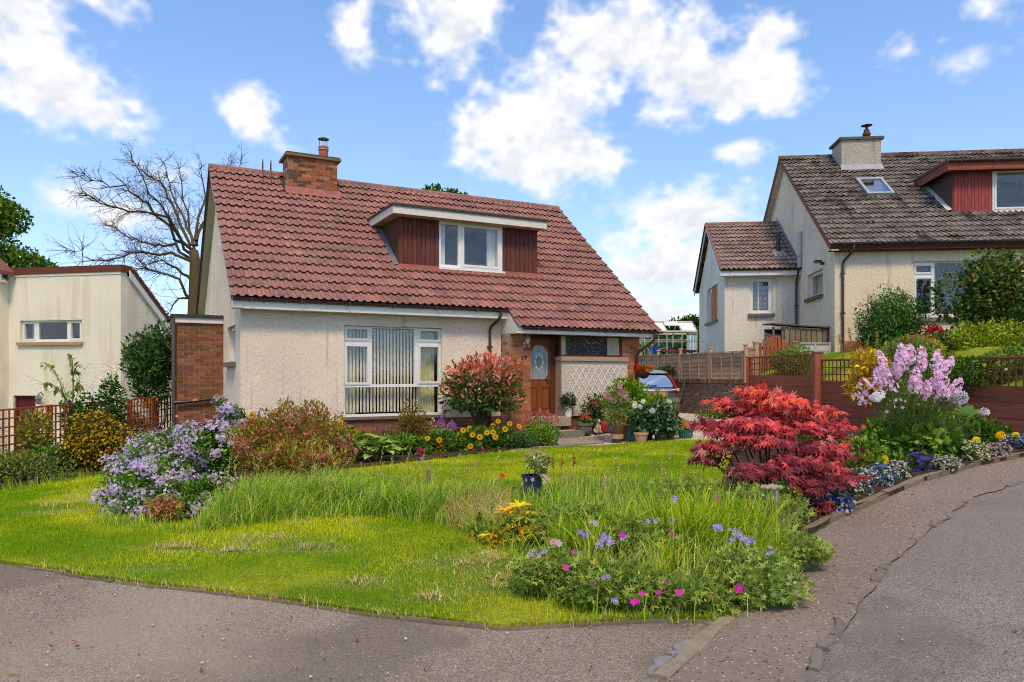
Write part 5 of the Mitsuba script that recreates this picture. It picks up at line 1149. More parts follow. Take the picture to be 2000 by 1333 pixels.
# ---------------------------------------------------------------- trees
G1, G2, G3, G4 = s(96, 130, 40, 1.0), s(58, 92, 34, 1.0), s(132, 160, 44, 1.0), s(38, 62, 28, 1.0)
BARE = thing('bare_tree', 'leafless tree with mossy spreading branches behind the left gable of the middle house', 'tree')
r = rng(101); b, tips = B(), []
BK_ = s(96, 80, 58)
YT = 27.0
tr = np.array([(-11.545, 27, 2.152), (-11.563, 27, 3.679), (-11.545, 27, 4.572), (-11.526, 27, 5.69), (-11.582, 27, 6.062)]); tr[0, 2] = -.6
put('trunk', B().tube(tr, [.30, .23, .2, .18, .16], s(104, 88, 62), 12), 'bark', BARE, smooth=True)
LIMBS = [[(-11.582, 27, 6.025), (-12.197, 27, 6.639), (-12.511, 26.6, 7.003), (-12.757, 26.2, 7.517), (-13.09, 26, 7.74), (-13.523, 25.8, 8.119), (-13.736, 25.6, 8.05), (-14.251, 25.2, 8.104), (-14.552, 25, 8.224)], [(-11.582, 27, 6.248), (-12.138, 27.5, 7.247), (-12.764, 28, 8.452), (-13.077, 28.3, 9.17), (-13.346, 28.5, 9.696)],
 [(-11.638, 27, 6.099), (-11.971, 26.5, 6.38), (-12.121, 26, 6.987), (-12.676, 25.6, 7.167), (-13.051, 25.3, 7.101), (-13.621, 25, 7.241), (-13.866, 24.7, 7.377), (-14.159, 24.5, 7.532)], [(-11.563, 27, 5.578), (-12.377, 27.4, 6.319), (-13.421, 27.8, 6.446), (-14.431, 28.2, 6.693), (-15.056, 28.5, 7.102), (-15.691, 28.8, 7.339)],
 [(-11.582, 27, 4.2), (-11.741, 26.6, 4.692), (-12.106, 26.2, 5.078), (-12.552, 26, 5.212), (-12.832, 25.7, 5.328), (-12.943, 25.5, 5.721)], [(-11.619, 27, 5.652), (-12.291, 26.6, 5.848), (-12.914, 26.3, 5.853), (-13.197, 26, 5.857), (-13.523, 25.8, 5.753), (-13.946, 25.5, 5.51), (-14.512, 25.2, 5.341), (-14.558, 25.1, 5.706), (-14.966, 25, 5.741)],
 [(-11.526, 27, 6.434), (-11.541, 27.3, 7.431), (-11.398, 27.5, 8.043), (-11.465, 27.8, 8.805), (-11.741, 28, 9.321)], [(-11.694, 27, 6.248), (-12.73, 27.8, 7.942), (-13.322, 28.2, 8.793), (-13.994, 28.5, 9.166), (-14.84, 29, 9.9)],
 [(-11.582, 27, 4.479), (-12.193, 27.2, 4.258), (-12.614, 27.3, 3.816)], [(-11.657, 27, 4.982), (-12.593, 27.5, 5.653), (-13.133, 27.8, 5.814), (-14.097, 28, 5.497)], [(-11.545, 27, 6.062), (-12.068, 27.6, 7.496), (-12.474, 28, 8.741), (-12.552, 28, 9.321)], [(-11.619, 27, 5.876), (-11.926, 26.2, 6.65), (-12.23, 25.7, 7.438), (-12.612, 25.4, 8.332), (-12.826, 25.2, 8.747)], [(-11.47, 27, 6.248), (-11.503, 27.8, 7.348), (-11.164, 28.4, 8.649), (-10.6, 29, 9.8)], [(-11.47, 27, 6.434), (-11.556, 28.4, 8.061), (-11.2, 29, 9.3), (-11.111, 29.4, 9.955)]]
for k, l in enumerate(LIMBS):
    l = np.array(l); q = np.array(LineString(l).segmentize(.35).coords); q[1:-1] += r.normal(0, .05, q[1:-1].shape)
    put('limb', B().tube(q, np.linspace(.058, .011, len(q)), jit(BK_, r, .08), 7, False), 'bark', BARE, smooth=True)
    for i in range(2, len(q)):
        for _ in range(6 if i > 3 else 3):
            d = norm(norm(q[i] - q[i - 1]) * .8 + r.normal(0, .6, 3) + [-.15, 0, .1])
            branching(b, q[i], d, r.uniform(.4, 1.15) * (1 - .4 * i / len(q)), .010, r, 2, BK_ * r.uniform(.7, 1.1), tips, .3, .6, (1, 3), 0, 4)
put('twigs', b, 'bark', BARE, kind='stuff')
def tree(key, label, base, trunk_h, lb, n, size, cols, seed, group=None, tm=L_simple(.32), m='leaf', rad=.2, shell=.6, bump=.35, a=.2):
    r = rng(seed); t = thing(key, label, 'tree', group); b = B(); base = np.array(base, float)
    top = base + [0, 0, trunk_h]
    put('trunk', B().tube([base - [0, 0, .3], base + [r.normal(0, .05), 0, trunk_h * .5], top], [rad, rad * .8, rad * .6], s(88, 74, 58), 9), 'bark', t, smooth=True)
    for c, R in lb:
        mid = (top + c) / 2 + r.normal(0, .15, 3); tt = np.linspace(0, 1, 6)[:, None]
        b.tube((1 - tt) ** 2 * top + 2 * tt * (1 - tt) * mid + tt ** 2 * c, np.linspace(rad * .4, rad * .08, 6), s(84, 70, 54), 5, False)
    put('branches', b, 'bark', t, smooth=True, kind='stuff')
    P, d = crown_points(lb, n, r, shell, bump, 2.5, seed)
    D = norm(d * .6 + r.normal(0, .7, (n, 3)) + [0, 0, -.1]); N = norm(d * .5 + [0, 0, .8] + r.normal(0, .5, (n, 3)))
    put('crown', scatter(B(), tm, P, D, N, size * r.uniform(.6, 1.3, n), tint(cols, n, r, a)), m, t, kind='stuff')
    return t
OAK = [G1, G2, G2 * 1.2, G3 * .8]
r = rng(103)
tree('oak_tree', 'leafy green tree at the left edge behind the lower house', (-27.5, 36, -1.2), 5.0, [(np.array((-24.331, 36, 9.122)), np.array([.9, .8, .75])), (np.array((-25.324, 36, 9.321)), np.array([1.3, 1, 1])), (np.array((-25.821, 36, 8.079)), np.array([1.6, 1.2, 1.1])), (np.array((-24.083, 36, 7.21)), np.array([1.1, 1, .7])), (np.array((-23.09, 36, 6.838)), np.array([.8, .8, .45])), (np.array((-25.076, 36, 6.838)), np.array([1.5, 1.2, .8])), (np.array((-22.543, 36, 6.59)), np.array([.5, .5, .4])), (np.array((-27.048, 37, 10.048)), np.array([1.8, 1.4, 1.4]))], 7500, .22, OAK, 104, rad=.35)
tree('rear_tree', 'tree whose leafy top shows just above the ridge of the middle house', (-4.6, 40, -.5), 7.5, [(np.array((-4.248, 40, 11.348)), np.array([.55, .5, .42])), (np.array((-3.366, 40, 11.238)), np.array([.4, .4, .32])), (np.array((-2.621, 40, 11.072)), np.array([.25, .3, .25])), (np.array((-3.862, 40, 10.466)), np.array([1.6, 1.2, .7]))], 2600, .22, OAK, 105, rad=.25)
# woods on the hill, seen between the houses
for k, (x, y, h, wd) in enumerate(((40.8, 190, 15.2, 3.6), (44.0, 186, 16.2, 3.8), (47.5, 186, 17.0, 4.2), (50.2, 184, 18.6, 4.6), (53.5, 186, 20.5, 5.5), (37.6, 188, 13.6, 3.2), (57, 180, 21, 5), (35, 196, 13.5, 4), (45, 178, 11.8, 3.9), (40.5, 176, 10.0, 3.6), (48.5, 174, 12.5, 4), (36.5, 180, 9.6, 3.6))):
    r = rng(120 + k); zb_ = h - wd * 2.1
    tree('hill_tree', 'distant dark green tree on the wooded hill between the houses', (x, y, zb_), wd * .8, lobes(r, 7, (x, y, h - wd), (wd, wd, wd * 1.1), .7, (.4, .6)), 1700, .85, [G2 * .9, G4, G1 * .7], 140 + k, 'trees on the wooded hill', rad=.3, shell=.5)
# greenery round the greenhouse
r = rng(150)
for k, (c, R, lab) in enumerate((((5.35, 33.2, 2.9), (.45, .5, .95), 'green climbing shrub beside the left end of the greenhouse'), ((9.2, 36.5, 2.9), (.5, .6, .9), 'orange flecked bush beside the right end of the greenhouse'), ((6.9, 39, 2.7), (1.2, .6, .75), 'leafy bush seen through the greenhouse glass'))):
    bush('garden_bush', lab, 'bush', (c[0], c[1], 2.0), lobes(r, 6, c, R), 1600, L_quad(.35), .11, [G1, G2, G3] if k != 1 else [G1, G2, s(190, 96, 60)], 151 + k)

# ---------------------------------------------------------------- bushes on the raised plot on the right
r = rng(160)
DK = [s(80, 120, 54, 1.0), s(60, 98, 44, 1.0), s(102, 144, 66, 1.0), s(50, 78, 38, 1.0)]
def at_(p): return np.array(p)
c = at_((10.485, 20.6, 2.85))
lb = lobes(r, 16, c, (1.0, .95, 1.05), .55, (.5, .62)) + [(c + [0, 0, .55], np.array([.62, .6, .62])), (c + [.25, 0, .35], np.array([.7, .6, .6])), (c + [-.3, 0, .3], np.array([.65, .6, .6]))]
bush('weeping_shrub', 'dark green domed weeping shrub in front of the right house wall', 'shrub', (10.5, 20.6, 2.0), lb, 11000, L_simple(.26, .06, .25), .085, DK, 161, droop=.8, up=0, shell=.35)
c = at_((12.314, 19.2, 3.42))
lb = lobes(r, 16, c, (1.3, 1.0, 1.2), .7, (.42, .56)) + [(at_((13.043, 19.2, 4.016)), np.array([.9, .8, .7]))]
t, lb = bush('berry_shrub', 'tall glossy dark shrub with red berry sprays at the right edge', 'shrub', (12.4, 19.2, 2.0), lb, 10500, L_simple(.34, .08, .2), .115, [s(100, 126, 58, 1), s(74, 100, 46, 1), s(128, 148, 74, 1), s(58, 76, 40, 1)], 162, shell=.4)
blooms(t, 'berries', lb, 24, r, F_pompon(14), .036, [s(190, 70, 50), s(170, 60, 44)], top=.35)
lb = lobes(r, 10, at_((11.138, 17, 2.239)), (1.0, .7, .62), .75, (.45, .6))
bush('golden_shrub', 'yellow green feathery shrub behind the trellis at the right edge', 'shrub', (11.1, 17, 1.6), lb, 6000, L_simple(.3), .075, [s(168, 178, 44, 1), s(120, 150, 44, 1), s(196, 196, 60, 1), s(84, 116, 40, 1)], 163, up=.7)
lb = lobes(r, 10, at_((8.676, 13.6, 1.566)), (1.7, .4, .55), .85, (.4, .55))
bush('clipped_hedge', 'low clipped dark hedge seen through the trellis at the right', 'hedge', (9.6, 13.6, 1.4), lb, 6500, L_simple(.36), .06, [s(84, 116, 46, 1), s(60, 88, 38, 1), s(110, 138, 56, 1)], 164, stems=5)
t, lb = bush('rhododendron', 'dark leaved shrub with red flower heads behind the pink spires', 'shrub', (9.6, 17.8, 1.5), lobes(r, 8, at_((10.017, 17.5, 2.067)), (.45, .4, .55), .7, (.45, .6)), 1700, L_simple(.24), .12, [s(96, 124, 60, 1), s(66, 92, 44, 1)], 165, up=.5)
blooms(t, 'flower_head', lb, 5, r, F_pompon(30), .09, [s(190, 50, 50), s(160, 40, 44)], pts=[(9.864, 17.4, 2.64), (9.984, 17.4, 2.604), (9.792, 17.4, 2.568), (10.056, 17.4, 2.52)], one_by_one=True)
t, lb = bush('pieris_shrub', 'yellow leaved shrub with coral red shoots behind the pink spires', 'shrub', (9.0, 16.5, 1.3), lobes(r, 6, at_((9.048, 16.4, 2.099)), (.4, .35, .4), .7, (.45, .6)), 900, L_simple(.2), .15, [s(226, 196, 56, 1), s(200, 190, 60, 1), s(150, 160, 60, 1)], 166, up=.8)
blooms(t, 'red_shoots', lb, 60, r, L_simple(.16), .17, [s(232, 96, 78), s(236, 130, 100)], pts=at_((8.914, 16.3, 2.321)) + r.normal(0, 1, (60, 3)) * [.16, .1, .05], toward=(0, -.2, 1), m='leaf')
t, lb = bush('golden_azalea', 'golden yellow leaved shrub in front of the trellis left of the pink spires', 'shrub', (6.75, 13.5, .25), lobes(r, 9, at_((6.472, 13.6, 1.5)), (.38, .3, .5), .75, (.42, .6)), 1500, L_simple(.2), .13, [s(226, 192, 40, 1), s(206, 196, 60, 1), s(168, 170, 50, 1), s(220, 140, 70, 1)], 167, up=.7)
for k, (px_, h) in enumerate(((0, .9), (.35, 1.05), (.9, .8), (1.25, 1.0))):
    t = thing('seed_stalk_plant', 'tall pale green seed stalks standing behind the red trellis fence', 'plant', 'seed stalks behind the trellis'); x, y = 8.35 + px_ * .9, 18.6 + .2 * k
    p = np.array([[x, y, 1.4], [x - .05, y, 1.4 + h * .6], [x - .16 + .04 * k, y, 1.4 + h * 1.25]]); b = B().tube(p, [.012, .01, .006], s(150, 150, 70), 5)
    q = np.array([p[1] + (p[2] - p[1]) * t_ for t_ in np.linspace(0, 1, 90)]) + r.normal(0, .022, (90, 3)); put('stalk', b, 'leaf', t)
    put('seed_head', scatter(B(), L_quad(.3), q, r.normal(0, 1, (90, 3)) + [0, 0, 1], r.normal(0, 1, (90, 3)), .05, tint([s(190, 180, 90), s(160, 165, 70)], 90, r)), 'leaf', t, kind='stuff')
# ---------------------------------------------------------------- the border along the footpath
LEAFG = [s(106, 148, 50, 1), s(80, 120, 44, 1), s(138, 172, 62, 1), s(64, 98, 40, 1)]
r = rng(170)
# the tall clump of pink spires
bx, by = (6.012, 11.062); bz = float(terrain(bx, by)) + .06
SP = thing('pink_mallow', 'tall clump of pale pink flower spires over green lobed leaves in the right border', 'flower')
lbs = [(np.array([bx + dx, by + dy, bz + dz]), np.array(R)) for dx, dy, dz, R in ((0, 0, .2, (.6, .42, .24)), (-.32, -.02, .24, (.34, .34, .24)), (.34, -.02, .24, (.36, .34, .24)), (.0, -.02, .34, (.44, .34, .22)), (0, .1, .8, (.42, .35, .42)), (.25, .05, .7, (.35, .3, .4)), (-.22, .05, .7, (.33, .3, .4)))]
P, d = crown_points(lbs[:4], 1300, r, .35); n = len(P)
put('base_leaves', scatter(B(), L_lobed(7, 290, .7, .2, 1.2), P, d + r.normal(0, .4, (n, 3)), d * .5 + [0, -.3, .8] + r.normal(0, .3, (n, 3)), .085 * r.uniform(.6, 1.3, n), tint(LEAFG, n, r)), 'leaf', SP, kind='stuff')
lbs += [(np.array([bx + dx, by, bz + dz]), np.array(R)) for dx, dz, R in ((0, .55, (.45, .32, .3)), (-.28, .5, (.3, .3, .25)), (.3, .5, (.3, .3, .25)))]
P, d = crown_points(lbs[4:], 3800, r, .6); n = len(P)
put('stem_leaves', scatter(B(), L_strap(.035, 2, .2), P, d * .6 + r.normal(0, .5, (n, 3)) + [0, 0, .6], r.normal(0, 1, (n, 3)), .13 * r.uniform(.6, 1.3, n), tint([s(96, 130, 56, 1), s(70, 104, 44, 1), s(130, 160, 80, 1)], n, r)), 'leaf', SP, kind='stuff')
SPP = [(5.54, 10.9, 1.974), (5.333, 10.8, 1.88), (5.705, 11, 1.841), (5.228, 10.5, 1.681), (5.176, 10.6, 1.595), (5.344, 10.5, 1.638), (5.534, 10.6, 1.705), (5.91, 11.1, 1.982), (5.94, 11, 1.841), (6.125, 11.2, 1.956), (6.13, 11, 1.841), (5.746, 10.6, 1.624), (5.793, 10.5, 1.536), (5.634, 10.5, 1.5), (6.426, 11.2, 1.894), (6.395, 11, 1.788), (6.524, 11, 1.796), (6.471, 11, 1.674), (6.016, 10.6, 1.595), (6.068, 10.5, 1.449), (6.25, 10.6, 1.478), (6.45, 10.8, 1.522), (6.42, 10.7, 1.375), (5.846, 10.4, 1.435), (4.929, 10.7, 1.448), (4.788, 10.6, 1.244), (4.986, 10.6, 1.259), (5.069, 10.5, 1.464), (5.2, 10.3, 1.429), (6.075, 10.4, 1.321)]
sb, fb, k_ = B(), B(), 0
PK = [s(248, 212, 234, 1.1), s(242, 194, 226, 1.1), s(250, 226, 242, 1.1), s(234, 180, 216, 1.1)]
for i, p in enumerate(SPP):
    p = np.array(p) + [0, r.normal(0, .12), .0]; p0 = np.array([bx + (p[0] - bx) * .3, by + r.normal(0, .12), bz]); mid = (p0 + p) / 2 + [0, 0, .1]; mid[0] = p0[0] + (p[0] - p0[0]) * .35
    tt = np.linspace(0, 1, 9)[:, None]; q = (1 - tt) ** 2 * p0 + 2 * tt * (1 - tt) * mid + tt ** 2 * p; sb.tube(q, np.linspace(.006, .003, 9), s(104, 122, 66), 4, False)
    L_ = .24 if i < 24 else .15; u = norm(q[-1] - q[-2]); nf = 46 if i < 24 else 16
    t_ = r.random(nf); c = p - u * (t_ * L_)[:, None]; o = norm(r.normal(0, 1, (nf, 3)) + [0, -.6, .1]); rad = .012 + .055 * np.minimum(1, t_ * 2.2)
    put('flower_spire', facing(B(), F_petals(5, .42, .45, .12), c + o * rad[:, None], o + [0, 0, .1], .028 * (.55 + .6 * np.minimum(1, t_ * 2)), tint(PK, nf, r, .08), s(240, 225, 190), seed=i), 'petal', SP, kind='stuff')
    tip = p + u * np.linspace(0, .07, 8)[:, None]; facing(fb, F_pompon(8), tip, o[:8], .009, tint([s(150, 120, 130), s(130, 110, 90)], 8, r))
put('stems', sb, 'leaf', SP, kind='stuff'); put('buds', fb, 'petal', SP, kind='stuff')
P = np.array([bx, by - .1, bz + 1.0]) + r.normal(0, 1, (45, 3)) * [.45, .25, .2]
put('scattered_flowers', facing(B(), F_petals(5, .42, .4, .12), P, r.normal(0, 1, (45, 3)) + [0, -1.4, .3], .03 * r.uniform(.6, 1.1, 45), tint(PK, 45, r, .08), s(240, 225, 190)), 'petal', SP, kind='stuff')
def clump(key, label, px_, R, n, tm, size, cols, seed, fl=None, cat='plant', dz=.05, up=.6, group=None, nl=6, **kw):
    """a low plant at a place on the ground with lumps of half width R"""
    rr = rng(seed); x, y = px_; z = float(terrain(x, y)) + dz
    lb = lobes(rr, nl, (x, y, z + R[2] * .55), R, .6, (.42, .62))
    t, lb = bush(key, label, cat, (x, y, z - .05), lb, n, tm, size, cols, seed, up=up, stems=kw.pop('stems', 4), stem_r=.004, group=group, zmin=z - .03, **kw)
    if fl: blooms(t, fl.get('name', 'flowers'), lb, fl['n'], rr, fl['tm'], fl['size'], fl['cols'], fl.get('C2'), top=fl.get('top', .1), one_by_one=fl.get('one', False), lift=fl.get('lift', .015), pts=fl.get('pts'))
    return t, lb
SM = F_petals(5, .4, .2, 0)
clump('ground_cover', 'low leafy planting behind the trellis top next to the picket gate', (7.75, 20.6), (.42, 1.3, .42), 3600, L_simple(.3), .08, [s(110, 140, 54, 1), s(84, 116, 46, 1), s(140, 160, 70, 1)], 168, dz=1.4, nl=12)
clump('ground_cover', 'low leafy planting behind the trellis next to the golden shrub', (8.75, 16.6), (.5, 1.4, .5), 3600, L_simple(.3), .08, [s(120, 146, 56, 1), s(90, 120, 46, 1), s(156, 164, 80, 1)], 169, dict(n=30, tm=F_petals(5, .4, .2, 0), size=.03, cols=[s(230, 150, 140), s(236, 220, 200)], top=0), dz=1.3, nl=12)
LOB = [(3.277, 7.702), (3.81, 8.434), (4.428, 9.018), (4.836, 9.502), (5.436, 9.939), (5.794, 10.025), (6.69, 10.802), (7.212, 11.125), (8.047, 11.81)]
LCOL = [([s(70, 84, 200), s(236, 240, 250)], 'blue and white lobelia mound nearest the maple by the kerb'), ([s(226, 234, 250), s(96, 120, 220), s(240, 244, 250)], 'white and pale blue lobelia mound, second from the maple'), ([s(236, 240, 246), s(90, 110, 214)], 'white and blue lobelia mound, third from the maple'),
        ([s(240, 236, 236), s(206, 170, 214)], 'white and pale pink bedding mound left of the violet petunia'), ([s(112, 88, 204), s(130, 104, 216), s(90, 72, 180)], 'violet blue petunia mound beside the kerb'), ([s(230, 226, 220), s(212, 196, 200)], 'small whitish bedding plant right of the violet petunia'),
        ([s(238, 238, 214), s(228, 230, 190)], 'creamy white alyssum mound beside the kerb'), ([s(214, 176, 210), s(236, 220, 232)], 'pink and white alyssum mound beside the kerb'), ([s(104, 112, 204), s(236, 238, 246)], 'blue and white lobelia mound at the right edge of the photo')]
for k, (p, (cc, lab)) in enumerate(zip(LOB, LCOL)):
    big = k in (1, 4); sc = (1.0, 1.25, 1.0, .95, 1.0, .8, 1.15, 1.0, 1.2)[k]
    clump('bedding_mound', lab, (p[0] - .02, p[1] - .10), (.25 * sc, .19 * sc, .16 * sc), 1200, L_quad(.3), .038, [s(84, 112, 44, 1), s(110, 136, 60, 1), s(60, 88, 36, 1)], 180 + k, dict(n=330 if k != 4 else 80, tm=SM, size=.0165 if k != 4 else .034, cols=cc, top=-.1, C2=None))
MG = F_pompon(60, 5)
for k, (p, zh, lab) in enumerate((((5.051, 9.965), 0.356, 'marigold with one large yellow head at the foot of the pink spires'), ((6.892, 11.254), 0.509, 'marigold with yellow heads left of the broad leaved canna'), ((7.22, 11.404), 0.504, 'marigold with yellow head below the broad leaved canna'), ((7.867, 11.809), 0.535, 'marigold with large yellow head near the right edge'), ((8.225, 11.974), 0.538, 'marigold with yellow head at the right edge'))):
    x, y = p[0], p[1] + .15; z = float(terrain(x, y))
    t, lb = clump('marigold', lab, (x, y), (.17, .14, max(.12, (zh - z) * .5)), 420, L_simple(.22), .07, [s(88, 122, 50, 1), s(64, 96, 40, 1), s(112, 140, 70, 1)], 190 + k, cat='flower')
    blooms(t, 'flower_head', lb, 1, r, MG, .066 if k in (0, 3) else .054, [s(250, 204, 20, 1.1)], pts=[(x * (1 - .35 / y), y - .35, EYE + (zh - EYE) * (1 - .35 / y))], one_by_one=True)
    stalks(t, (x, y, z), [(x, y - .1, zh - .02)], r)
CN = thing('broad_leaf_plant', 'broad leaved plant with upright blue green leaves before the plank fence', 'plant')
bx2, by2 = (7.438, 11.917); bz2 = float(terrain(bx2, by2)); by2 += .3
for i in range(15):
    a = r.uniform(0, 2 * np.pi); z = bz2 + .12 + .05 * i * .8; d = np.array([math.cos(a) * .75, math.sin(a) * .6 - .2, .75])
    put('leaf', scatter(B(), L_round(.26, .2), [(bx2 + r.normal(0, .1), by2 + r.normal(0, .06), z)], [d], [[-d[0] * .5, -.5, .8]], [r.uniform(.2, .3)], tint([s(122, 158, 90, 1), s(100, 138, 70, 1)], 1, r)), 'leaf', CN)
put('stem', B().tube([(bx2, by2, bz2), (bx2 + .02, by2, bz2 + .35), (bx2, by2, bz2 + .68)], [.014, .012, .006], s(100, 120, 60), 6), 'leaf', CN)
clump('border_phlox', 'yellow green leafy phlox between the pink spires and the plank fence', (7.936, 13.196), (.3, .25, .42), 1500, L_simple(.25), .09, [s(150, 170, 56, 1), s(110, 142, 50, 1), s(176, 186, 70, 1)], 200, dict(n=1, tm=F_pompon(70), size=.12, cols=[s(240, 240, 236)], pts=[(7.008, 11.6, 1.164)], one=True, name='white_head'))
clump('white_dahlia', 'leafy plant with one round white flower above the broad leaves', (7.886, 12.296), (.28, .2, .3), 800, L_simple(.25), .09, LEAFG, 201, dict(n=1, tm=F_pompon(80), size=.07, cols=[s(244, 244, 236)], pts=[(7.257, 11.4, 0.942)], one=True, name='flower_head'))
clump('border_greenery', 'mixed green leaves with small red and pink flowers behind the marigolds', (8.554, 12.893), (.6, .2, .2), 2200, L_simple(.26), .06, LEAFG, 202, dict(n=26, tm=F_petals(5, .4, .2), size=.028, cols=[s(220, 70, 80), s(232, 170, 190), s(236, 120, 50)], C2=s(240, 200, 60), top=0))
clump('hydrangea', 'white flower head plant on the left side of the pink spires', (5.524, 11.25), (.3, .25, .4), 1500, L_simple(.3), .09, LEAFG, 203, dict(n=3, tm=F_pompon(70), size=.075, cols=[s(246, 246, 236, 1.15)], pts=[(5.205, 10.6, 1.2), (5.298, 10.7, 1.234), (5.202, 10.7, 1.183)], one=True, name='flower_head'))
clump('orange_bedding', 'bushy green plant with small orange flowers between maple and pink spires', (4.622, 9.856), (.38, .3, .32), 2200, L_simple(.28), .085, [s(120, 152, 52, 1), s(88, 124, 44, 1), s(146, 170, 70, 1)], 204, dict(n=16, tm=F_petals(8, .2, .15), size=.028, cols=[s(240, 130, 40), s(238, 150, 50)], C2=s(200, 90, 20), top=.1))
clump('gazania', 'yellow and orange striped daisies beside the maple on the kerb side', (4.205, 9.21), (.16, .14, .14), 300, L_simple(.16), .09, LEAFG, 205, dict(n=5, tm=F_petals(12, .13, .25, .2), size=.05, cols=[s(246, 170, 30), s(220, 80, 30)], C2=s(120, 50, 20), top=.3), cat='flower')
clump('border_greenery', 'dark green leaves filling the soil between the maple and the lobelia', (3.92, 9.169), (.35, .3, .22), 1800, L_simple(.32), .07, [s(76, 108, 44, 1), s(58, 86, 36, 1), s(100, 126, 60, 1)], 206)
clump('border_greenery', 'leafy filling between the lobelia mounds and the pink spires', (5.081, 9.956), (.4, .2, .2), 1800, L_simple(.28), .065, LEAFG, 208)
clump('border_greenery', 'leafy filling behind the alyssum at the right end of the border', (7.939, 12.446), (.5, .2, .18), 2000, L_simple(.28), .065, LEAFG, 209)
clump('border_greenery', 'low greenery at the far side of the border behind the maple', (5.314, 12.841), (.8, .3, .2), 2200, L_simple(.28), .07, LEAFG, 207)
# ---------------------------------------------------------------- the red maple
mx, my = (2.778, 7.715); mz = float(terrain(mx, my)) + .05; my += .25
MP = thing('japanese_maple', 'red leaved spreading Japanese maple beside the footpath', 'tree')
r = rng(210); b, tips = B(), []
PADS = []
for x, y, z, R in ((2.658, 8.200, 1.347, .26), (2.924, 8.000, 1.241, .3), (2.588, 7.900, 1.010, .3), (2.862, 8.300, 1.128, .42), (2.579, 8.500, 1.178, .36), (3.244, 8.400, 1.123, .40), (3.450, 8.200, 0.963, .36), (2.290, 8.300, 0.956, .3), (2.455, 8.000, 0.893, .36), (2.942, 7.900, 0.955, .38), (3.228, 7.800, 0.774, .36), (3.619, 8.200, 0.652, .32), (2.636, 7.800, 0.828, .36), (2.207, 8.000, 0.755, .28), (2.935, 7.600, 0.635, .36), (2.586, 7.500, 0.543, .36), (3.197, 7.600, 0.478, .33), (2.124, 8.000, 0.617, .2), (2.909, 7.400, 0.428, .32), (2.654, 7.400, 0.301, .25), (3.052, 7.500, 0.207, .24), (3.810, 8.500, 0.826, .22), (2.839, 8.400, 1.297, .26), (2.067, 8.100, 0.690, .14), (3.586, 8.000, 0.479, .24), (2.819, 7.500, 0.129, .2)):
    x -= .13 if x / y > .425 else 0
    PADS.append((np.array([x, y, z]), np.array([R, R * .9, R * .2])))
base = np.array([mx, my, mz])
for c, R in PADS:
    mid = base * .55 + c * .45; mid[2] = base[2] + (c[2] - base[2]) * .35; tt = np.linspace(0, 1, 10)[:, None]; q = (1 - tt) ** 2 * (base + r.normal(0, .02, 3)) + 2 * tt * (1 - tt) * mid + tt ** 2 * c; q[1:] += r.normal(0, .008, q[1:].shape)
    b.tube(q, np.linspace(.017, .005, 10), s(92, 58, 50), 5, False)
    for _ in range(7):
        a = r.uniform(0, 2 * np.pi); branching(b, q[-2], (math.cos(a), math.sin(a), .15), R[0] * .9, .005, r, 1, s(96, 52, 48), tips, .2, .6, (1, 3))
put('branches', b, 'bark', MP, smooth=True, kind='stuff')
ml = [L_lobed(7, 235, .36, dr_, 1.25) for dr_ in (.2, .35, .5)]
P, d = crown_points(PADS, 2100, r, .7, .7)
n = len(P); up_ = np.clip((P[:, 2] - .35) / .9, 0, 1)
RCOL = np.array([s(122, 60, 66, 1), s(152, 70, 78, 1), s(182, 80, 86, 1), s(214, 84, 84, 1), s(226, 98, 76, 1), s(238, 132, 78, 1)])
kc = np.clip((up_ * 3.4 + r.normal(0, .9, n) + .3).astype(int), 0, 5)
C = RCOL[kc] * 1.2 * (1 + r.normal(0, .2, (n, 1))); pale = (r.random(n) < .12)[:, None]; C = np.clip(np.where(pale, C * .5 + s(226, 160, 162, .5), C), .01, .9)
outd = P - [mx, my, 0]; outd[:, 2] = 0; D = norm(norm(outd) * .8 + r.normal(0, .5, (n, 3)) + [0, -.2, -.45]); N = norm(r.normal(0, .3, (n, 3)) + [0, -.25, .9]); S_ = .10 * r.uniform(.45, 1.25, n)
front_ = np.argsort(P[:, 1] - .3 * up_)
var_ = [[scatter(B(), tm, [[0, 0, 0]], [[0, 1, 0]], [[0, 0, 1]], [1.0], RCOL[k] * (1.05, 1.2, 1.35)[i_]).ply('leaf') for i_, tm in enumerate(ml)] for k in range(6)]
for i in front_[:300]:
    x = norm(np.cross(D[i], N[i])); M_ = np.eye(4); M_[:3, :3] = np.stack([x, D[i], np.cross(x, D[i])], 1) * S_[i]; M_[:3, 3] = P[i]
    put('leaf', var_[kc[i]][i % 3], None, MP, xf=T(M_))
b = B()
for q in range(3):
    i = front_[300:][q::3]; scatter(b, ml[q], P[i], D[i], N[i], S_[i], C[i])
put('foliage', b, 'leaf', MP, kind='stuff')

# ---------------------------------------------------------------- the beds in front of the house
r = rng(220)
# clipped photinia standing before the wall
fx, fy = -0.714, 16.7; fz = .05
PH = thing('photinia_tree', 'small clipped tree with red tipped glossy leaves in front of the main house wall', 'tree')
lbp = [(np.array([fx + dx, fy + dy, dz]), np.array(R)) for dx, dy, dz, R in ((0, 0, 1.22, (.80, .7, .62)), (-.4, -.1, 1.12, (.5, .5, .52)), (.48, -.05, 1.15, (.5, .5, .56)), (.1, -.15, 1.5, (.6, .5, .45)), (-.3, 0, 1.42, (.45, .45, .42)), (.5, 0, 1.52, (.4, .4, .45)), (0, -.3, 1.1, (.6, .4, .5)), (.35, -.1, .85, (.4, .4, .3)))]
P, d = crown_points(lbp, 2500, r, .4, .25); k = P[:, 2] > .74; P, d = P[k], d[k]; n = len(P)
D = norm(d * .9 + r.normal(0, .5, (n, 3)) + [0, 0, .35]); N = norm(d * .5 + [0, -.3, .8] + r.normal(0, .4, (n, 3)))
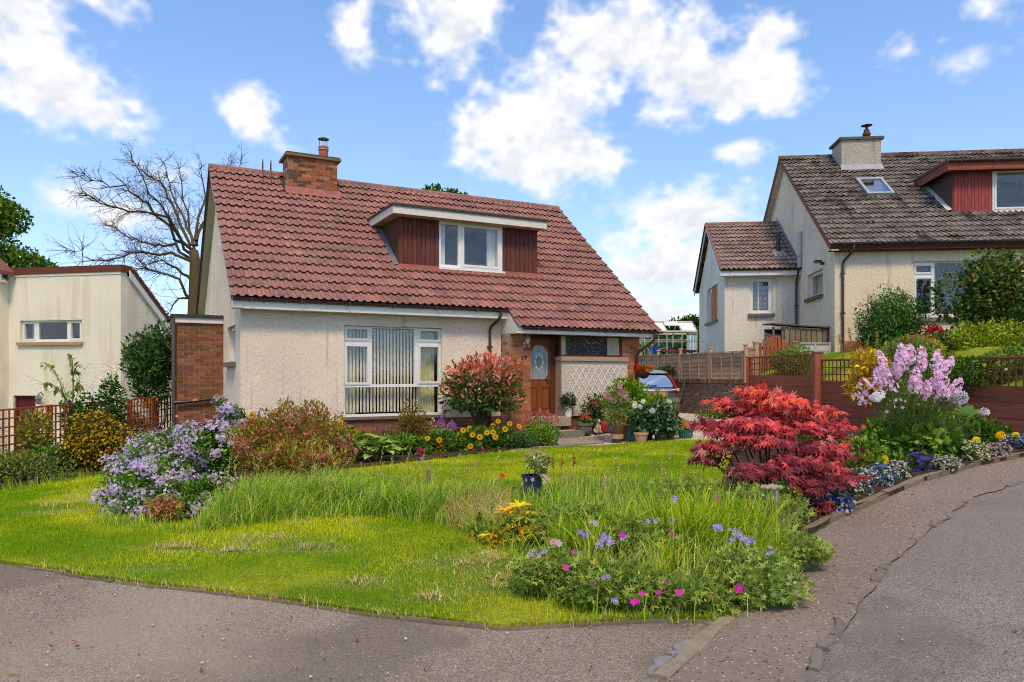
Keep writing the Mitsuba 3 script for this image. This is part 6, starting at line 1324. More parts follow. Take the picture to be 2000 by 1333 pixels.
young = (P[:, 2] - 1.1) * 1.1 + d[:, 2] * .25 + r.normal(0, .42, n)
pc = np.array([s(66, 92, 40, 1), s(92, 116, 50, 1), s(150, 96, 64, 1), s(200, 104, 84, 1), s(226, 132, 112, 1)]); kc = np.clip(np.digitize(young, [.16, .46, .6, .84]), 0, 4)
S_ = .15 * r.uniform(.6, 1.2, n); C = np.clip(pc[kc] * (1 + r.normal(0, .14, (n, 1))), .01, .9)
lt = L_simple(.22, .07, .12); pv = [[scatter(B(), lt, [[0, 0, 0]], [[0, 1, 0]], [[0, 0, 1]], [1.0], pc[q] * f_).ply('leaf') for f_ in (.85, 1.05)] for q in range(5)]
fr = np.argsort(P[:, 1])
for i in fr[:300]:
    x = norm(np.cross(D[i], N[i])); M_ = np.eye(4); M_[:3, :3] = np.stack([x, D[i], np.cross(x, D[i])], 1) * S_[i]; M_[:3, 3] = P[i]
    put('leaf', pv[kc[i]][i % 2], None, PH, xf=T(M_))
i = fr[300:]; put('foliage', scatter(B(), lt, P[i], D[i], N[i], S_[i], C[i]), 'leaf', PH, kind='stuff')
b = B(); b.tube([(fx, fy, -.05), (fx - .02, fy, .25), (fx - .03, fy, .42)], [.09, .08, .07], s(92, 84, 60), 8)
for e in ((-.45, -.1, 1.05), (-.15, .05, 1.2), (.3, -.1, 1.05), (.55, 0, 1.1), (.1, .1, 1.3)):
    b.tube([(fx - .03, fy, .38), (fx + e[0] * .5, fy + e[1], .38 + (e[2] - .38) * .55), (fx + e[0], fy + e[1], e[2])], [.055, .04, .015], s(84, 72, 54), 6)
put('trunk', b, 'bark', PH, smooth=True)
# yellow daisies
DAISY = F_petals(13, .17, .12, .3)
def daisies(label, base, heads, R, seed, n=900, group=None):
    t, lb = clump('yellow_daisy', label, base, R, n, L_simple(.2), .12, [s(86, 122, 46, 1), s(62, 96, 38, 1), s(112, 142, 58, 1)], seed, cat='flower', up=.8, group=group)
    rr = rng(seed); z = float(terrain(*base))
    for i, h in enumerate(heads): put('flower_head', facing(B(), DAISY, [h], [np.array([rr.normal(0, .25), -1, .45 + rr.normal(0, .15)])], [.068], tint([s(246, 186, 24), s(250, 200, 30)], 1, rr, .05), s(150, 84, 30), seed=i), 'petal', t)
    stalks(t, (*base, z), np.array(heads) + [0, .02, -.01], rr)
daisies('yellow daisy clump under the red tipped tree, the one with most flowers', (-0.517, 15), [(-0.953, 14.55, 0.436), (-0.864, 15.1, 0.438), (-0.762, 14.35, 0.362), (-0.615, 14.15, 0.339), (-0.774, 13.85, 0.191), (-0.485, 14.35, 0.406), (-0.388, 15.2, 0.483), (-0.369, 14.45, 0.407), (-0.316, 14.15, 0.339), (-0.285, 15.3, 0.566), (-0.135, 14.75, 0.442), (-0.048, 15.4, 0.512), (0.148, 15.5, 0.448)], (.62, .45, .28), 230, 1900)
daisies('yellow daisy plant with two blooms left of the red tipped tree', (-1.471, 14.216), [(-1.576, 13.85, 0.335), (-1.356, 13.85, 0.306)], (.4, .3, .26), 231, 900)
daisies('yellow daisy plant with two blooms under the left end of the big window', (-2.935, 13.426), [(-3.119, 13.5, 0.643), (-2.868, 13.2, 0.562), (-2.699, 12.75, 0.524)], (.34, .3, .34), 232, 900)
daisies('single yellow daisy among the spirea left of the big window', (-4.451, 13.037), [(-4.248, 12.1, 0.853)], (.2, .2, .5), 233, 400)
# hosta
HS = thing('hosta', 'hosta with broad pale green leaves at the lawn edge below the big window', 'plant')
hx, hy = (-2.298, 12.719); hz = .06
for i in range(58):
    a = r.uniform(0, 2 * np.pi); q = r.uniform(.12, 1); e = .75 - .6 * q; d = np.array([math.cos(a), math.sin(a), e]); p = np.array([hx, hy, hz]) + np.array([d[0] * .26 * q, d[1] * .22 * q, .10 + .26 * (1 - q) + r.uniform(0, .06)])
    put('leaf', scatter(B(), L_round(.34, .35, 4), [p], [d], [[-d[0] * .3, -d[1] * .3 - .1, 1]], [r.uniform(.2, .31)], tint([s(156, 184, 80, 1), s(124, 156, 62, 1), s(168, 188, 96, 1)], 1, r, .08)), 'leaf', HS)
stalks(HS, (hx, hy, hz), [(hx + r.normal(0, .12), hy + r.normal(0, .1), hz + .2) for _ in range(16)], r, .008)
WH = [s(238, 236, 224)]
clump('white_bedding', 'small creamy white flower cluster beside the hosta', (-2.742, 13.344), (.16, .14, .16), 300, L_simple(.25), .07, LEAFG, 240, dict(n=26, tm=SM, size=.025, cols=WH, top=.1), cat='flower')
clump('bronze_shrub', 'rounded bronze green shrub under the big window', (-2.124, 15.876), (.44, .38, .56), 4200, L_simple(.28), .05, [s(116, 116, 44, 1), s(140, 124, 56, 1), s(92, 108, 40, 1), s(150, 112, 70, 1)], 241, cat='shrub', nl=9)
for k, (p, R, lab) in enumerate((((-2.136, 13.766), (.4, .3, .26), 'mid green leafy plant between the hosta and the bronze shrub'), ((-1.08, 14.5), (.32, .28, .2), 'green leafy plant left of the photinia trunk'), ((0.124, 15), (.42, .35, .26), 'ferny blue green plant right of the yellow daisies'), ((-1.756, 13.766), (.26, .18, .14), 'low leafy plant in front of the bronze shrub'))):
    clump('border_plant', lab, p, R, 1000, L_simple(.24), .12 if k != 2 else .06, LEAFG if k != 2 else [s(82, 122, 66, 1), s(60, 98, 52, 1), s(104, 142, 84, 1)], 242 + k)
clump('bright_shrub', 'low bright yellow green shrub beside the front door steps', (0.712, 15.647), (.42, .34, .3), 2600, L_simple(.3), .065, [s(150, 178, 56, 1), s(118, 152, 48, 1), s(96, 132, 44, 1)], 250, cat='shrub')
def astilbe(label, base, plumes, cols, seed, R=(.3, .2, .2), size=.018, L_=.22, group=None):
    t, lb = clump('astilbe', label, base, R, 700, L_simple(.28), .07, LEAFG, seed, cat='flower', group=group)
    rr = rng(seed); stalks(t, (*base, .05), np.array(plumes) - [0, 0, .02], rr)
    for p in plumes:
        u = norm(np.array([rr.normal(0, .25), rr.normal(0, .2), 1])); m = 110; tt = rr.random(m); w_ = .075 * (1 - tt) + .008
        q = np.array(p) + u * ((tt - .5) * L_)[:, None] + rr.normal(0, .55, (m, 3)) * w_[:, None]
        put('plume', scatter(B(), L_quad(.4), q, rr.normal(0, 1, (m, 3)) + u, rr.normal(0, 1, (m, 3)), size * rr.uniform(1.2, 2.4, m), tint(cols, m, rr)), 'petal', t, kind='stuff')
astilbe('pink astilbe plumes in front of the brown front door', (0.644, 16.111), [(0.309, 16.6, 0.527), (0.426, 16.7, 0.613), (0.523, 16.5, 0.556), (0.633, 16.7, 0.636), (0.706, 16.5, 0.533), (0.806, 16.7, 0.613), (0.893, 16.6, 0.527), (0.996, 16.8, 0.619), (1.03, 16.6, 0.504), (0.566, 16.4, 0.471), (0.769, 16.4, 0.471)], [s(232, 140, 140), s(226, 120, 130), s(240, 170, 160)], 251, (.42, .25, .35))
astilbe('lilac astilbe plumes under the right end of the big window', (-1.329, 14.597), [(-1.515, 15.8, 0.552), (-1.473, 15.7, 0.45), (-1.299, 15.7, 0.406), (-1.231, 15.8, 0.454), (-1.377, 15.6, 0.37), (-1.411, 15.5, 0.324)], [s(206, 130, 196), s(220, 156, 210)], 252, (.25, .2, .3))
astilbe('pale pink astilbe plume beside the yellow daisies at the path', (-1.389, 14.597), [(-1.428, 14.9, 0.154)], [s(236, 160, 150)], 253, (.12, .1, .12))
clump('pale_pink_flowers', 'pale pink flowers on thin stems behind the lilac astilbe', (-1.573, 15.21), (.2, .2, .45), 250, L_simple(.2), .06, LEAFG, 254, dict(n=9, tm=SM, size=.035, cols=[s(236, 214, 230)], pts=[(-1.722, 15.9, 0.524), (-1.667, 15.9, 0.546), (-1.744, 15.9, 0.48), (-1.613, 15.8, 0.432), (-1.71, 16, 0.584)] + [], one=False), cat='flower')
for k, (p, c_, lab) in enumerate((((-1.639, 13.426), s(214, 30, 130), 'magenta flower spike at the lawn edge below the bronze shrub'), ((-0.646, 14.404), s(226, 60, 140), 'bright pink flowers at the path edge below the yellow daisies'), ((-1.365, 13.942), s(236, 80, 44), 'orange red busy lizzie at the path edge'))):
    clump('bedding_flower', lab, p, (.1, .08, .1), 90, L_simple(.25), .05, LEAFG, 256 + k, dict(n=14, tm=SM, size=.028, cols=[c_], top=-.2, lift=.03), cat='flower')
AB = thing('air_brick_grille', 'small dark slatted grille propped before the brick plinth under the window', 'grille')
gq = (-2.507, 14.9, 0.298)
for k in range(5): put('slat', B().box((gq[0] - .09, gq[1], gq[2] - .11 + k * .045), (gq[0] + .09, gq[1] + .012, gq[2] - .085 + k * .045), s(70, 76, 74)), 'gloss', AB)
for sx in (-1, 1): put('post', B().box((gq[0] + sx * .09 - .012, gq[1] - .002, 0), (gq[0] + sx * .09 + .012, gq[1] + .016, gq[2] + .12), s(60, 66, 64)), 'gloss', AB)
# spirea and the pink rose
SPI = [s(150, 156, 56, 1), s(116, 136, 44, 1), s(176, 116, 64, 1), s(162, 92, 60, 1), s(184, 172, 80, 1)]
sx_, sy_ = (-3.474, 11.447)
lbq = [(np.array([x, y, z]), np.array(R)) for x, y, z, R in ((-4.240, 11.600, 0.340, (.32, .4, .4)), (-3.906, 11.800, 0.442, (.36, .4, .5)), (-3.581, 11.800, 0.564, (.32, .4, .5)), (-3.201, 11.900, 0.556, (.36, .4, .5)), (-2.848, 11.800, 0.320, (.34, .35, .4)), (-3.399, 11.200, 0.226, (.6, .4, .3)), (-2.961, 11.300, 0.175, (.45, .4, .26)), (-3.652, 11.900, 0.926, (.1, .1, .2)), (-3.244, 12.000, 0.921, (.16, .15, .2)), (-3.775, 11.900, 0.761, (.13, .12, .15)), (-3.406, 11.900, 0.786, (.14, .14, .17)), (-3.046, 12.000, 0.838, (.12, .12, .16)), (-4.069, 11.800, 0.686, (.15, .15, .16)), (-2.814, 12.000, 0.797, (.08, .08, .15)), (-4.272, 11.800, 0.605, (.13, .13, .14)))]
t, lb = bush('spirea', 'wide spirea bush with bronze shoots and pink flower clusters before the house wall', 'shrub', (sx_, sy_, .05), lbq, 9000, L_simple(.2), .07, SPI, 260, up=.9, shell=.6, bump=.3, stems=15, stem_r=.006)
for k in range(20):
    q = lbq[int(r.integers(0, 7))]; d = norm(np.array([r.normal(0, .6), -1, r.uniform(.1, .9)])); c = q[0] + d * q[1]
    put('flower_cluster', facing(B(), SM, c + r.normal(0, 1, (22, 3)) * [.045, .03, .015], np.tile([0, -.5, 1], (22, 1)) + r.normal(0, .3, (22, 3)), .014 * r.uniform(.7, 1.3, 22), tint([s(222, 96, 122), s(204, 80, 110), s(236, 140, 150)], 22, r), seed=k), 'petal', t, kind='stuff')
t, lb = clump('pink_rose', 'pink rose with small double flowers at the right end of the spirea', (-2.814, 12.288), (.32, .3, .5), 1300, L_simple(.3), .06, LEAFG, 262, cat='rose', nl=7)
for k, p in enumerate(((-2.913, 11.900, 0.548), (-2.831, 11.900, 0.597), (-2.774, 11.900, 0.655), (-2.725, 11.900, 0.507), (-2.659, 11.900, 0.458), (-2.593, 11.900, 0.556), (-2.561, 11.900, 0.408), (-2.634, 11.900, 0.326), (-2.708, 11.900, 0.269), (-2.544, 11.900, 0.244), (-2.790, 11.900, 0.392), (-2.889, 11.900, 0.310), (-2.511, 11.900, 0.310), (-2.593, 11.900, 0.179), (-2.758, 11.900, 0.146), (-2.659, 11.900, 0.105))):
    p = np.array(p) + [0, r.normal(0, .1), 0]
    put('flower', facing(B(), F_pompon(26, k), [p], [[r.normal(0, .3), -1, .6]], [r.uniform(.028, .045)], tint([s(236, 150, 166), s(228, 120, 144), s(240, 186, 190)], 1, r, .08), seed=k), 'petal', t)
# the lilac bellflowers
LIL = [s(218, 190, 232, 1), s(228, 208, 238, 1), s(204, 174, 224, 1), s(238, 228, 246, 1)]
def bell(label, base, lumps, nfl, seed, leafc=LEAFG, nleaf=2600, size=.019, group=None, cols=LIL, top=-.1):
    rr = rng(seed); lb = [(np.array(q[:3]), np.array(q[3])) for q in lumps]
    t, _ = bush('bellflower', label, 'flower', (*base, .03), lb, nleaf, L_simple(.24), .075, leafc, seed, group, up=.3, stems=len(lb) * 2, stem_r=.005, shell=.7)
    for i, q in enumerate(lb):
        m = max(6, int(.85 * nfl * np.prod(q[1]) ** (2 / 3) / sum(np.prod(x[1]) ** (2 / 3) for x in lb)))
        heads = max(2, m // 22)
        Pn, dn = crown_points([q], heads * 5, rr, .1); kk = np.nonzero(dn @ norm(np.array([0, -.6, .8])) > top)[0][:heads]
        pts = np.vstack([Pn[k] + dn[k] * .03 + rr.normal(0, 1, (34, 3)) * [.05, .05, .045] for k in kk]); o = np.vstack([np.tile(dn[k], (34, 1)) for k in kk])
        put('flower_head', facing(B(), F_petals(5, .32, .5, 0), pts, o + rr.normal(0, .6, o.shape) + [0, -.3, .2], size * rr.uniform(.7, 1.2, len(pts)), tint(cols, len(pts), rr, .08), seed=i), 'petal', t, kind='stuff')
bell('lilac bellflower mass at the front left corner of the bed', (-3.994, 7.987), [(-4.555, 8.600, 0.343, (.16, .2, .2)), (-4.383, 8.200, 0.171, (.14, .18, .2)), (-4.086, 7.900, 0.056, (.16, .18, .16)), (-4.157, 8.200, 0.228, (.2, .22, .24)), (-4.055, 8.400, 0.283, (.22, .24, .25)), (-4.530, 8.900, 0.457, (.2, .2, .18)), (-3.841, 7.900, 0.056, (.18, .2, .18)), (-3.789, 8.200, 0.171, (.2, .2, .2))], 1150, 270)
bell('lilac bellflower drift rising from the bed corner towards the brick annex', (-3.868, 8.764), [(-4.490, 9.300, 0.410, (.2, .2, .2)), (-4.357, 9.500, 0.484, (.24, .22, .22)), (-4.214, 9.700, 0.597, (.24, .22, .24)), (-4.159, 9.000, 0.290, (.25, .22, .22)), (-4.866, 9.800, 0.554, (.18, .2, .16)), (-4.854, 10.200, 0.607, (.2, .2, .14)), (-4.572, 10.200, 0.656, (.18, .2, .14))], 1000, 271)
bell('tall pale lilac phlox head on bare stems beside the grey waste pipe', (-4.74, 12.383), [(-4.857, 12.400, 1.013, (.12, .12, .12)), (-4.789, 12.400, 0.816, (.1, .1, .12)), (-4.686, 12.400, 0.901, (.16, .14, .1)), (-4.776, 12.300, 0.626, (.08, .08, .08)), (-4.569, 12.500, 0.724, (.16, .15, .16)), (-4.319, 12.400, 0.747, (.08, .08, .06)), (-4.796, 12.200, 0.448, (.1, .1, .1))], 420, 272, nleaf=900, size=.028)
bell('white and lilac phlox heads above yellow green leaves, left of the spirea', (-4.133, 10.244), [(-4.514, 11.000, 0.590, (.16, .16, .16)), (-4.360, 10.900, 0.410, (.2, .2, .18)), (-4.411, 10.400, 0.317, (.2, .2, .16)), (-4.167, 10.600, 0.257, (.18, .2, .16)), (-4.103, 10.000, 0.155, (.24, .2, .2))], 330, 273, [s(-28.759, 50.000, 20.500, 1), s(140, 166, 44, 1), s(-39.297, 70.000, 27.521, 1)], 2400, .026, top=.15)
bell('low lilac bellflowers mixed with pink spirea at the front of the bed', (-3, 7.5), [(-3.450, 8.200, 0.199, (.18, .18, .16)), (-3.320, 8.300, 0.212, (.2, .18, .16)), (-3.378, 7.900, 0.056, (.2, .2, .14)), (-3.090, 8.000, 0.121, (.2, .18, .14)), (-3.099, 8.400, 0.185, (.12, .12, .12)), (-3.541, 7.900, 0.056, (.16, .18, .14))], 520, 274)
t, lb = clump('pink_spirea', 'low spirea with rosy pink flat flower heads at the foot of the lilac bellflowers', (-3.491, 7.423), (.22, .16, .16), 700, L_simple(.2), .05, SPI, 275, dict(n=60, tm=SM, size=.02, cols=[s(206, 80, 104), s(222, 120, 130), s(214, 160, 130)], top=.1))
# ---------------------------------------------------------------- the left border along the trellis
t, lb = clump('yellow_loosestrife', 'dense bronze leaved bush covered in small yellow flowers by the trellis fence', (-6.761, 12.194), (.75, .5, .62), 5200, L_simple(.28), .06, [s(110, 92, 46, 1), s(96, 108, 40, 1), s(84, 70, 44, 1), s(140, 128, 50, 1)], 280, dict(n=900, tm=F_petals(5, .4, .2, 0), size=.022, cols=[s(226, 184, 30), s(206, 160, 24), s(236, 200, 60)], top=-.1, lift=.01), cat='shrub', nl=12)
clump('pale_fuchsia', 'sprawling green bush with pale pink flecks left of the yellow flowered bush', (-7.454, 12.353), (.62, .4, .42), 3000, L_simple(.28), .065, LEAFG, 281, dict(n=160, tm=SM, size=.02, cols=[s(226, 196, 196), s(216, 170, 176)], top=-.1), cat='shrub', nl=9)
clump('low_edging_plants', 'low green edging plants along the lawn at the left edge', (-7.391, 11.163), (1.0, .4, .28), 3400, L_simple(.26), .06, [s(112, 128, 56, 1), s(84, 106, 48, 1), s(140, 146, 76, 1)], 282, dict(n=60, tm=SM, size=.018, cols=[s(216, 170, 176)], top=0), nl=12)
clump('rose_bush', 'yellow green rose bush leaning on the trellis near the left edge', (-8.35, 13.0), (.4, .5, .62), 1500, L_simple(.34), .07, [s(150, 160, 56, 1), s(118, 132, 48, 1), s(168, 140, 70, 1)], 283, cat='shrub', nl=8)
IVC = [s(86, 122, 54, 1), s(62, 92, 42, 1), s(112, 148, 70, 1), s(46, 74, 36, 1)]
for k, (c, R, lab) in enumerate((((-8.5, 14.6, .55), (.3, .62, .62), 'climber smothering the trellis below the young tree'), ((-8.5, 15.7, .62), (.28, .6, .72), 'ivy like climber covering the trellis left of the bay tree'))):
    t, lb = bush('climber', lab, 'climber', (c[0], c[1], -.15), lobes(r, 9, c, R, .7, (.42, .6)), 2900, L_simple(.36), .075, IVC, 285 + k)
    b = B()
    for q in range(7):
        p = np.array([c[0], c[1] + r.normal(0, .35), c[2] + .55]); branching(b, p, (r.normal(0, .3), r.normal(0, .4), 1), r.uniform(.3, .6), .005, r, 1, s(110, 130, 60), [], .4)
    put('shoots', b, 'leaf', t, kind='stuff')
# young tree over the trellis
YTR = thing('young_tree', 'slender young tree with drooping green leaves above the trellis fence', 'tree')
yx, yy = -8.75, 14.6; b, LP, LD = B(), [], []
for path in ([(-8.659, 14.6, 0.342), (-8.639, 14.6, 0.946), (-8.57, 14.5, 1.45), (-8.531, 14.4, 1.848), (-8.531, 14.3, 1.924)], [(-8.679, 14.6, 0.342), (-8.84, 14.7, 0.993), (-9.063, 14.9, 1.366), (-9.31, 15, 1.707), (-9.56, 15.1, 1.781)], [(-8.649, 14.6, 0.846), (-8.618, 14.2, 1.206), (-8.69, 14, 1.355), (-8.771, 13.9, 1.337)], [(-8.639, 14.6, 1.148), (-8.734, 14.9, 1.346), (-8.69, 15, 1.397)], [(-8.58, 14.5, 1.5), (-8.441, 14.4, 1.699), (-8.304, 14.3, 1.727)]):
    q = np.array(LineString(path).segmentize(.08).coords); b.tube(q, np.linspace(.016, .004, len(q)), s(120, 96, 74), 5, False)
    for p in q[len(q) // 4:]:
        for _ in range(2): LP.append(p + r.normal(0, .03, 3)); LD.append([r.normal(0, .8), r.normal(0, .6), -.55 + r.normal(0, .35)])
put('branches', b, 'bark', YTR, smooth=True)
n = len(LP); put('foliage', scatter(B(), L_simple(.26, .08, .2), LP, LD, r.normal(0, .5, (n, 3)) + [0, -.3, 1], .15 * r.uniform(.6, 1.2, n), tint([s(128, 160, 62, 1), s(98, 136, 50, 1), s(156, 182, 86, 1)], n, r)), 'leaf', YTR, kind='stuff')
# bay tree
bx_, by_ = -8.736, 18.2
c = np.array((-8.912, 18.2, 1.663))
lbb = lobes(r, 14, c, (.62, .6, .95), .65, (.42, .6)) + [(c + [.1, 0, -.45], np.array([.5, .45, .45])), (c + [.1, 0, .6], np.array([.3, .3, .45])), (c + [.38, 0, .75], np.array([.22, .22, .42]))]
t, lb = bush('bay_tree', 'dark glossy bay tree on a short trunk between the trellis and the brick annex', 'tree', (bx_, by_, -.2), lbb, 6200, L_simple(.2, .06, .05), .135, [s(62, 96, 48, 1), s(44, 74, 38, 1), s(88, 122, 66, 1), s(104, 136, 72, 1)], 290, up=.7, stems=0, shell=.5, bump=.35)
b = B(); b.tube([(bx_, by_, -.3), (bx_ + .02, by_, .2), (bx_ - .02, by_, .9)], [.075, .06, .05], s(110, 100, 86), 8)
b.tube([(bx_ + .01, by_, .1), (bx_ + .22, by_, .42), (bx_ + .3, by_, .8)], [.045, .035, .03], s(110, 100, 86), 7); b.tube([(bx_, by_, .5), (bx_ - .25, by_, .9), (bx_ - .3, by_, 1.4)], [.04, .03, .02], s(110, 100, 86), 7)
put('trunk', b, 'bark', t, smooth=True)
t, lb = clump('dark_undershrub', 'small dark shrub at the foot of the bay tree', (bx_ - .35, by_ - .1), (.3, .3, .55), 900, L_simple(.28), .08, DK, 291, cat='shrub')

# ---------------------------------------------------------------- pots and ornaments by the front door
r = rng(300)
def potted(name, label, prof, col, at, m='matte', seg=22, cat='pot', sq=1, soil=None):
    t = thing(name, label, cat)
    put('pot', B().lathe(prof, at, col, seg, sq), m, t, smooth=False)
    top = max(z for _, z in prof); rr_ = max(q for q, z in prof if z > top * .8) * .9
    put('compost', B().lathe([(rr_, top * .9), (0, top * .92)], at, (.03, .022, .016), 14), 'soil', t)
    return t
def tub(rt, rb, h, rim=.02, w=.012): return [(0, 0), (rb, 0), (rt - .01, h - rim), (rt + w, h - rim), (rt + w, h), (rt - .012, h), (rt - .02, h * .85)]
def plant_in(t, at, lb, n, tm, size, cols, seed, up=.4, name='foliage', **kw):
    rr = rng(seed); P, d = crown_points(lb, n, rr, kw.get('shell', .6), seed=seed); D = norm(d * .9 + rr.normal(0, .5, (n, 3)) + [0, 0, up]); N = norm(d * .4 + [0, -.2, .8] + rr.normal(0, .4, (n, 3)))
    put(name, scatter(B(), tm, P, D, N, size * rr.uniform(.65, 1.2, n), tint(cols, n, rr)), 'leaf', t, kind='stuff')
# white pot on the top step
p = np.array([*(np.array((-5.577, 15.26)) + np.array([.888, .46]) * 7.446 + np.array([-.46, .888]) * -.72), .517])
t = potted('white_pot', 'plain white pot with a dark green plant standing on the top door step', tub(.105, .085, .22, .01, .0), s(232, 230, 226), p, 'gloss')
plant_in(t, p, [(p + [0, 0, .36], np.array([.17, .15, .18]))], 260, L_simple(.3), .09, [s(62, 88, 50, 1), s(84, 108, 62, 1)], 301)
blooms(t, 'flowers', [(p + [0, 0, .4], np.array([.15, .13, .16]))], 3, r, SM, .03, [s(190, 160, 210)], top=.5)
# grey bowl with red geraniums
p = np.array((1.743, 17.8, 0.125)); t = potted('grey_bowl_pot', 'round grey stone bowl with red flowers beside the door steps', [(0, 0), (.13, 0), (.17, .06), (.185, .19), (.21, .2), (.21, .25), (.18, .25), (.16, .2)], s(118, 114, 110), p, 'stone', 26)
plant_in(t, p, [(p + [0, 0, .28], np.array([.17, .15, .08]))], 200, L_simple(.42), .08, LEAFG, 302)
blooms(t, 'flower_head', None, 4, r, F_pompon(30), .05, [s(226, 60, 60), s(232, 96, 90)], pts=p + np.array([[0, -.03, .40], [.09, -.02, .37], [-.07, -.05, .35], [.02, .02, .43]]), one_by_one=True)
# stone dog
DG = thing('dog_statue', 'small pale stone dog statue sitting on the gravel by the door steps', 'statue')
p = np.array((2.073, 18, 0.122))
def blob(spec):
    m = trimesh.util.concatenate([trimesh.creation.icosphere(2, 1.0).apply_transform(trimesh.transformations.compose_matrix(scale=S, angles=A, translate=c)) for c, S, A in spec])
    return m
import manifold3d as m3
def hull_body(bones):
    out = None
    for (a, ra), (b_, rb) in bones:
        q = m3.Manifold.batch_hull([m3.Manifold.sphere(ra, 12).translate(a), m3.Manifold.sphere(rb, 12).translate(b_)]); out = q if out is None else out + q
    mm = out.refine_to_length(.02).to_mesh(); tm = trimesh.Trimesh(mm.vert_properties[:, :3], mm.tri_verts); trimesh.smoothing.filter_taubin(tm, iterations=8); return tm
tm = hull_body([(((0, .05, .06), .075), ((0, -.0, .17), .06)), (((0, 0, .17), .06), ((0, -.03, .25), .042)), (((0, -.03, .29), .05), ((0, -.10, .275), .026)), (((0, -.03, .25), .042), ((0, -.03, .29), .05)), (((.035, -.05, .17), .025), ((.035, -.075, .02), .02)), (((-.035, -.05, .17), .025), ((-.035, -.075, .02), .02)),
    (((.06, .03, .06), .045), ((.065, -.06, .02), .022)), (((-.06, .03, .06), .045), ((-.065, -.06, .02), .022)), (((.045, -.02, .31), .016), ((.058, -.035, .26), .014)), (((-.045, -.02, .31), .016), ((-.058, -.035, .26), .014)), (((0, .11, .04), .02), ((.06, .15, .03), .012))])
dv_ = np.array(tm.vertices) * 1.02; a_ = .35; dv_ = dv_ @ np.array([[math.cos(a_), math.sin(a_), 0], [-math.sin(a_), math.cos(a_), 0], [0, 0, 1]])
put('body', B().add(dv_ + p, tm.faces, s(206, 188, 160)), 'stone', DG, smooth=True)
RDO = thing('red_ornament', 'red rounded garden ornament standing beside the stone dog', 'ornament')
p = np.array((2.216, 18.15, 0.136)); q = [(0, 0), (.09, 0), (.1, .08), (.1, .2), (.075, .26), (.03, .28), (0, .28)]
put('body', B().lathe(q, p, s(190, 26, 30), 18, .6), 'gloss', RDO, smooth=True)
BX = thing('planter_box', 'dark grey green trough planter behind the stone dog', 'planter')
p = np.array((2.455, 18.35, 0.146))
for a, b_ in (((-.17, -.09, 0), (.17, -.07, .24)), ((-.17, .07, 0), (.17, .09, .24)), ((-.17, -.069, 0), (-.15, .069, .24)), ((.15, -.069, 0), (.17, .069, .24)), ((-.149, -.069, .15), (.149, .069, .2))): put('side', B().box(np.array(a) + p, np.array(b_) + p, s(72, 84, 82)), 'wood_flat', BX)
# rose bush against the panel
p = np.array((2.003, 18.15, 0.173)); lb = lobes(r, 8, p + [0, 0, .5], (.42, .3, .48), .7, (.4, .6))
t, lb = bush('door_rose', 'dark green rose bush with two pink blooms in front of the white lattice', 'rose', p, lb, 1200, L_simple(.34), .07, [s(70, 92, 46, 1), s(96, 118, 60, 1), s(52, 70, 38, 1), s(140, 150, 90, 1)], 304)
blooms(t, 'bloom', None, 2, r, F_pompon(40), .055, [s(222, 80, 130)], pts=[(1.919, 17.950, 0.893), (2.025, 17.900, 0.809)], one_by_one=True)
# lily in a striped pot
p = np.array([*(2.307, 16.316), .03]); t = thing('striped_pot', 'brown and cream banded pot with tall pink lilies in front of the house', 'pot')
for q, c_ in (([(0, 0), (.10, 0), (.115, .09)], s(92, 58, 54)), ([(.115, .09), (.14, .10), (.15, .20)], s(190, 160, 124)), ([(.15, .20), (.155, .29), (.14, .29), (.13, .24)], s(104, 62, 54))): put('band', B().lathe(q, p, c_, 24), 'gloss', t)
put('compost', B().lathe([(.14, .26), (0, .265)], p, (.03, .022, .016), 14), 'soil', t)
lb = [(p + [dx, dy, dz], np.array(R)) for dx, dy, dz, R in ((-.1, 0, .72, (.2, .16, .34)), (.1, .05, .72, (.2, .16, .34)), (.25, .08, .6, (.14, .12, .36)), (0, -.05, 1.0, (.2, .15, .2)))]
plant_in(t, p, lb, 1500, L_strap(.07, 3, .35), .13, [s(132, 156, 70, 1), s(160, 176, 100, 1), s(96, 128, 56, 1)], 305, up=.5, shell=.8)
LH = [np.array(q) for q in ((2.098, 16.266, 1.040), (2.187, 16.266, 1.107), (2.288, 16.266, 1.197), (2.356, 16.266, 1.107), (2.446, 16.266, 1.051), (2.490, 16.266, 1.130), (2.154, 16.266, 0.995), (2.401, 16.266, 0.984), (2.244, 16.266, 1.018), (2.322, 16.266, 1.276))]
for i, h in enumerate(LH): put('lily', facing(B(), F_petals(6, .3, .55, .1), [h + r.normal(0, .03, 3)], [[r.normal(0, .5), -1, .3]], [.085], tint([s(242, 166, 190), s(236, 140, 176), s(248, 196, 206)], 1, r, .06), s(236, 200, 120), seed=i), 'petal', t)
stalks(t, p + [0, 0, .26], np.array(LH), r, .009, s(140, 150, 80), .12)
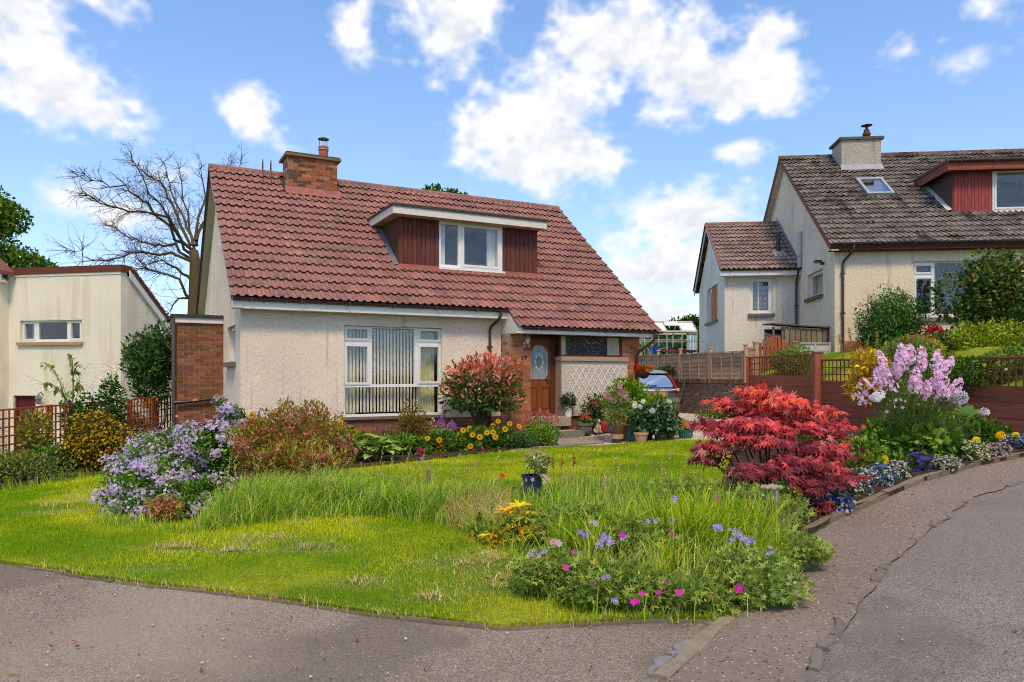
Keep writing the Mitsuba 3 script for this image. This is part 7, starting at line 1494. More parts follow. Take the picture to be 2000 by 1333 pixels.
# cloud pruned conifer in terracotta
p = np.array([*(2.579, 16.695), .03]); t = potted('terracotta_pot', 'orange terracotta pot with a cloud pruned bright green conifer', tub(.155, .11, .36, .06), s(196, 112, 72), p)
b = B(); b.tube([p + [0, 0, .3], p + [.06, .1, .75], p + [.14, .15, 1.15], p + [.12, .15, 1.45]], [.03, .028, .024, .012], s(90, 66, 48), 7)
for e, R in (((2.579, 16.845, 1.361), (.30, .22, .07)), ((2.788, 16.845, 1.268), (.30, .22, .06)), ((2.463, 16.845, 1.186), (.34, .24, .06)), ((2.823, 16.845, 1.117), (.22, .2, .06)), ((2.614, 16.845, 1.233), (.36, .25, .07)), ((2.207, 16.845, 0.908), (.2, .16, .05)), ((2.765, 16.845, 0.954), (.26, .2, .05)), ((2.498, 16.845, 0.803), (.2, .18, .05)), ((2.858, 16.845, 0.838), (.2, .18, .05))):
    c = np.array(e); b.tube([p + [.1, .12, max(.5, c[2] - .3)], (c + p + [.1, .12, c[2]]) / 2 - [0, 0, .1], c], [.014, .01, .006], s(90, 66, 48), 5)
    plant_in(t, p, [(c, np.array(R))], 420, L_quad(.34), .055, [s(132, 168, 36, 1), s(98, 140, 36, 1), s(158, 188, 48, 1), s(66, 104, 36, 1)], int(r.integers(1, 9999)), name='pad')
put('stem', b, 'bark', t, smooth=True)
# teal timber planter
TL = thing('teal_planter', 'teal painted timber planter between the terracotta and tan pots', 'planter'); p = np.array([*(2.678, 16.383), .02])
for k in range(3): put('board', B().box(p + [-.13 + k * .088, -.0, .06], p + [-.045 + k * .088, .02, .33], jit(s(96, 138, 128), r, .05)), 'wood_up', TL)
for k in range(3): put('board', B().box(p + [-.135, .021 + k * .085, .06], p + [-.115, .102 + k * .085, .33], jit(s(96, 138, 128), r, .05)), 'wood_up', TL)
put('box', B().box(p + [-.114, .021, .06], p + [.133, .27, .30], s(70, 100, 96)), 'wood_up', TL)
for x, y in ((-.13, 0), (.115, 0), (-.13, .25), (.115, .25)): put('leg', B().box(p + [x - .012, y - .012, 0], p + [x + .028, y + .028, .36], s(88, 128, 120)), 'wood_up', TL)
# tan pot and dahlias, black pots, shrubs behind
DLC = [s(70, 104, 62, 1), s(52, 84, 52, 1), s(92, 124, 80, 1), s(112, 140, 96, 1)]
p = np.array([*(2.792, 16.065), .02]); t = potted('tan_pot', 'tan plastic pot with a leafy dahlia and white blooms', tub(.16, .10, .27, .05, .006), s(206, 164, 128), p, 'gloss')
lb = lobes(r, 7, p + [.02, .05, .58], (.36, .26, .36), .7, (.42, .6)); plant_in(t, p, lb, 620, L_round(.3, .3, 3), .12, DLC, 306, up=0)
blooms(t, 'bloom', None, 4, r, F_pompon(70), .062, [s(244, 242, 232)], pts=[(2.659, 16.065, 0.902), (2.640, 16.015, 0.848), (2.753, 15.965, 0.839), (2.836, 16.065, 0.946)], one_by_one=True)
stalks(t, p + [0, 0, .25], [(2.659, 16.065, 0.868), (2.753, 15.965, 0.817), (2.836, 16.065, 0.924)], r, .006)
p = np.array([*(3.232, 16.102), .02]); t = potted('black_pot', 'large black plastic pot with a white dahlia, right of the tan pot', tub(.155, .125, .27, .02, .004), (.02, .02, .022), p, 'gloss')
lb = lobes(r, 8, p + [0, .02, .55], (.42, .28, .36), .7, (.42, .6)); plant_in(t, p, lb, 760, L_round(.3, .35, 3), .13, DLC, 307, up=-.15)
blooms(t, 'bloom', None, 4, r, F_pompon(80), .07, [s(246, 244, 234)], pts=[(3.010, 15.902, 0.743), (3.143, 16.102, 0.800), (3.409, 16.102, 0.934), (3.442, 16.102, 0.812)], one_by_one=True)
blooms(t, 'pink_bloom', None, 2, r, F_petals(14, .12, .2, .1), .075, [s(236, 130, 170)], pts=[(3.443, 16.002, 0.694), (3.487, 16.002, 0.639)], one_by_one=True)
p = np.array([*(3.03, 16.395), .02]); t = potted('small_black_pot', 'smaller black pot tucked between the tan pot and the large black pot', tub(.11, .09, .24, .02, .003), (.016, .018, .022), p + [0, .12, 0], 'gloss')
plant_in(t, p, [(p + [0, .1, .45], np.array([.2, .15, .22]))], 200, L_round(.3, .35, 3), .12, DLC, 308)
p = np.array([*(3.465, 16.262), .02]); t = potted('small_black_pot', 'small black pot with yellow green foliage left of the green urn', tub(.085, .07, .2, .02, .003), (.02, .02, .02), p, 'gloss')
plant_in(t, p, [(p + [.03, 0, .38], np.array([.22, .18, .24]))], 420, L_simple(.22), .08, [s(156, 180, 66, 1), s(122, 152, 54, 1)], 309, up=.5)
b = B(); bs = np.tile(p + [.06, .1, .2], (26, 1)) + r.normal(0, .04, (26, 3)); blades(b, bs, r.uniform(.5, 1.1, 26), r, tint([s(110, 140, 70, 1), s(130, 156, 80, 1)], 26, r), .012, .5, 4); put('strap_leaves', b, 'leaf', t, kind='stuff')
p = np.array([*(3.843, 16.44), .03]); t = thing('green_urn', 'ribbed dark green pot with bright green foliage on the gravel', 'pot')
ang = np.arange(40) * 2 * np.pi / 40; rb = 1 + .035 * np.cos(ang * 20); b = B()
pr_ = [(.10, 0), (.13, .06), (.15, .15), (.155, .24), (.175, .26), (.175, .29), (.15, .29)]
v = np.concatenate([np.column_stack([q * rb * np.cos(ang), q * rb * np.sin(ang), ang * 0 + z]) for q, z in pr_]) + p
i, j = np.meshgrid(np.arange(6), np.arange(40), indexing='ij'); put('pot', b.add(v, np.stack([i * 40 + j, i * 40 + (j + 1) % 40, (i + 1) * 40 + (j + 1) % 40, (i + 1) * 40 + j], -1).reshape(-1, 4), s(58, 110, 96)), 'gloss', t)
plant_in(t, p, lobes(r, 5, p + [0, 0, .38], (.22, .2, .14), .7, (.45, .6)), 700, L_simple(.28), .055, [s(132, 166, 56, 1), s(96, 130, 46, 1), s(166, 188, 84, 1)], 310)
blooms(t, 'flowers', [(p + [0, 0, .38], np.array([.22, .2, .15]))], 16, r, SM, .014, [s(240, 240, 220), s(236, 200, 90)], top=.2)
p = np.array([*(3.274, 17.712), .02]); lb = lobes(r, 8, p + [0, .3, .75], (.5, .32, .4), .75, (.4, .58))
bush('laurel_shrub', 'yellow green laurel shrub behind the white dahlias and in front of the car', 'shrub', p + [0, .3, 0], lb, 900, L_simple(.24), .12, [s(170, 186, 50, 1), s(128, 156, 46, 1), s(96, 128, 44, 1)], 311, up=.9)
b = B(); t = thing('thin_seedheads', 'two thin grassy stems leaning in front of the car bumper', 'plant')
for q in (((4.167, 19.000, 0.059), (4.272, 19.000, 0.779), (4.429, 19.000, 1.408)), ((4.062, 19.000, 0.059), (4.114, 19.000, 0.648), (4.219, 19.000, 1.041))): b.tube(q, .006, s(150, 160, 110), 4)
put('stem', b, 'leaf', t, kind='stuff')
# hanging basket on its bracket
HB = thing('hanging_basket', 'dark hanging basket of bright red begonias at the right corner of the porch', 'basket')
c = np.array((3.343, 18.900, 1.526))
th = np.linspace(0, np.pi / 2, 9); put('bowl', B().lathe([(.165 * math.sin(t_) + .0, .02 - .165 * math.cos(t_)) for t_ in th] + [(.15, .02), (0, .0)], c + [0, 0, .05], s(66, 48, 42), 22), 'matte', HB)
for a in (0, 2.1, 4.2): put('chain', B().tube([c + [.16 * math.cos(a), .16 * math.sin(a), .07], c + [0, 0, .55]], .004, (.05, .05, .05), 4), 'metal', HB)
put('bracket', B().tube([c + [0, 0, .55], c + [-.02, .05, .6], c + [-.26, .2, .58]], .01, (.03, .03, .03), 5), 'gloss', HB)
lb = [(c + [0, 0, .12], np.array([.2, .18, .1]))]; plant_in(HB, c, lb, 160, L_simple(.4), .08, LEAFG, 312)
blooms(HB, 'begonia', None, 13, r, F_pompon(34), .055, [s(236, 50, 40), s(240, 84, 44), s(228, 40, 52)], pts=c + np.column_stack([r.uniform(-.22, .22, 14), r.uniform(-.2, 0, 14), r.uniform(.05, .24, 14)]), one_by_one=True)
clump('drive_weeds', 'scruffy green weeds at the foot of the dark brick wall', (6.0, 22.2), (.9, .3, .16), 700, L_simple(.3), .08, LEAFG, 313)
clump('wall_top_weeds', 'green creeper growing on top of the brick wall under the panel fence', (5.55, 26.6), (.5, .35, .16), 700, L_simple(.36), .09, [s(70, 92, 46, 1), s(96, 112, 60, 1)], 314, dz=1.4)

# ---------------------------------------------------------------- the wild bed at the corner and the long grass
r = rng(400)
CRC = [s(148, 172, 74, 1), s(122, 150, 64, 1), s(170, 190, 104, 1), s(176, 196, 128, 1), s(100, 130, 56, 1), s(184, 190, 86, 1), s(112, 142, 60, 1), s(130, 160, 70, 1)]
CLF = L_lobed(5, 250, .25, .15, 1.0)
MGT, LLC = [s(226, 60, 186, 1), s(210, 50, 170, 1)], [s(186, 168, 232, 1), s(200, 184, 238, 1)]
FL5 = F_petals(5, .42, .2, .1)
def seat(p):
    """moves a flower forward until it sits on the outside of the clump it grows from"""
    best = p[1]
    for t, lb in CLUMPS:
        for c, R in lb:
            e = ((p[0] - c[0]) / R[0]) ** 2 + ((p[2] - c[2]) / R[2]) ** 2
            if e < 1: best = min(best, c[1] - R[1] * math.sqrt(1 - e) - .03)
    f = best / p[1]
    return np.array([p[0] * f, best, EYE + (p[2] - EYE) * f])
CL = [((0.36, 4.977), (.38, .3, .19), 'cranesbill clump with magenta flowers at the lawn side of the corner bed'), ((0.734, 4.728), (.45, .25, .17), 'cranesbill clump trailing over the kerb with four magenta flowers'), ((1.129, 4.677), (.42, .26, .16), 'low cranesbill clump at the corner of the drive and footpath'), ((1.591, 4.909), (.4, .28, .2), 'grey green cranesbill clump with one large magenta flower, nearest the footpath'),
      ((2.166, 5.761), (.32, .36, .17), 'grey green cranesbill clump spilling onto the footpath'), ((0.974, 5.649), (.5, .34, .26), 'tall dark cranesbill clump in the middle of the corner bed'), ((1.6, 5.799), (.5, .34, .22), 'cranesbill clump under the bright grass tufts'), ((0.6, 6.214), (.42, .34, .27), 'lush cranesbill clump with lilac bell flowers in the corner bed'), ((2.336, 7.056), (.5, .4, .3), 'speckled cranesbill clump in front of the maple'), ((1.677, 7.369), (.6, .4, .28), 'loose cranesbill clump at the back of the corner bed')]
CLUMPS = []
for k, (p, R, lab) in enumerate(CL):
    t, lb = clump('cranesbill', lab, p, R, 2700, CLF, .04, CRC if k in (3, 4, 8) else CRC[:3] + CRC[4:], 410 + k, cat='plant', nl=9, shell=.6, stems=6); CLUMPS.append((t, lb))
    m = 80; P, d = crown_points(lb, m, r, .15); put('dry_tips', scatter(B(), L_quad(.25), P, d + r.normal(0, .5, (m, 3)), d, .03, tint([s(206, 160, 96, 1), s(190, 120, 80, 1), s(210, 196, 120, 1)], m, r)), 'leaf', t, kind='stuff')
MAG = [(0.381, 5.259, 0.14), (0.477, 5.716, 0.14), (0.948, 6.361, 0.14), (1.373, 6.403, 0.14), (0.816, 4.64, 0.14), (0.923, 4.662, 0.14), (1.046, 4.651, 0.14), (0.726, 4.462, 0.14), (0.754, 4.482, 0.14), (1.452, 4.752, 0.14), (2.035, 7.342, 0.3), (0.623, 5.018, 0.14), (1.015, 4.905, 0.14), (0.537, 4.869, 0.14), (1.233, 4.586, 0.14)]
for k, (p, q, sz) in enumerate(zip(MAG, (0,7,7,5,1,1,2,1,1,3,9,0,2,0,3), (0.034,0.028,0.03,0.028,0.028,0.034,0.034,0.028,0.028,0.042,0.03,0.02,0.022,0.02,0.024))):
    put('flower', facing(B(), FL5, [seat(np.array(p))], [[r.normal(0, .6), -.7, .6 + r.normal(0, .3)]], [sz * r.uniform(.65, .95)], tint(MGT, 1, r, .06), s(240, 200, 230), seed=k), 'petal', CLUMPS[q][0])
LILAC = [(0.537, 5.524, 0.3), (0.528, 5.631, 0.3), (0.563, 5.595, 0.3), (0.639, 5.898, 0.3), (0.614, 5.241, 0.3), (0.694, 5.354, 0.3), (0.685, 5.455, 0.3), (0.689, 5.257, 0.3), (0.806, 5.438, 0.3), (1.171, 6.063, 0.3), (1.092, 6.042, 0.3), (1.323, 6.148, 0.3), (1.566, 5.705, 0.3), (1.571, 5.781, 0.3), (1.575, 5.668, 0.3), (1.692, 5.577, 0.3), (1.688, 5.489, 0.3), (1.678, 5.631, 0.3), (1.725, 5.438, 0.3), (1.649, 5.289, 0.3), (1.585, 5.421, 0.3), (1.725, 5.321, 0.3), (1.765, 5.118, 0.3), (0.608, 4.451, 0.14), (0.62, 4.992, 0.14), (0.137, 4.971, 0.3), (0.207, 5, 0.3), (1.555, 7.045, 0.3), (2.191, 7.565, 0.3)]
for k, (p, q) in enumerate(zip(LILAC, (7,7,7,7,7,7,7,7,7,9,9,9,6,6,6,8,8,8,8,8,8,8,8,1,0,0,0,9,9))):
    put('lilac_flower', facing(B(), F_petals(5, .3, .6, 0), seat(np.array(p)) + [0, -.03, .02] + r.normal(0, .012, (3, 3)), r.normal(0, .4, (3, 3)) + [0, -.9, .4], [.021, .018, .015], tint(LLC, 3, r, .08), seed=k), 'petal', CLUMPS[q][0])
for k, c in enumerate(((1.430, 8.100, 0.109), (1.645, 8.400, 0.156), (1.594, 8.500, 0.169), (0.554, 5.735, 0.270), (0.307, 5.488, 0.270), (0.339, 5.454, 0.270), (0.515, 5.828, 0.270), (2.036, 8.200, 0.143), (1.889, 8.200, 0.148), (1.096, 6.485, 0.270), (0.441, 8.000, 0.176))):
    t = thing('pale_pink_bloom', f'pale pink flower on a thin stem among the long grass' , 'flower', 'pale pink flowers in the wild bed'); c = np.array(c)
    put('bloom', facing(B(), F_petals(7, .28, .25, .15), [c], [[r.normal(0, .4), -.8, .6]], [.036], tint([s(244, 214, 214), s(240, 190, 200)], 1, r, .05), s(236, 210, 150), seed=k), 'petal', t); stalks(t, (c[0], c[1], .0), [c], r, .003)
for k, (*c, lab) in enumerate(((1.655, 8.600, 0.160, 'orange red flower in the grass at the back of the wild bed'), (2.937, 7.900, 0.187, 'bright orange flower beside the wooden mushroom'), (-0.139, 9.600, 0.196, 'single orange flower at the lawn side of the long grass'))):
    t = thing('orange_bloom', lab, 'flower'); c = np.array(c); put('bloom', facing(B(), F_petals(8, .24, .35, .15), [c, c + [.02, .02, .01]], [[0, -.7, .7], [.3, -.5, .7]], [.05, .04], tint([s(238, 90, 36)], 2, r, .05), s(180, 60, 20), seed=k), 'petal', t); stalks(t, (c[0], c[1], .0), [c], r, .003)
RDF = thing('red_pansies', 'cluster of deep red flowers under the left side of the maple', 'flower')
P = np.array((2.690, 8.300, 0.269)) + r.normal(0, 1, (16, 3)) * [.14, .06, .045]
for i in range(16): put('flower', facing(B(), FL5, P[i:i + 1], [[r.normal(0, .4), -1, .3]], [.036], tint([s(190, 24, 34), s(160, 16, 30)], 1, r), s(230, 180, 40), seed=i), 'petal', RDF)
q = np.array((2.690, 8.300, 0.183)); put('foliage', scatter(B(), L_simple(.3), q + r.normal(0, 1, (300, 3)) * [.16, .08, .06], r.normal(0, 1, (300, 3)) + [0, 0, .6], r.normal(0, .5, (300, 3)) + [0, 0, 1], .06, tint(LEAFG, 300, r)), 'leaf', RDF, kind='stuff')
# bright sedge tufts
SDG = [s(176, 196, 40, 1), s(150, 182, 36, 1), s(196, 206, 70, 1), s(122, 160, 36, 1)]
for k, (x, y, h, n, lab) in enumerate((*[(*p, h, 110, lab) for p, h, lab in zip([(0.623, 5.649), (0.84, 5.8), (1.303, 5.724), (1.557, 5.506), (1.834, 5.428), (0.42, 5.8), (1.084, 5.241)], (.42, .46, .5, .44, .4, .36, .3), ('bright grass tuft behind the lilac bells, on the lawn side', 'bright grass tuft between the lilac bells and the magenta flowers', 'bright grass tuft in the very middle of the corner bed', 'bright arching tuft below the lilac flowers on the right', 'bright tuft at the footpath side of the corner bed', 'small bright tuft at the lawn edge of the corner bed', 'low bright tuft above the front magenta flowers'))], (1.201, 6.007, .52, 150, 'arching yellow green grass tuft left of centre in the corner bed'), (1.442, 5.682, .58, 170, 'tall yellow green grass tuft in the middle of the corner bed'), (1.797, 5.923, .5, 150, 'yellow green grass tuft in front of the lilac flowers'), (1.989, 6.007, .5, 120, 'yellow green grass tuft behind the lilac flowers'), (0.877, 4.890, .26, 60, 'small yellow green grass tuft at the front of the corner bed'), (1.539, 6.469, .42, 110, 'yellow green grass tuft at the back of the corner bed'), (1.415, 5.128, .3, 60, 'short yellow green tuft near the drive corner'), (0.768, 6.184, .4, 90, 'grass tuft among the lilac bells on the lawn side'))):
    t = thing('grass_tuft', lab, 'grass tuft')
    bs = np.column_stack([x + r.normal(0, .07, n), y + r.normal(0, .06, n), np.full(n, .04)]); b = B(); blades(b, bs, 1.12 * h * r.uniform(.55, 1.15, n), r, tint(SDG, n, r), .0085, .75, 4, lean=(r.normal(0, .15), -.1)); put('blades', b, 'leaf', t, kind='stuff')
# yellow leaved peony
PE = thing('yellow_peony', 'plant with yellow and orange turning leaves at the left of the wild bed', 'plant')
yl = L_strap(.19, 3, .35)
for k, c in enumerate(((0.000, 6.850, 0.258), (-0.071, 6.850, 0.248), (0.071, 6.850, 0.305), (0.142, 6.850, 0.248), (0.046, 6.650, 0.170), (0.138, 6.650, 0.147), (0.000, 6.650, 0.124), (0.200, 6.450, 0.143), (0.089, 6.450, 0.121), (-0.169, 6.450, 0.121), (-0.133, 6.450, 0.077), (0.156, 6.450, 0.054), (0.022, 6.450, 0.077), (0.252, 6.650, 0.170), (0.115, 6.650, 0.230), (-0.037, 6.650, 0.202), (0.276, 6.450, 0.121))):
    c = np.array(c); m = 7; an = r.uniform(0, 6.28) + np.arange(m) * .55 - 1.6
    D = np.column_stack([np.cos(an), np.sin(an) * .6 - .3, r.uniform(-.1, .5, m)]); put('leaf', scatter(B(), yl, np.tile(c, (m, 1)), D, np.tile([0, -.3, 1.], (m, 1)), r.uniform(.085, .145, m), tint([s(240, 206, 36, 1), s(240, 176, 44, 1), s(214, 204, 56, 1)] if k < 13 else [s(160, 170, 60, 1)], m, r)), 'leaf', PE)
stalks(PE, (.03, 6.6, .03), [np.array(q) for q in ((0.000, 6.700, 0.276), (-0.069, 6.700, 0.266), (0.139, 6.700, 0.266), (0.046, 6.700, 0.146), (0.208, 6.700, 0.081), (-0.162, 6.700, 0.054), (0.116, 6.700, 0.206), (0.231, 6.700, 0.137))], r, .006)
P = np.array([.05, 6.75, .12]) + r.normal(0, 1, (700, 3)) * [.2, .26, .05]; put('lower_leaves', scatter(B(), L_simple(.24), P, r.normal(0, .7, (700, 3)) + [0, -.2, .3], r.normal(0, .4, (700, 3)) + [0, 0, 1], .08, tint([s(130, 140, 50, 1), s(86, 116, 46, 1), s(170, 150, 60, 1)], 700, r)), 'leaf', PE, kind='stuff')
# blue pot in the grass
p = np.array([*(0.24, 8.7), 0.03]); t = potted('blue_pot', 'dark blue glazed pot with a variegated plant standing in the long grass', [(0, 0), (.09, 0), (.105, .16), (.12, .28), (.135, .29), (.135, .315), (.11, .31)], s(40, 62, 96), p, 'lens', 16)
lb = lobes(r, 5, p + [0.02, 0, .42], (.2, .18, .14), .7, (.45, .6)); plant_in(t, p, lb, 420, L_simple(.32), .055, [s(156, 170, 96, 1), s(196, 200, 140, 1), s(96, 126, 56, 1)], 420)
blooms(t, 'flowers', None, 1, r, SM, .03, [s(240, 206, 200)], pts=[q for q in ((0.363, 8.500, 0.357), (0.410, 8.500, 0.333), (0.387, 8.500, 0.298), (0.164, 8.500, 0.310), (0.234, 8.500, 0.316), (0.440, 8.500, 0.369), (0.117, 8.500, 0.269), (0.586, 8.500, 0.357), (0.621, 8.500, 0.333))])
stl = [np.array(q) for q in ((0.168, 8.700, 0.576), (0.204, 8.700, 0.600), (0.264, 8.700, 0.588), (0.300, 8.700, 0.606), (0.372, 8.700, 0.594))]; stalks(t, p + [0, 0, .3], stl, r, .004, s(170, 140, 110)); put('pink_seed_tops', scatter(B(), L_quad(.4), np.repeat(stl, 14, 0) + r.normal(0, .02, (70, 3)), r.normal(0, 1, (70, 3)), r.normal(0, 1, (70, 3)), .028, tint([s(236, 186, 160), s(230, 160, 150)], 70, r)), 'petal', t, kind='stuff')
# wooden mushroom
MU = thing('wooden_mushroom', 'weathered wooden mushroom on two short legs at the edge of the wild bed', 'ornament')
p = np.array((2.360, 6.750, 0.485)); cap = hull_body([(((-.085, 0, 0), .022), ((.085, 0, 0), .022)), (((0, -.05, 0), .022), ((0, .05, 0), .022)), (((-.06, -.04, .004), .02), ((.06, .04, .004), .02)), (((.06, -.04, .004), .02), ((-.06, .04, .004), .02)), (((0, 0, .012), .024), ((.01, 0, .012), .024))])
put('cap', B().add(np.array(cap.vertices) + p, cap.faces, s(172, 158, 138)), 'wood_flat', MU, smooth=True)
for dx, dy in ((-.03, .02), (.035, -.02)): put('leg', B().tube([(p[0] + dx, p[1] + dy, 0), (p[0] + dx, p[1] + dy, p[2] - .01)], .018, s(150, 140, 124), 8), 'wood_up', MU)
clump('yellow_corydalis', 'feathery plant with tiny yellow flowers under the wooden mushroom', (2.619, 7.234), (.25, .2, .25), 900, L_quad(.35), .04, LEAFG, 421, dict(n=60, tm=SM, size=.016, cols=[s(236, 190, 40)], top=-.1))
# ---------------------------------------------------------------- long grass and lawn
LG = [s(160, 196, 54, 1), s(136, 184, 44, 1), s(186, 206, 80, 1), s(112, 160, 40, 1), s(206, 204, 124, 1)]
STRIP = Polygon([(-2.927, 7.016), (-2.3, 7.578), (-1.281, 7.74), (-0.492, 7.131), (-0.179, 6.493), (-0.191, 7.909), (-0.294, 8.529), (-0.817, 8.463), (-1.44, 8.7), (-2.405, 9.177), (-3.059, 8.529)]).buffer(0)
n = 21000; q = within(STRIP.buffer(.06), n, r); b = B()
cl = meshkit.fbm(np.column_stack([q * 2.2, q[:, 0] * 0]), 3); k = r.random(n) < np.clip((cl - .25) * 2.6, .25, 1); q, cl = q[k], cl[k]; n = len(q)
h = .33 * r.uniform(.35, 1.3, n) * (.45 + 1.15 * cl)
blades(b, np.column_stack([q, np.full(n, .0)]), h, r, tint(LG, n, r), .0055, .95, 4, lean=(.15, -.16)); sx = within(Polygon([(-0.65, 7.25), (-0.066, 6.397), (0, 8.208), (-0.566, 8.208)]), 1500, r); blades(b, np.column_stack([sx, np.zeros(1500)]), .36 * r.uniform(.4, 1.2, 1500), r, tint([s(214, 186, 130, 1), s(196, 150, 104, 1), s(206, 196, 120, 1)], 1500, r), .004, .9, 4, lean=(-.1, -.15)); put('long_grass', b, 'leaf', label='strip of uncut long grass between the lower lawn and the upper lawn', kind='stuff')
WILD = Polygon([(0.317, 6.127), (0.436, 7.909), (0.584, 8.463), (1.973, 8.671), (2.167, 7.856), (2.085, 6.869), (1.103, 6.397), (0.32, 5.8)]).buffer(0)
n = 5200; q = within(WILD, n, r); b = B(); blades(b, np.column_stack([q, np.full(n, .0)]), .46 * r.uniform(.3, 1.2, n), r, tint(LG + [s(110, 150, 44, 1)], n, r), .0058, .5, 3, lean=(.05, -.05)); put('meadow_grass', b, 'leaf', label='loose meadow grass standing through the wild bed', kind='stuff')
b, hd = B(), B()
q = np.vstack([within(STRIP, 46, r), within(WILD, 40, r)]); hh = r.uniform(.45, .75, len(q))
for (x, y), h_ in zip(q, hh):
    l = r.normal(0, .12, 2) + [.05, 0]; pp = np.array([[x, y, 0], [x + l[0] * .3, y + l[1] * .3, h_ * .6], [x + l[0], y + l[1], h_]]); b.tube(pp, [.0025, .002, .0015], s(196, 184, 120), 3, False)
    m = 16; c = pp[2] + np.outer(np.linspace(-.10, .02, m), norm(pp[2] - pp[1])) + r.normal(0, .006, (m, 3)); scatter(hd, L_quad(.3), c, r.normal(0, .4, (m, 3)) + norm(pp[2] - pp[1]), r.normal(0, 1, (m, 3)), .022, tint([s(216, 196, 140), s(206, 170, 130), s(196, 190, 120)], m, r))
put('seed_stems', b, 'leaf', 'long_grass', kind='stuff'); put('seed_heads', hd, 'leaf', 'long_grass', kind='stuff')
for k, c in enumerate(((0.497, 9.000, 0.457), (0.602, 9.000, 0.445), (0.751, 9.000, 0.463))):
    t = thing('foxtail', 'rusty brown seed spike standing above the grass near the blue pot', 'seed spike', 'rusty seed spikes'); c = np.array(c); stalks(t, (c[0], c[1], 0), [c], r, .004, s(176, 140, 80)); m = 60; tt = r.random(m)
    put('spike', scatter(B(), L_quad(.4), c + np.outer(tt - .5, [0, 0, .16]) + r.normal(0, .01, (m, 3)), r.normal(0, .6, (m, 3)) + [0, 0, 1], r.normal(0, 1, (m, 3)), .022, tint([s(206, 150, 110), s(190, 120, 90)], m, r)), 'leaf', t)
SKE = thing('wooden_stake', 'short broken wooden stake standing in the grass near the hosta', 'stake'); p = (-1.141, 10.023)
put('post', B().tube([(*p, 0), (p[0] + .01, p[1], .15), (p[0] + .015, p[1], .24)], [.035, .034, .026], s(130, 110, 88), 7), 'wood_up', SKE)
GR = B(); n = 900; q = np.vstack([within(Polygon([*innw[6:], *outw[6:][::-1]]).buffer(0), 420, r), within(Polygon([*outw[4:], (7, 6), (3, 3)]).buffer(0), 300, r), within(Polygon([*frw[14:], (1, 3.5), (-4, 3.5)]).buffer(0), 260, r)]); n = len(q)
for (x, y), a, c in zip(q, r.uniform(.003, .011, n), tint([s(150, 140, 130), s(90, 80, 74), s(196, 188, 178), s(150, 120, 80)], n, r)):
    v = np.array([[1, 0, 0], [0, 1, 0], [-1, 0, 0], [0, -1, 0], [0, 0, .8]]) * a * r.uniform(.6, 1.3, (5, 1)); GR.add(v + [x, y, float(terrain(x, y)) + .014], [[0, 1, 4], [1, 2, 4], [2, 3, 4], [3, 0, 4]], c)
put('road_grit', GR, 'matte', label='loose grit and stones on the road, drive and footpath', kind='stuff')
LF = B(); n = 90; q = np.vstack([within(Polygon([*innw[6:], *outw[6:][::-1]]).buffer(0), 60, r), within(Polygon([*frw[14:], (1, 3.5), (-4, 3.5)]).buffer(0), 30, r)])
scatter(LF, L_simple(.3, .1, .1), np.column_stack([q, terrain(q[:, 0], q[:, 1]) + .02]), np.column_stack([r.normal(0, 1, (90, 2)), r.normal(0, .1, 90)]), r.normal(0, .2, (90, 3)) + [0, 0, 1], .03 * r.uniform(.5, 1.4, 90), tint([s(150, 110, 60), s(110, 80, 50), s(180, 150, 70), s(190, 90, 60)], 90, r))
put('fallen_leaves', LF, 'leaf', label='fallen leaves and petals scattered on the footpath and drive', kind='stuff')
q = within(Polygon([(-0.051, 7.373), (0.458, 7.373), (0.554, 8.463), (0, 8.597)]), 700, r); b = B(); blades(b, np.column_stack([q, np.zeros(700)]), .3 * r.uniform(.4, 1.2, 700), r, tint(LG, 700, r), .0055, .8, 3, lean=(.05, -.1)); put('pot_grass', b, 'leaf', label='grass growing up in front of the dark blue pot', kind='stuff')
# lawn blades, thinner and shorter the further they are
beds = [STRIP, Polygon([(1.408, 4.608), *INNER[3:6], (3.212, 8.317), (2.969, 9.566), (1.429, 10.357), (0, 8.7), (-0.069, 6.692), (0.264, 4.78)]).buffer(0)]
free = LAWN.buffer(-.0)
for q in beds: free = free.difference(q.buffer(-.1))
free = free.difference(Polygon([*INNER[4:], (9, 11.8), (7, 19.8), (5.9, 17.4), (4.514, 14.875), (2.789, 9.864)]).buffer(0))
DRY = [(*p, a, b_) for p, a, b_ in zip([(-2.826, 6.304), (-2.308, 6.197), (-5.019, 8.27), (-5.282, 9.01), (-0.402, 5.831), (-1.084, 5.241), (-2.215, 6.692), (-0.141, 5.118), (-2.727, 5.649), (-0.506, 4.888)], (.3, .25, .35, .4, .3, .25, .3, .25, .2, .22), (.1, .08, .14, .12, .16, .12, .1, .14, .08, .1))]
n = 420000; q = within(free, n, r); k = r.random(n) < np.clip(60 / (q[:, 1] ** 2 + 8), .16, 1); q = q[k]; n = len(q)
pt = meshkit.fbm(np.column_stack([q * 1.1, q[:, 0] * 0]), 4); pt2 = meshkit.fbm(np.column_stack([q * 5, q[:, 0] * 0 + 4]), 3)
dry = np.clip((pt2 - .62) * 6, 0, 1) * np.clip((pt - .45) * 6, 0, 1); brown = sum(np.exp(-((q[:, 0] - x) / a) ** 2 - ((q[:, 1] - y) / b_) ** 2) * (.45 + 1.1 * pt2) for x, y, a, b_ in ((-.12, 5.75, .38, .42), (-1.7, 6.3, .28, .14), (.25, 5.2, .24, .14), *DRY))
ga, gb_, gc_ = s(130, 168, 24, 1), s(206, 212, 40, 1), s(226, 206, 146, 1)
t_ = np.clip((pt - .33) * 2.6, 0, 1)[:, None]; col = ga * (1 - t_) + gb_ * t_; e = np.clip(dry * .6 + brown * r.uniform(.5, 1.2, n), 0, 1)[:, None]; col = col * (1 - e) + gc_ * e
col = np.clip(col * (1 + r.normal(0, .18, (n, 1))), .005, .9)
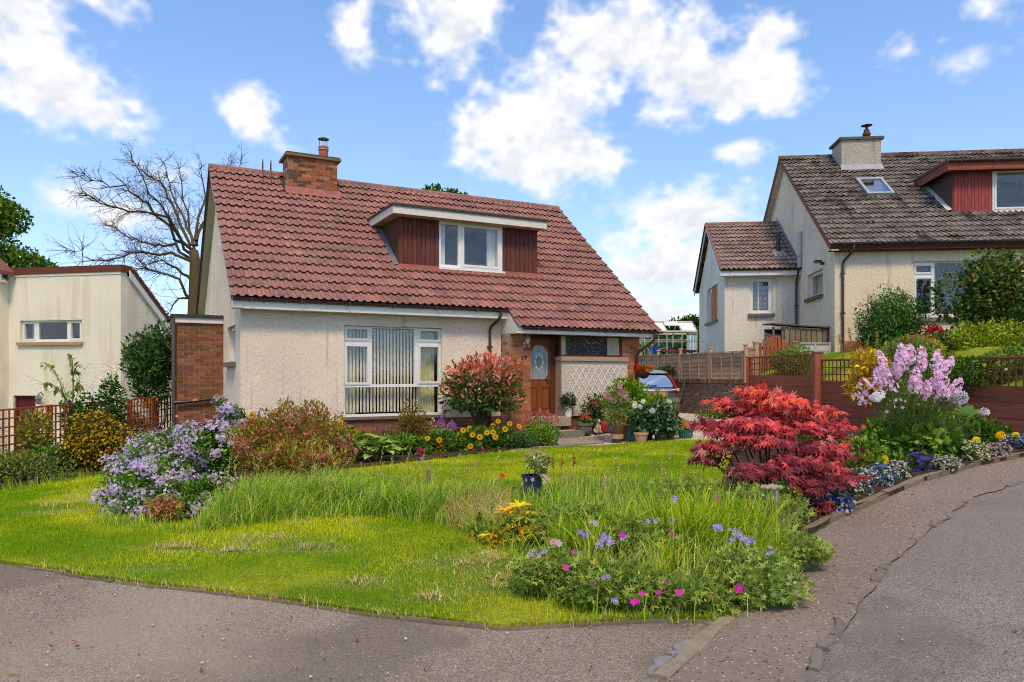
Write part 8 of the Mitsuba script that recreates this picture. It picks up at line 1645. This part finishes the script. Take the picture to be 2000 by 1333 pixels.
b = B(); far = np.clip(q[:, 1] / 6, .8, 2.6)
blades(b, np.column_stack([q, terrain(q[:, 0], q[:, 1]) + .02]), .042 * r.uniform(.5, 1.35, n) * np.clip(far, 1, 1.25) * (1 - .5 * np.clip(brown, 0, 1)), r, col, .0028 * far, .7, 1)
put('lawn_grass', b, 'leaf', label='short mown grass of the front lawn', kind='stuff')
TH = [(-.12, 5.75, .34, .36), (-.02, 5.35, .16, .1), (.25, 5.2, .16, .1), (-1.7, 6.3, .2, .1)] + [(x, y, a * .62, c * .7) for x, y, a, c in DRY if (x > -1.6 or y > 6) and y < 8.5]
b = B()
for x, y, a, b_ in TH:
    n = int(1500 * a * b_ ** .5 + 20); q = np.array([x, y]) + r.normal(0, .5, (n, 2)) * [a, b_]; k = r.random(n) < np.clip((meshkit.fbm(np.column_stack([q * 9, q[:, 0] * 0 + 2]), 3) - .35) * 5, 0, 1); q = q[k]; n = len(q)
    blades(b, np.column_stack([q, np.full(n, .048)]), .055 * r.uniform(.5, 1.4, n), r, tint([s(222, 196, 140, 1), s(206, 182, 124, 1), s(196, 168, 116, 1), s(226, 212, 150, 1)], n, r), .004, 1.8, 2)
put('dead_thatch', b, 'leaf', label='straw coloured dead grass lying in patches on the lawn', kind='stuff')
b = B()
for line in ([(-4.272, 7.695), (-3.865, 7.279), (-3.19, 6.905), (-2.816, 7.039)], [(-7.01, 10.165), (-6.67, 10.513), (-6.533, 11.145), (-6.086, 11.612), (-5.6, 12.12)], [(-0.068, 6.591), (0.152, 5.506), (0.3, 4.833), (0.503, 4.56), (0.939, 4.541), (1.326, 4.579)], [(0.06, 8.7), (0.673, 9.753), (1.703, 9.88), (2.617, 9.486)]):
    l = np.array(LineString(line).segmentize(.012).coords); n = int(len(l) * 2.6); i = r.integers(0, len(l), n); q = l[i] + r.normal(0, .075, (n, 2)) + [0, .06]
    blades(b, np.column_stack([q, terrain(q[:, 0], q[:, 1]) + .01]), .17 * r.uniform(.3, 1.5, n), r, tint(LG + [s(104, 150, 36, 1)], n, r), .004, .9, 3, lean=(0, -.2))
put('bed_edge_grass', b, 'leaf', label='uncut grass round the edges of the flower beds', kind='stuff')
b = B(); n = 2200; q = within(Polygon([(0.337, 4.888), (1.355, 4.677), (2.222, 5.755), (2.607, 7), (0.714, 6.905)]), n, r); cs = LG + [s(206, 186, 120, 1), s(190, 160, 96, 1), s(216, 200, 130, 1)]
blades(b, np.column_stack([q, np.full(n, .06)]), .34 * r.uniform(.5, 1.25, n), r, tint(cs, n, r), .0036, .9, 4, lean=(.05, -.15)); put('bed_grass', b, 'leaf', label='thin green and straw coloured grass blades growing through the cranesbill', kind='stuff')
ed = np.array(LineString(frw[12:]).segmentize(.012).coords); n = 2600; i = r.integers(0, len(ed), n); q = ed[i] + r.normal(0, .02, (n, 2)) + [0, .015]
b = B(); blades(b, np.column_stack([q, np.full(n, .0)]), .06 * r.uniform(.4, 1.4, n), r, tint([ga, gb_, gc_, gc_], n, r), .003, 1.0, 2, lean=(0, -.3)); put('verge_grass', b, 'leaf', label='ragged grass hanging over the edge of the drive', kind='stuff')
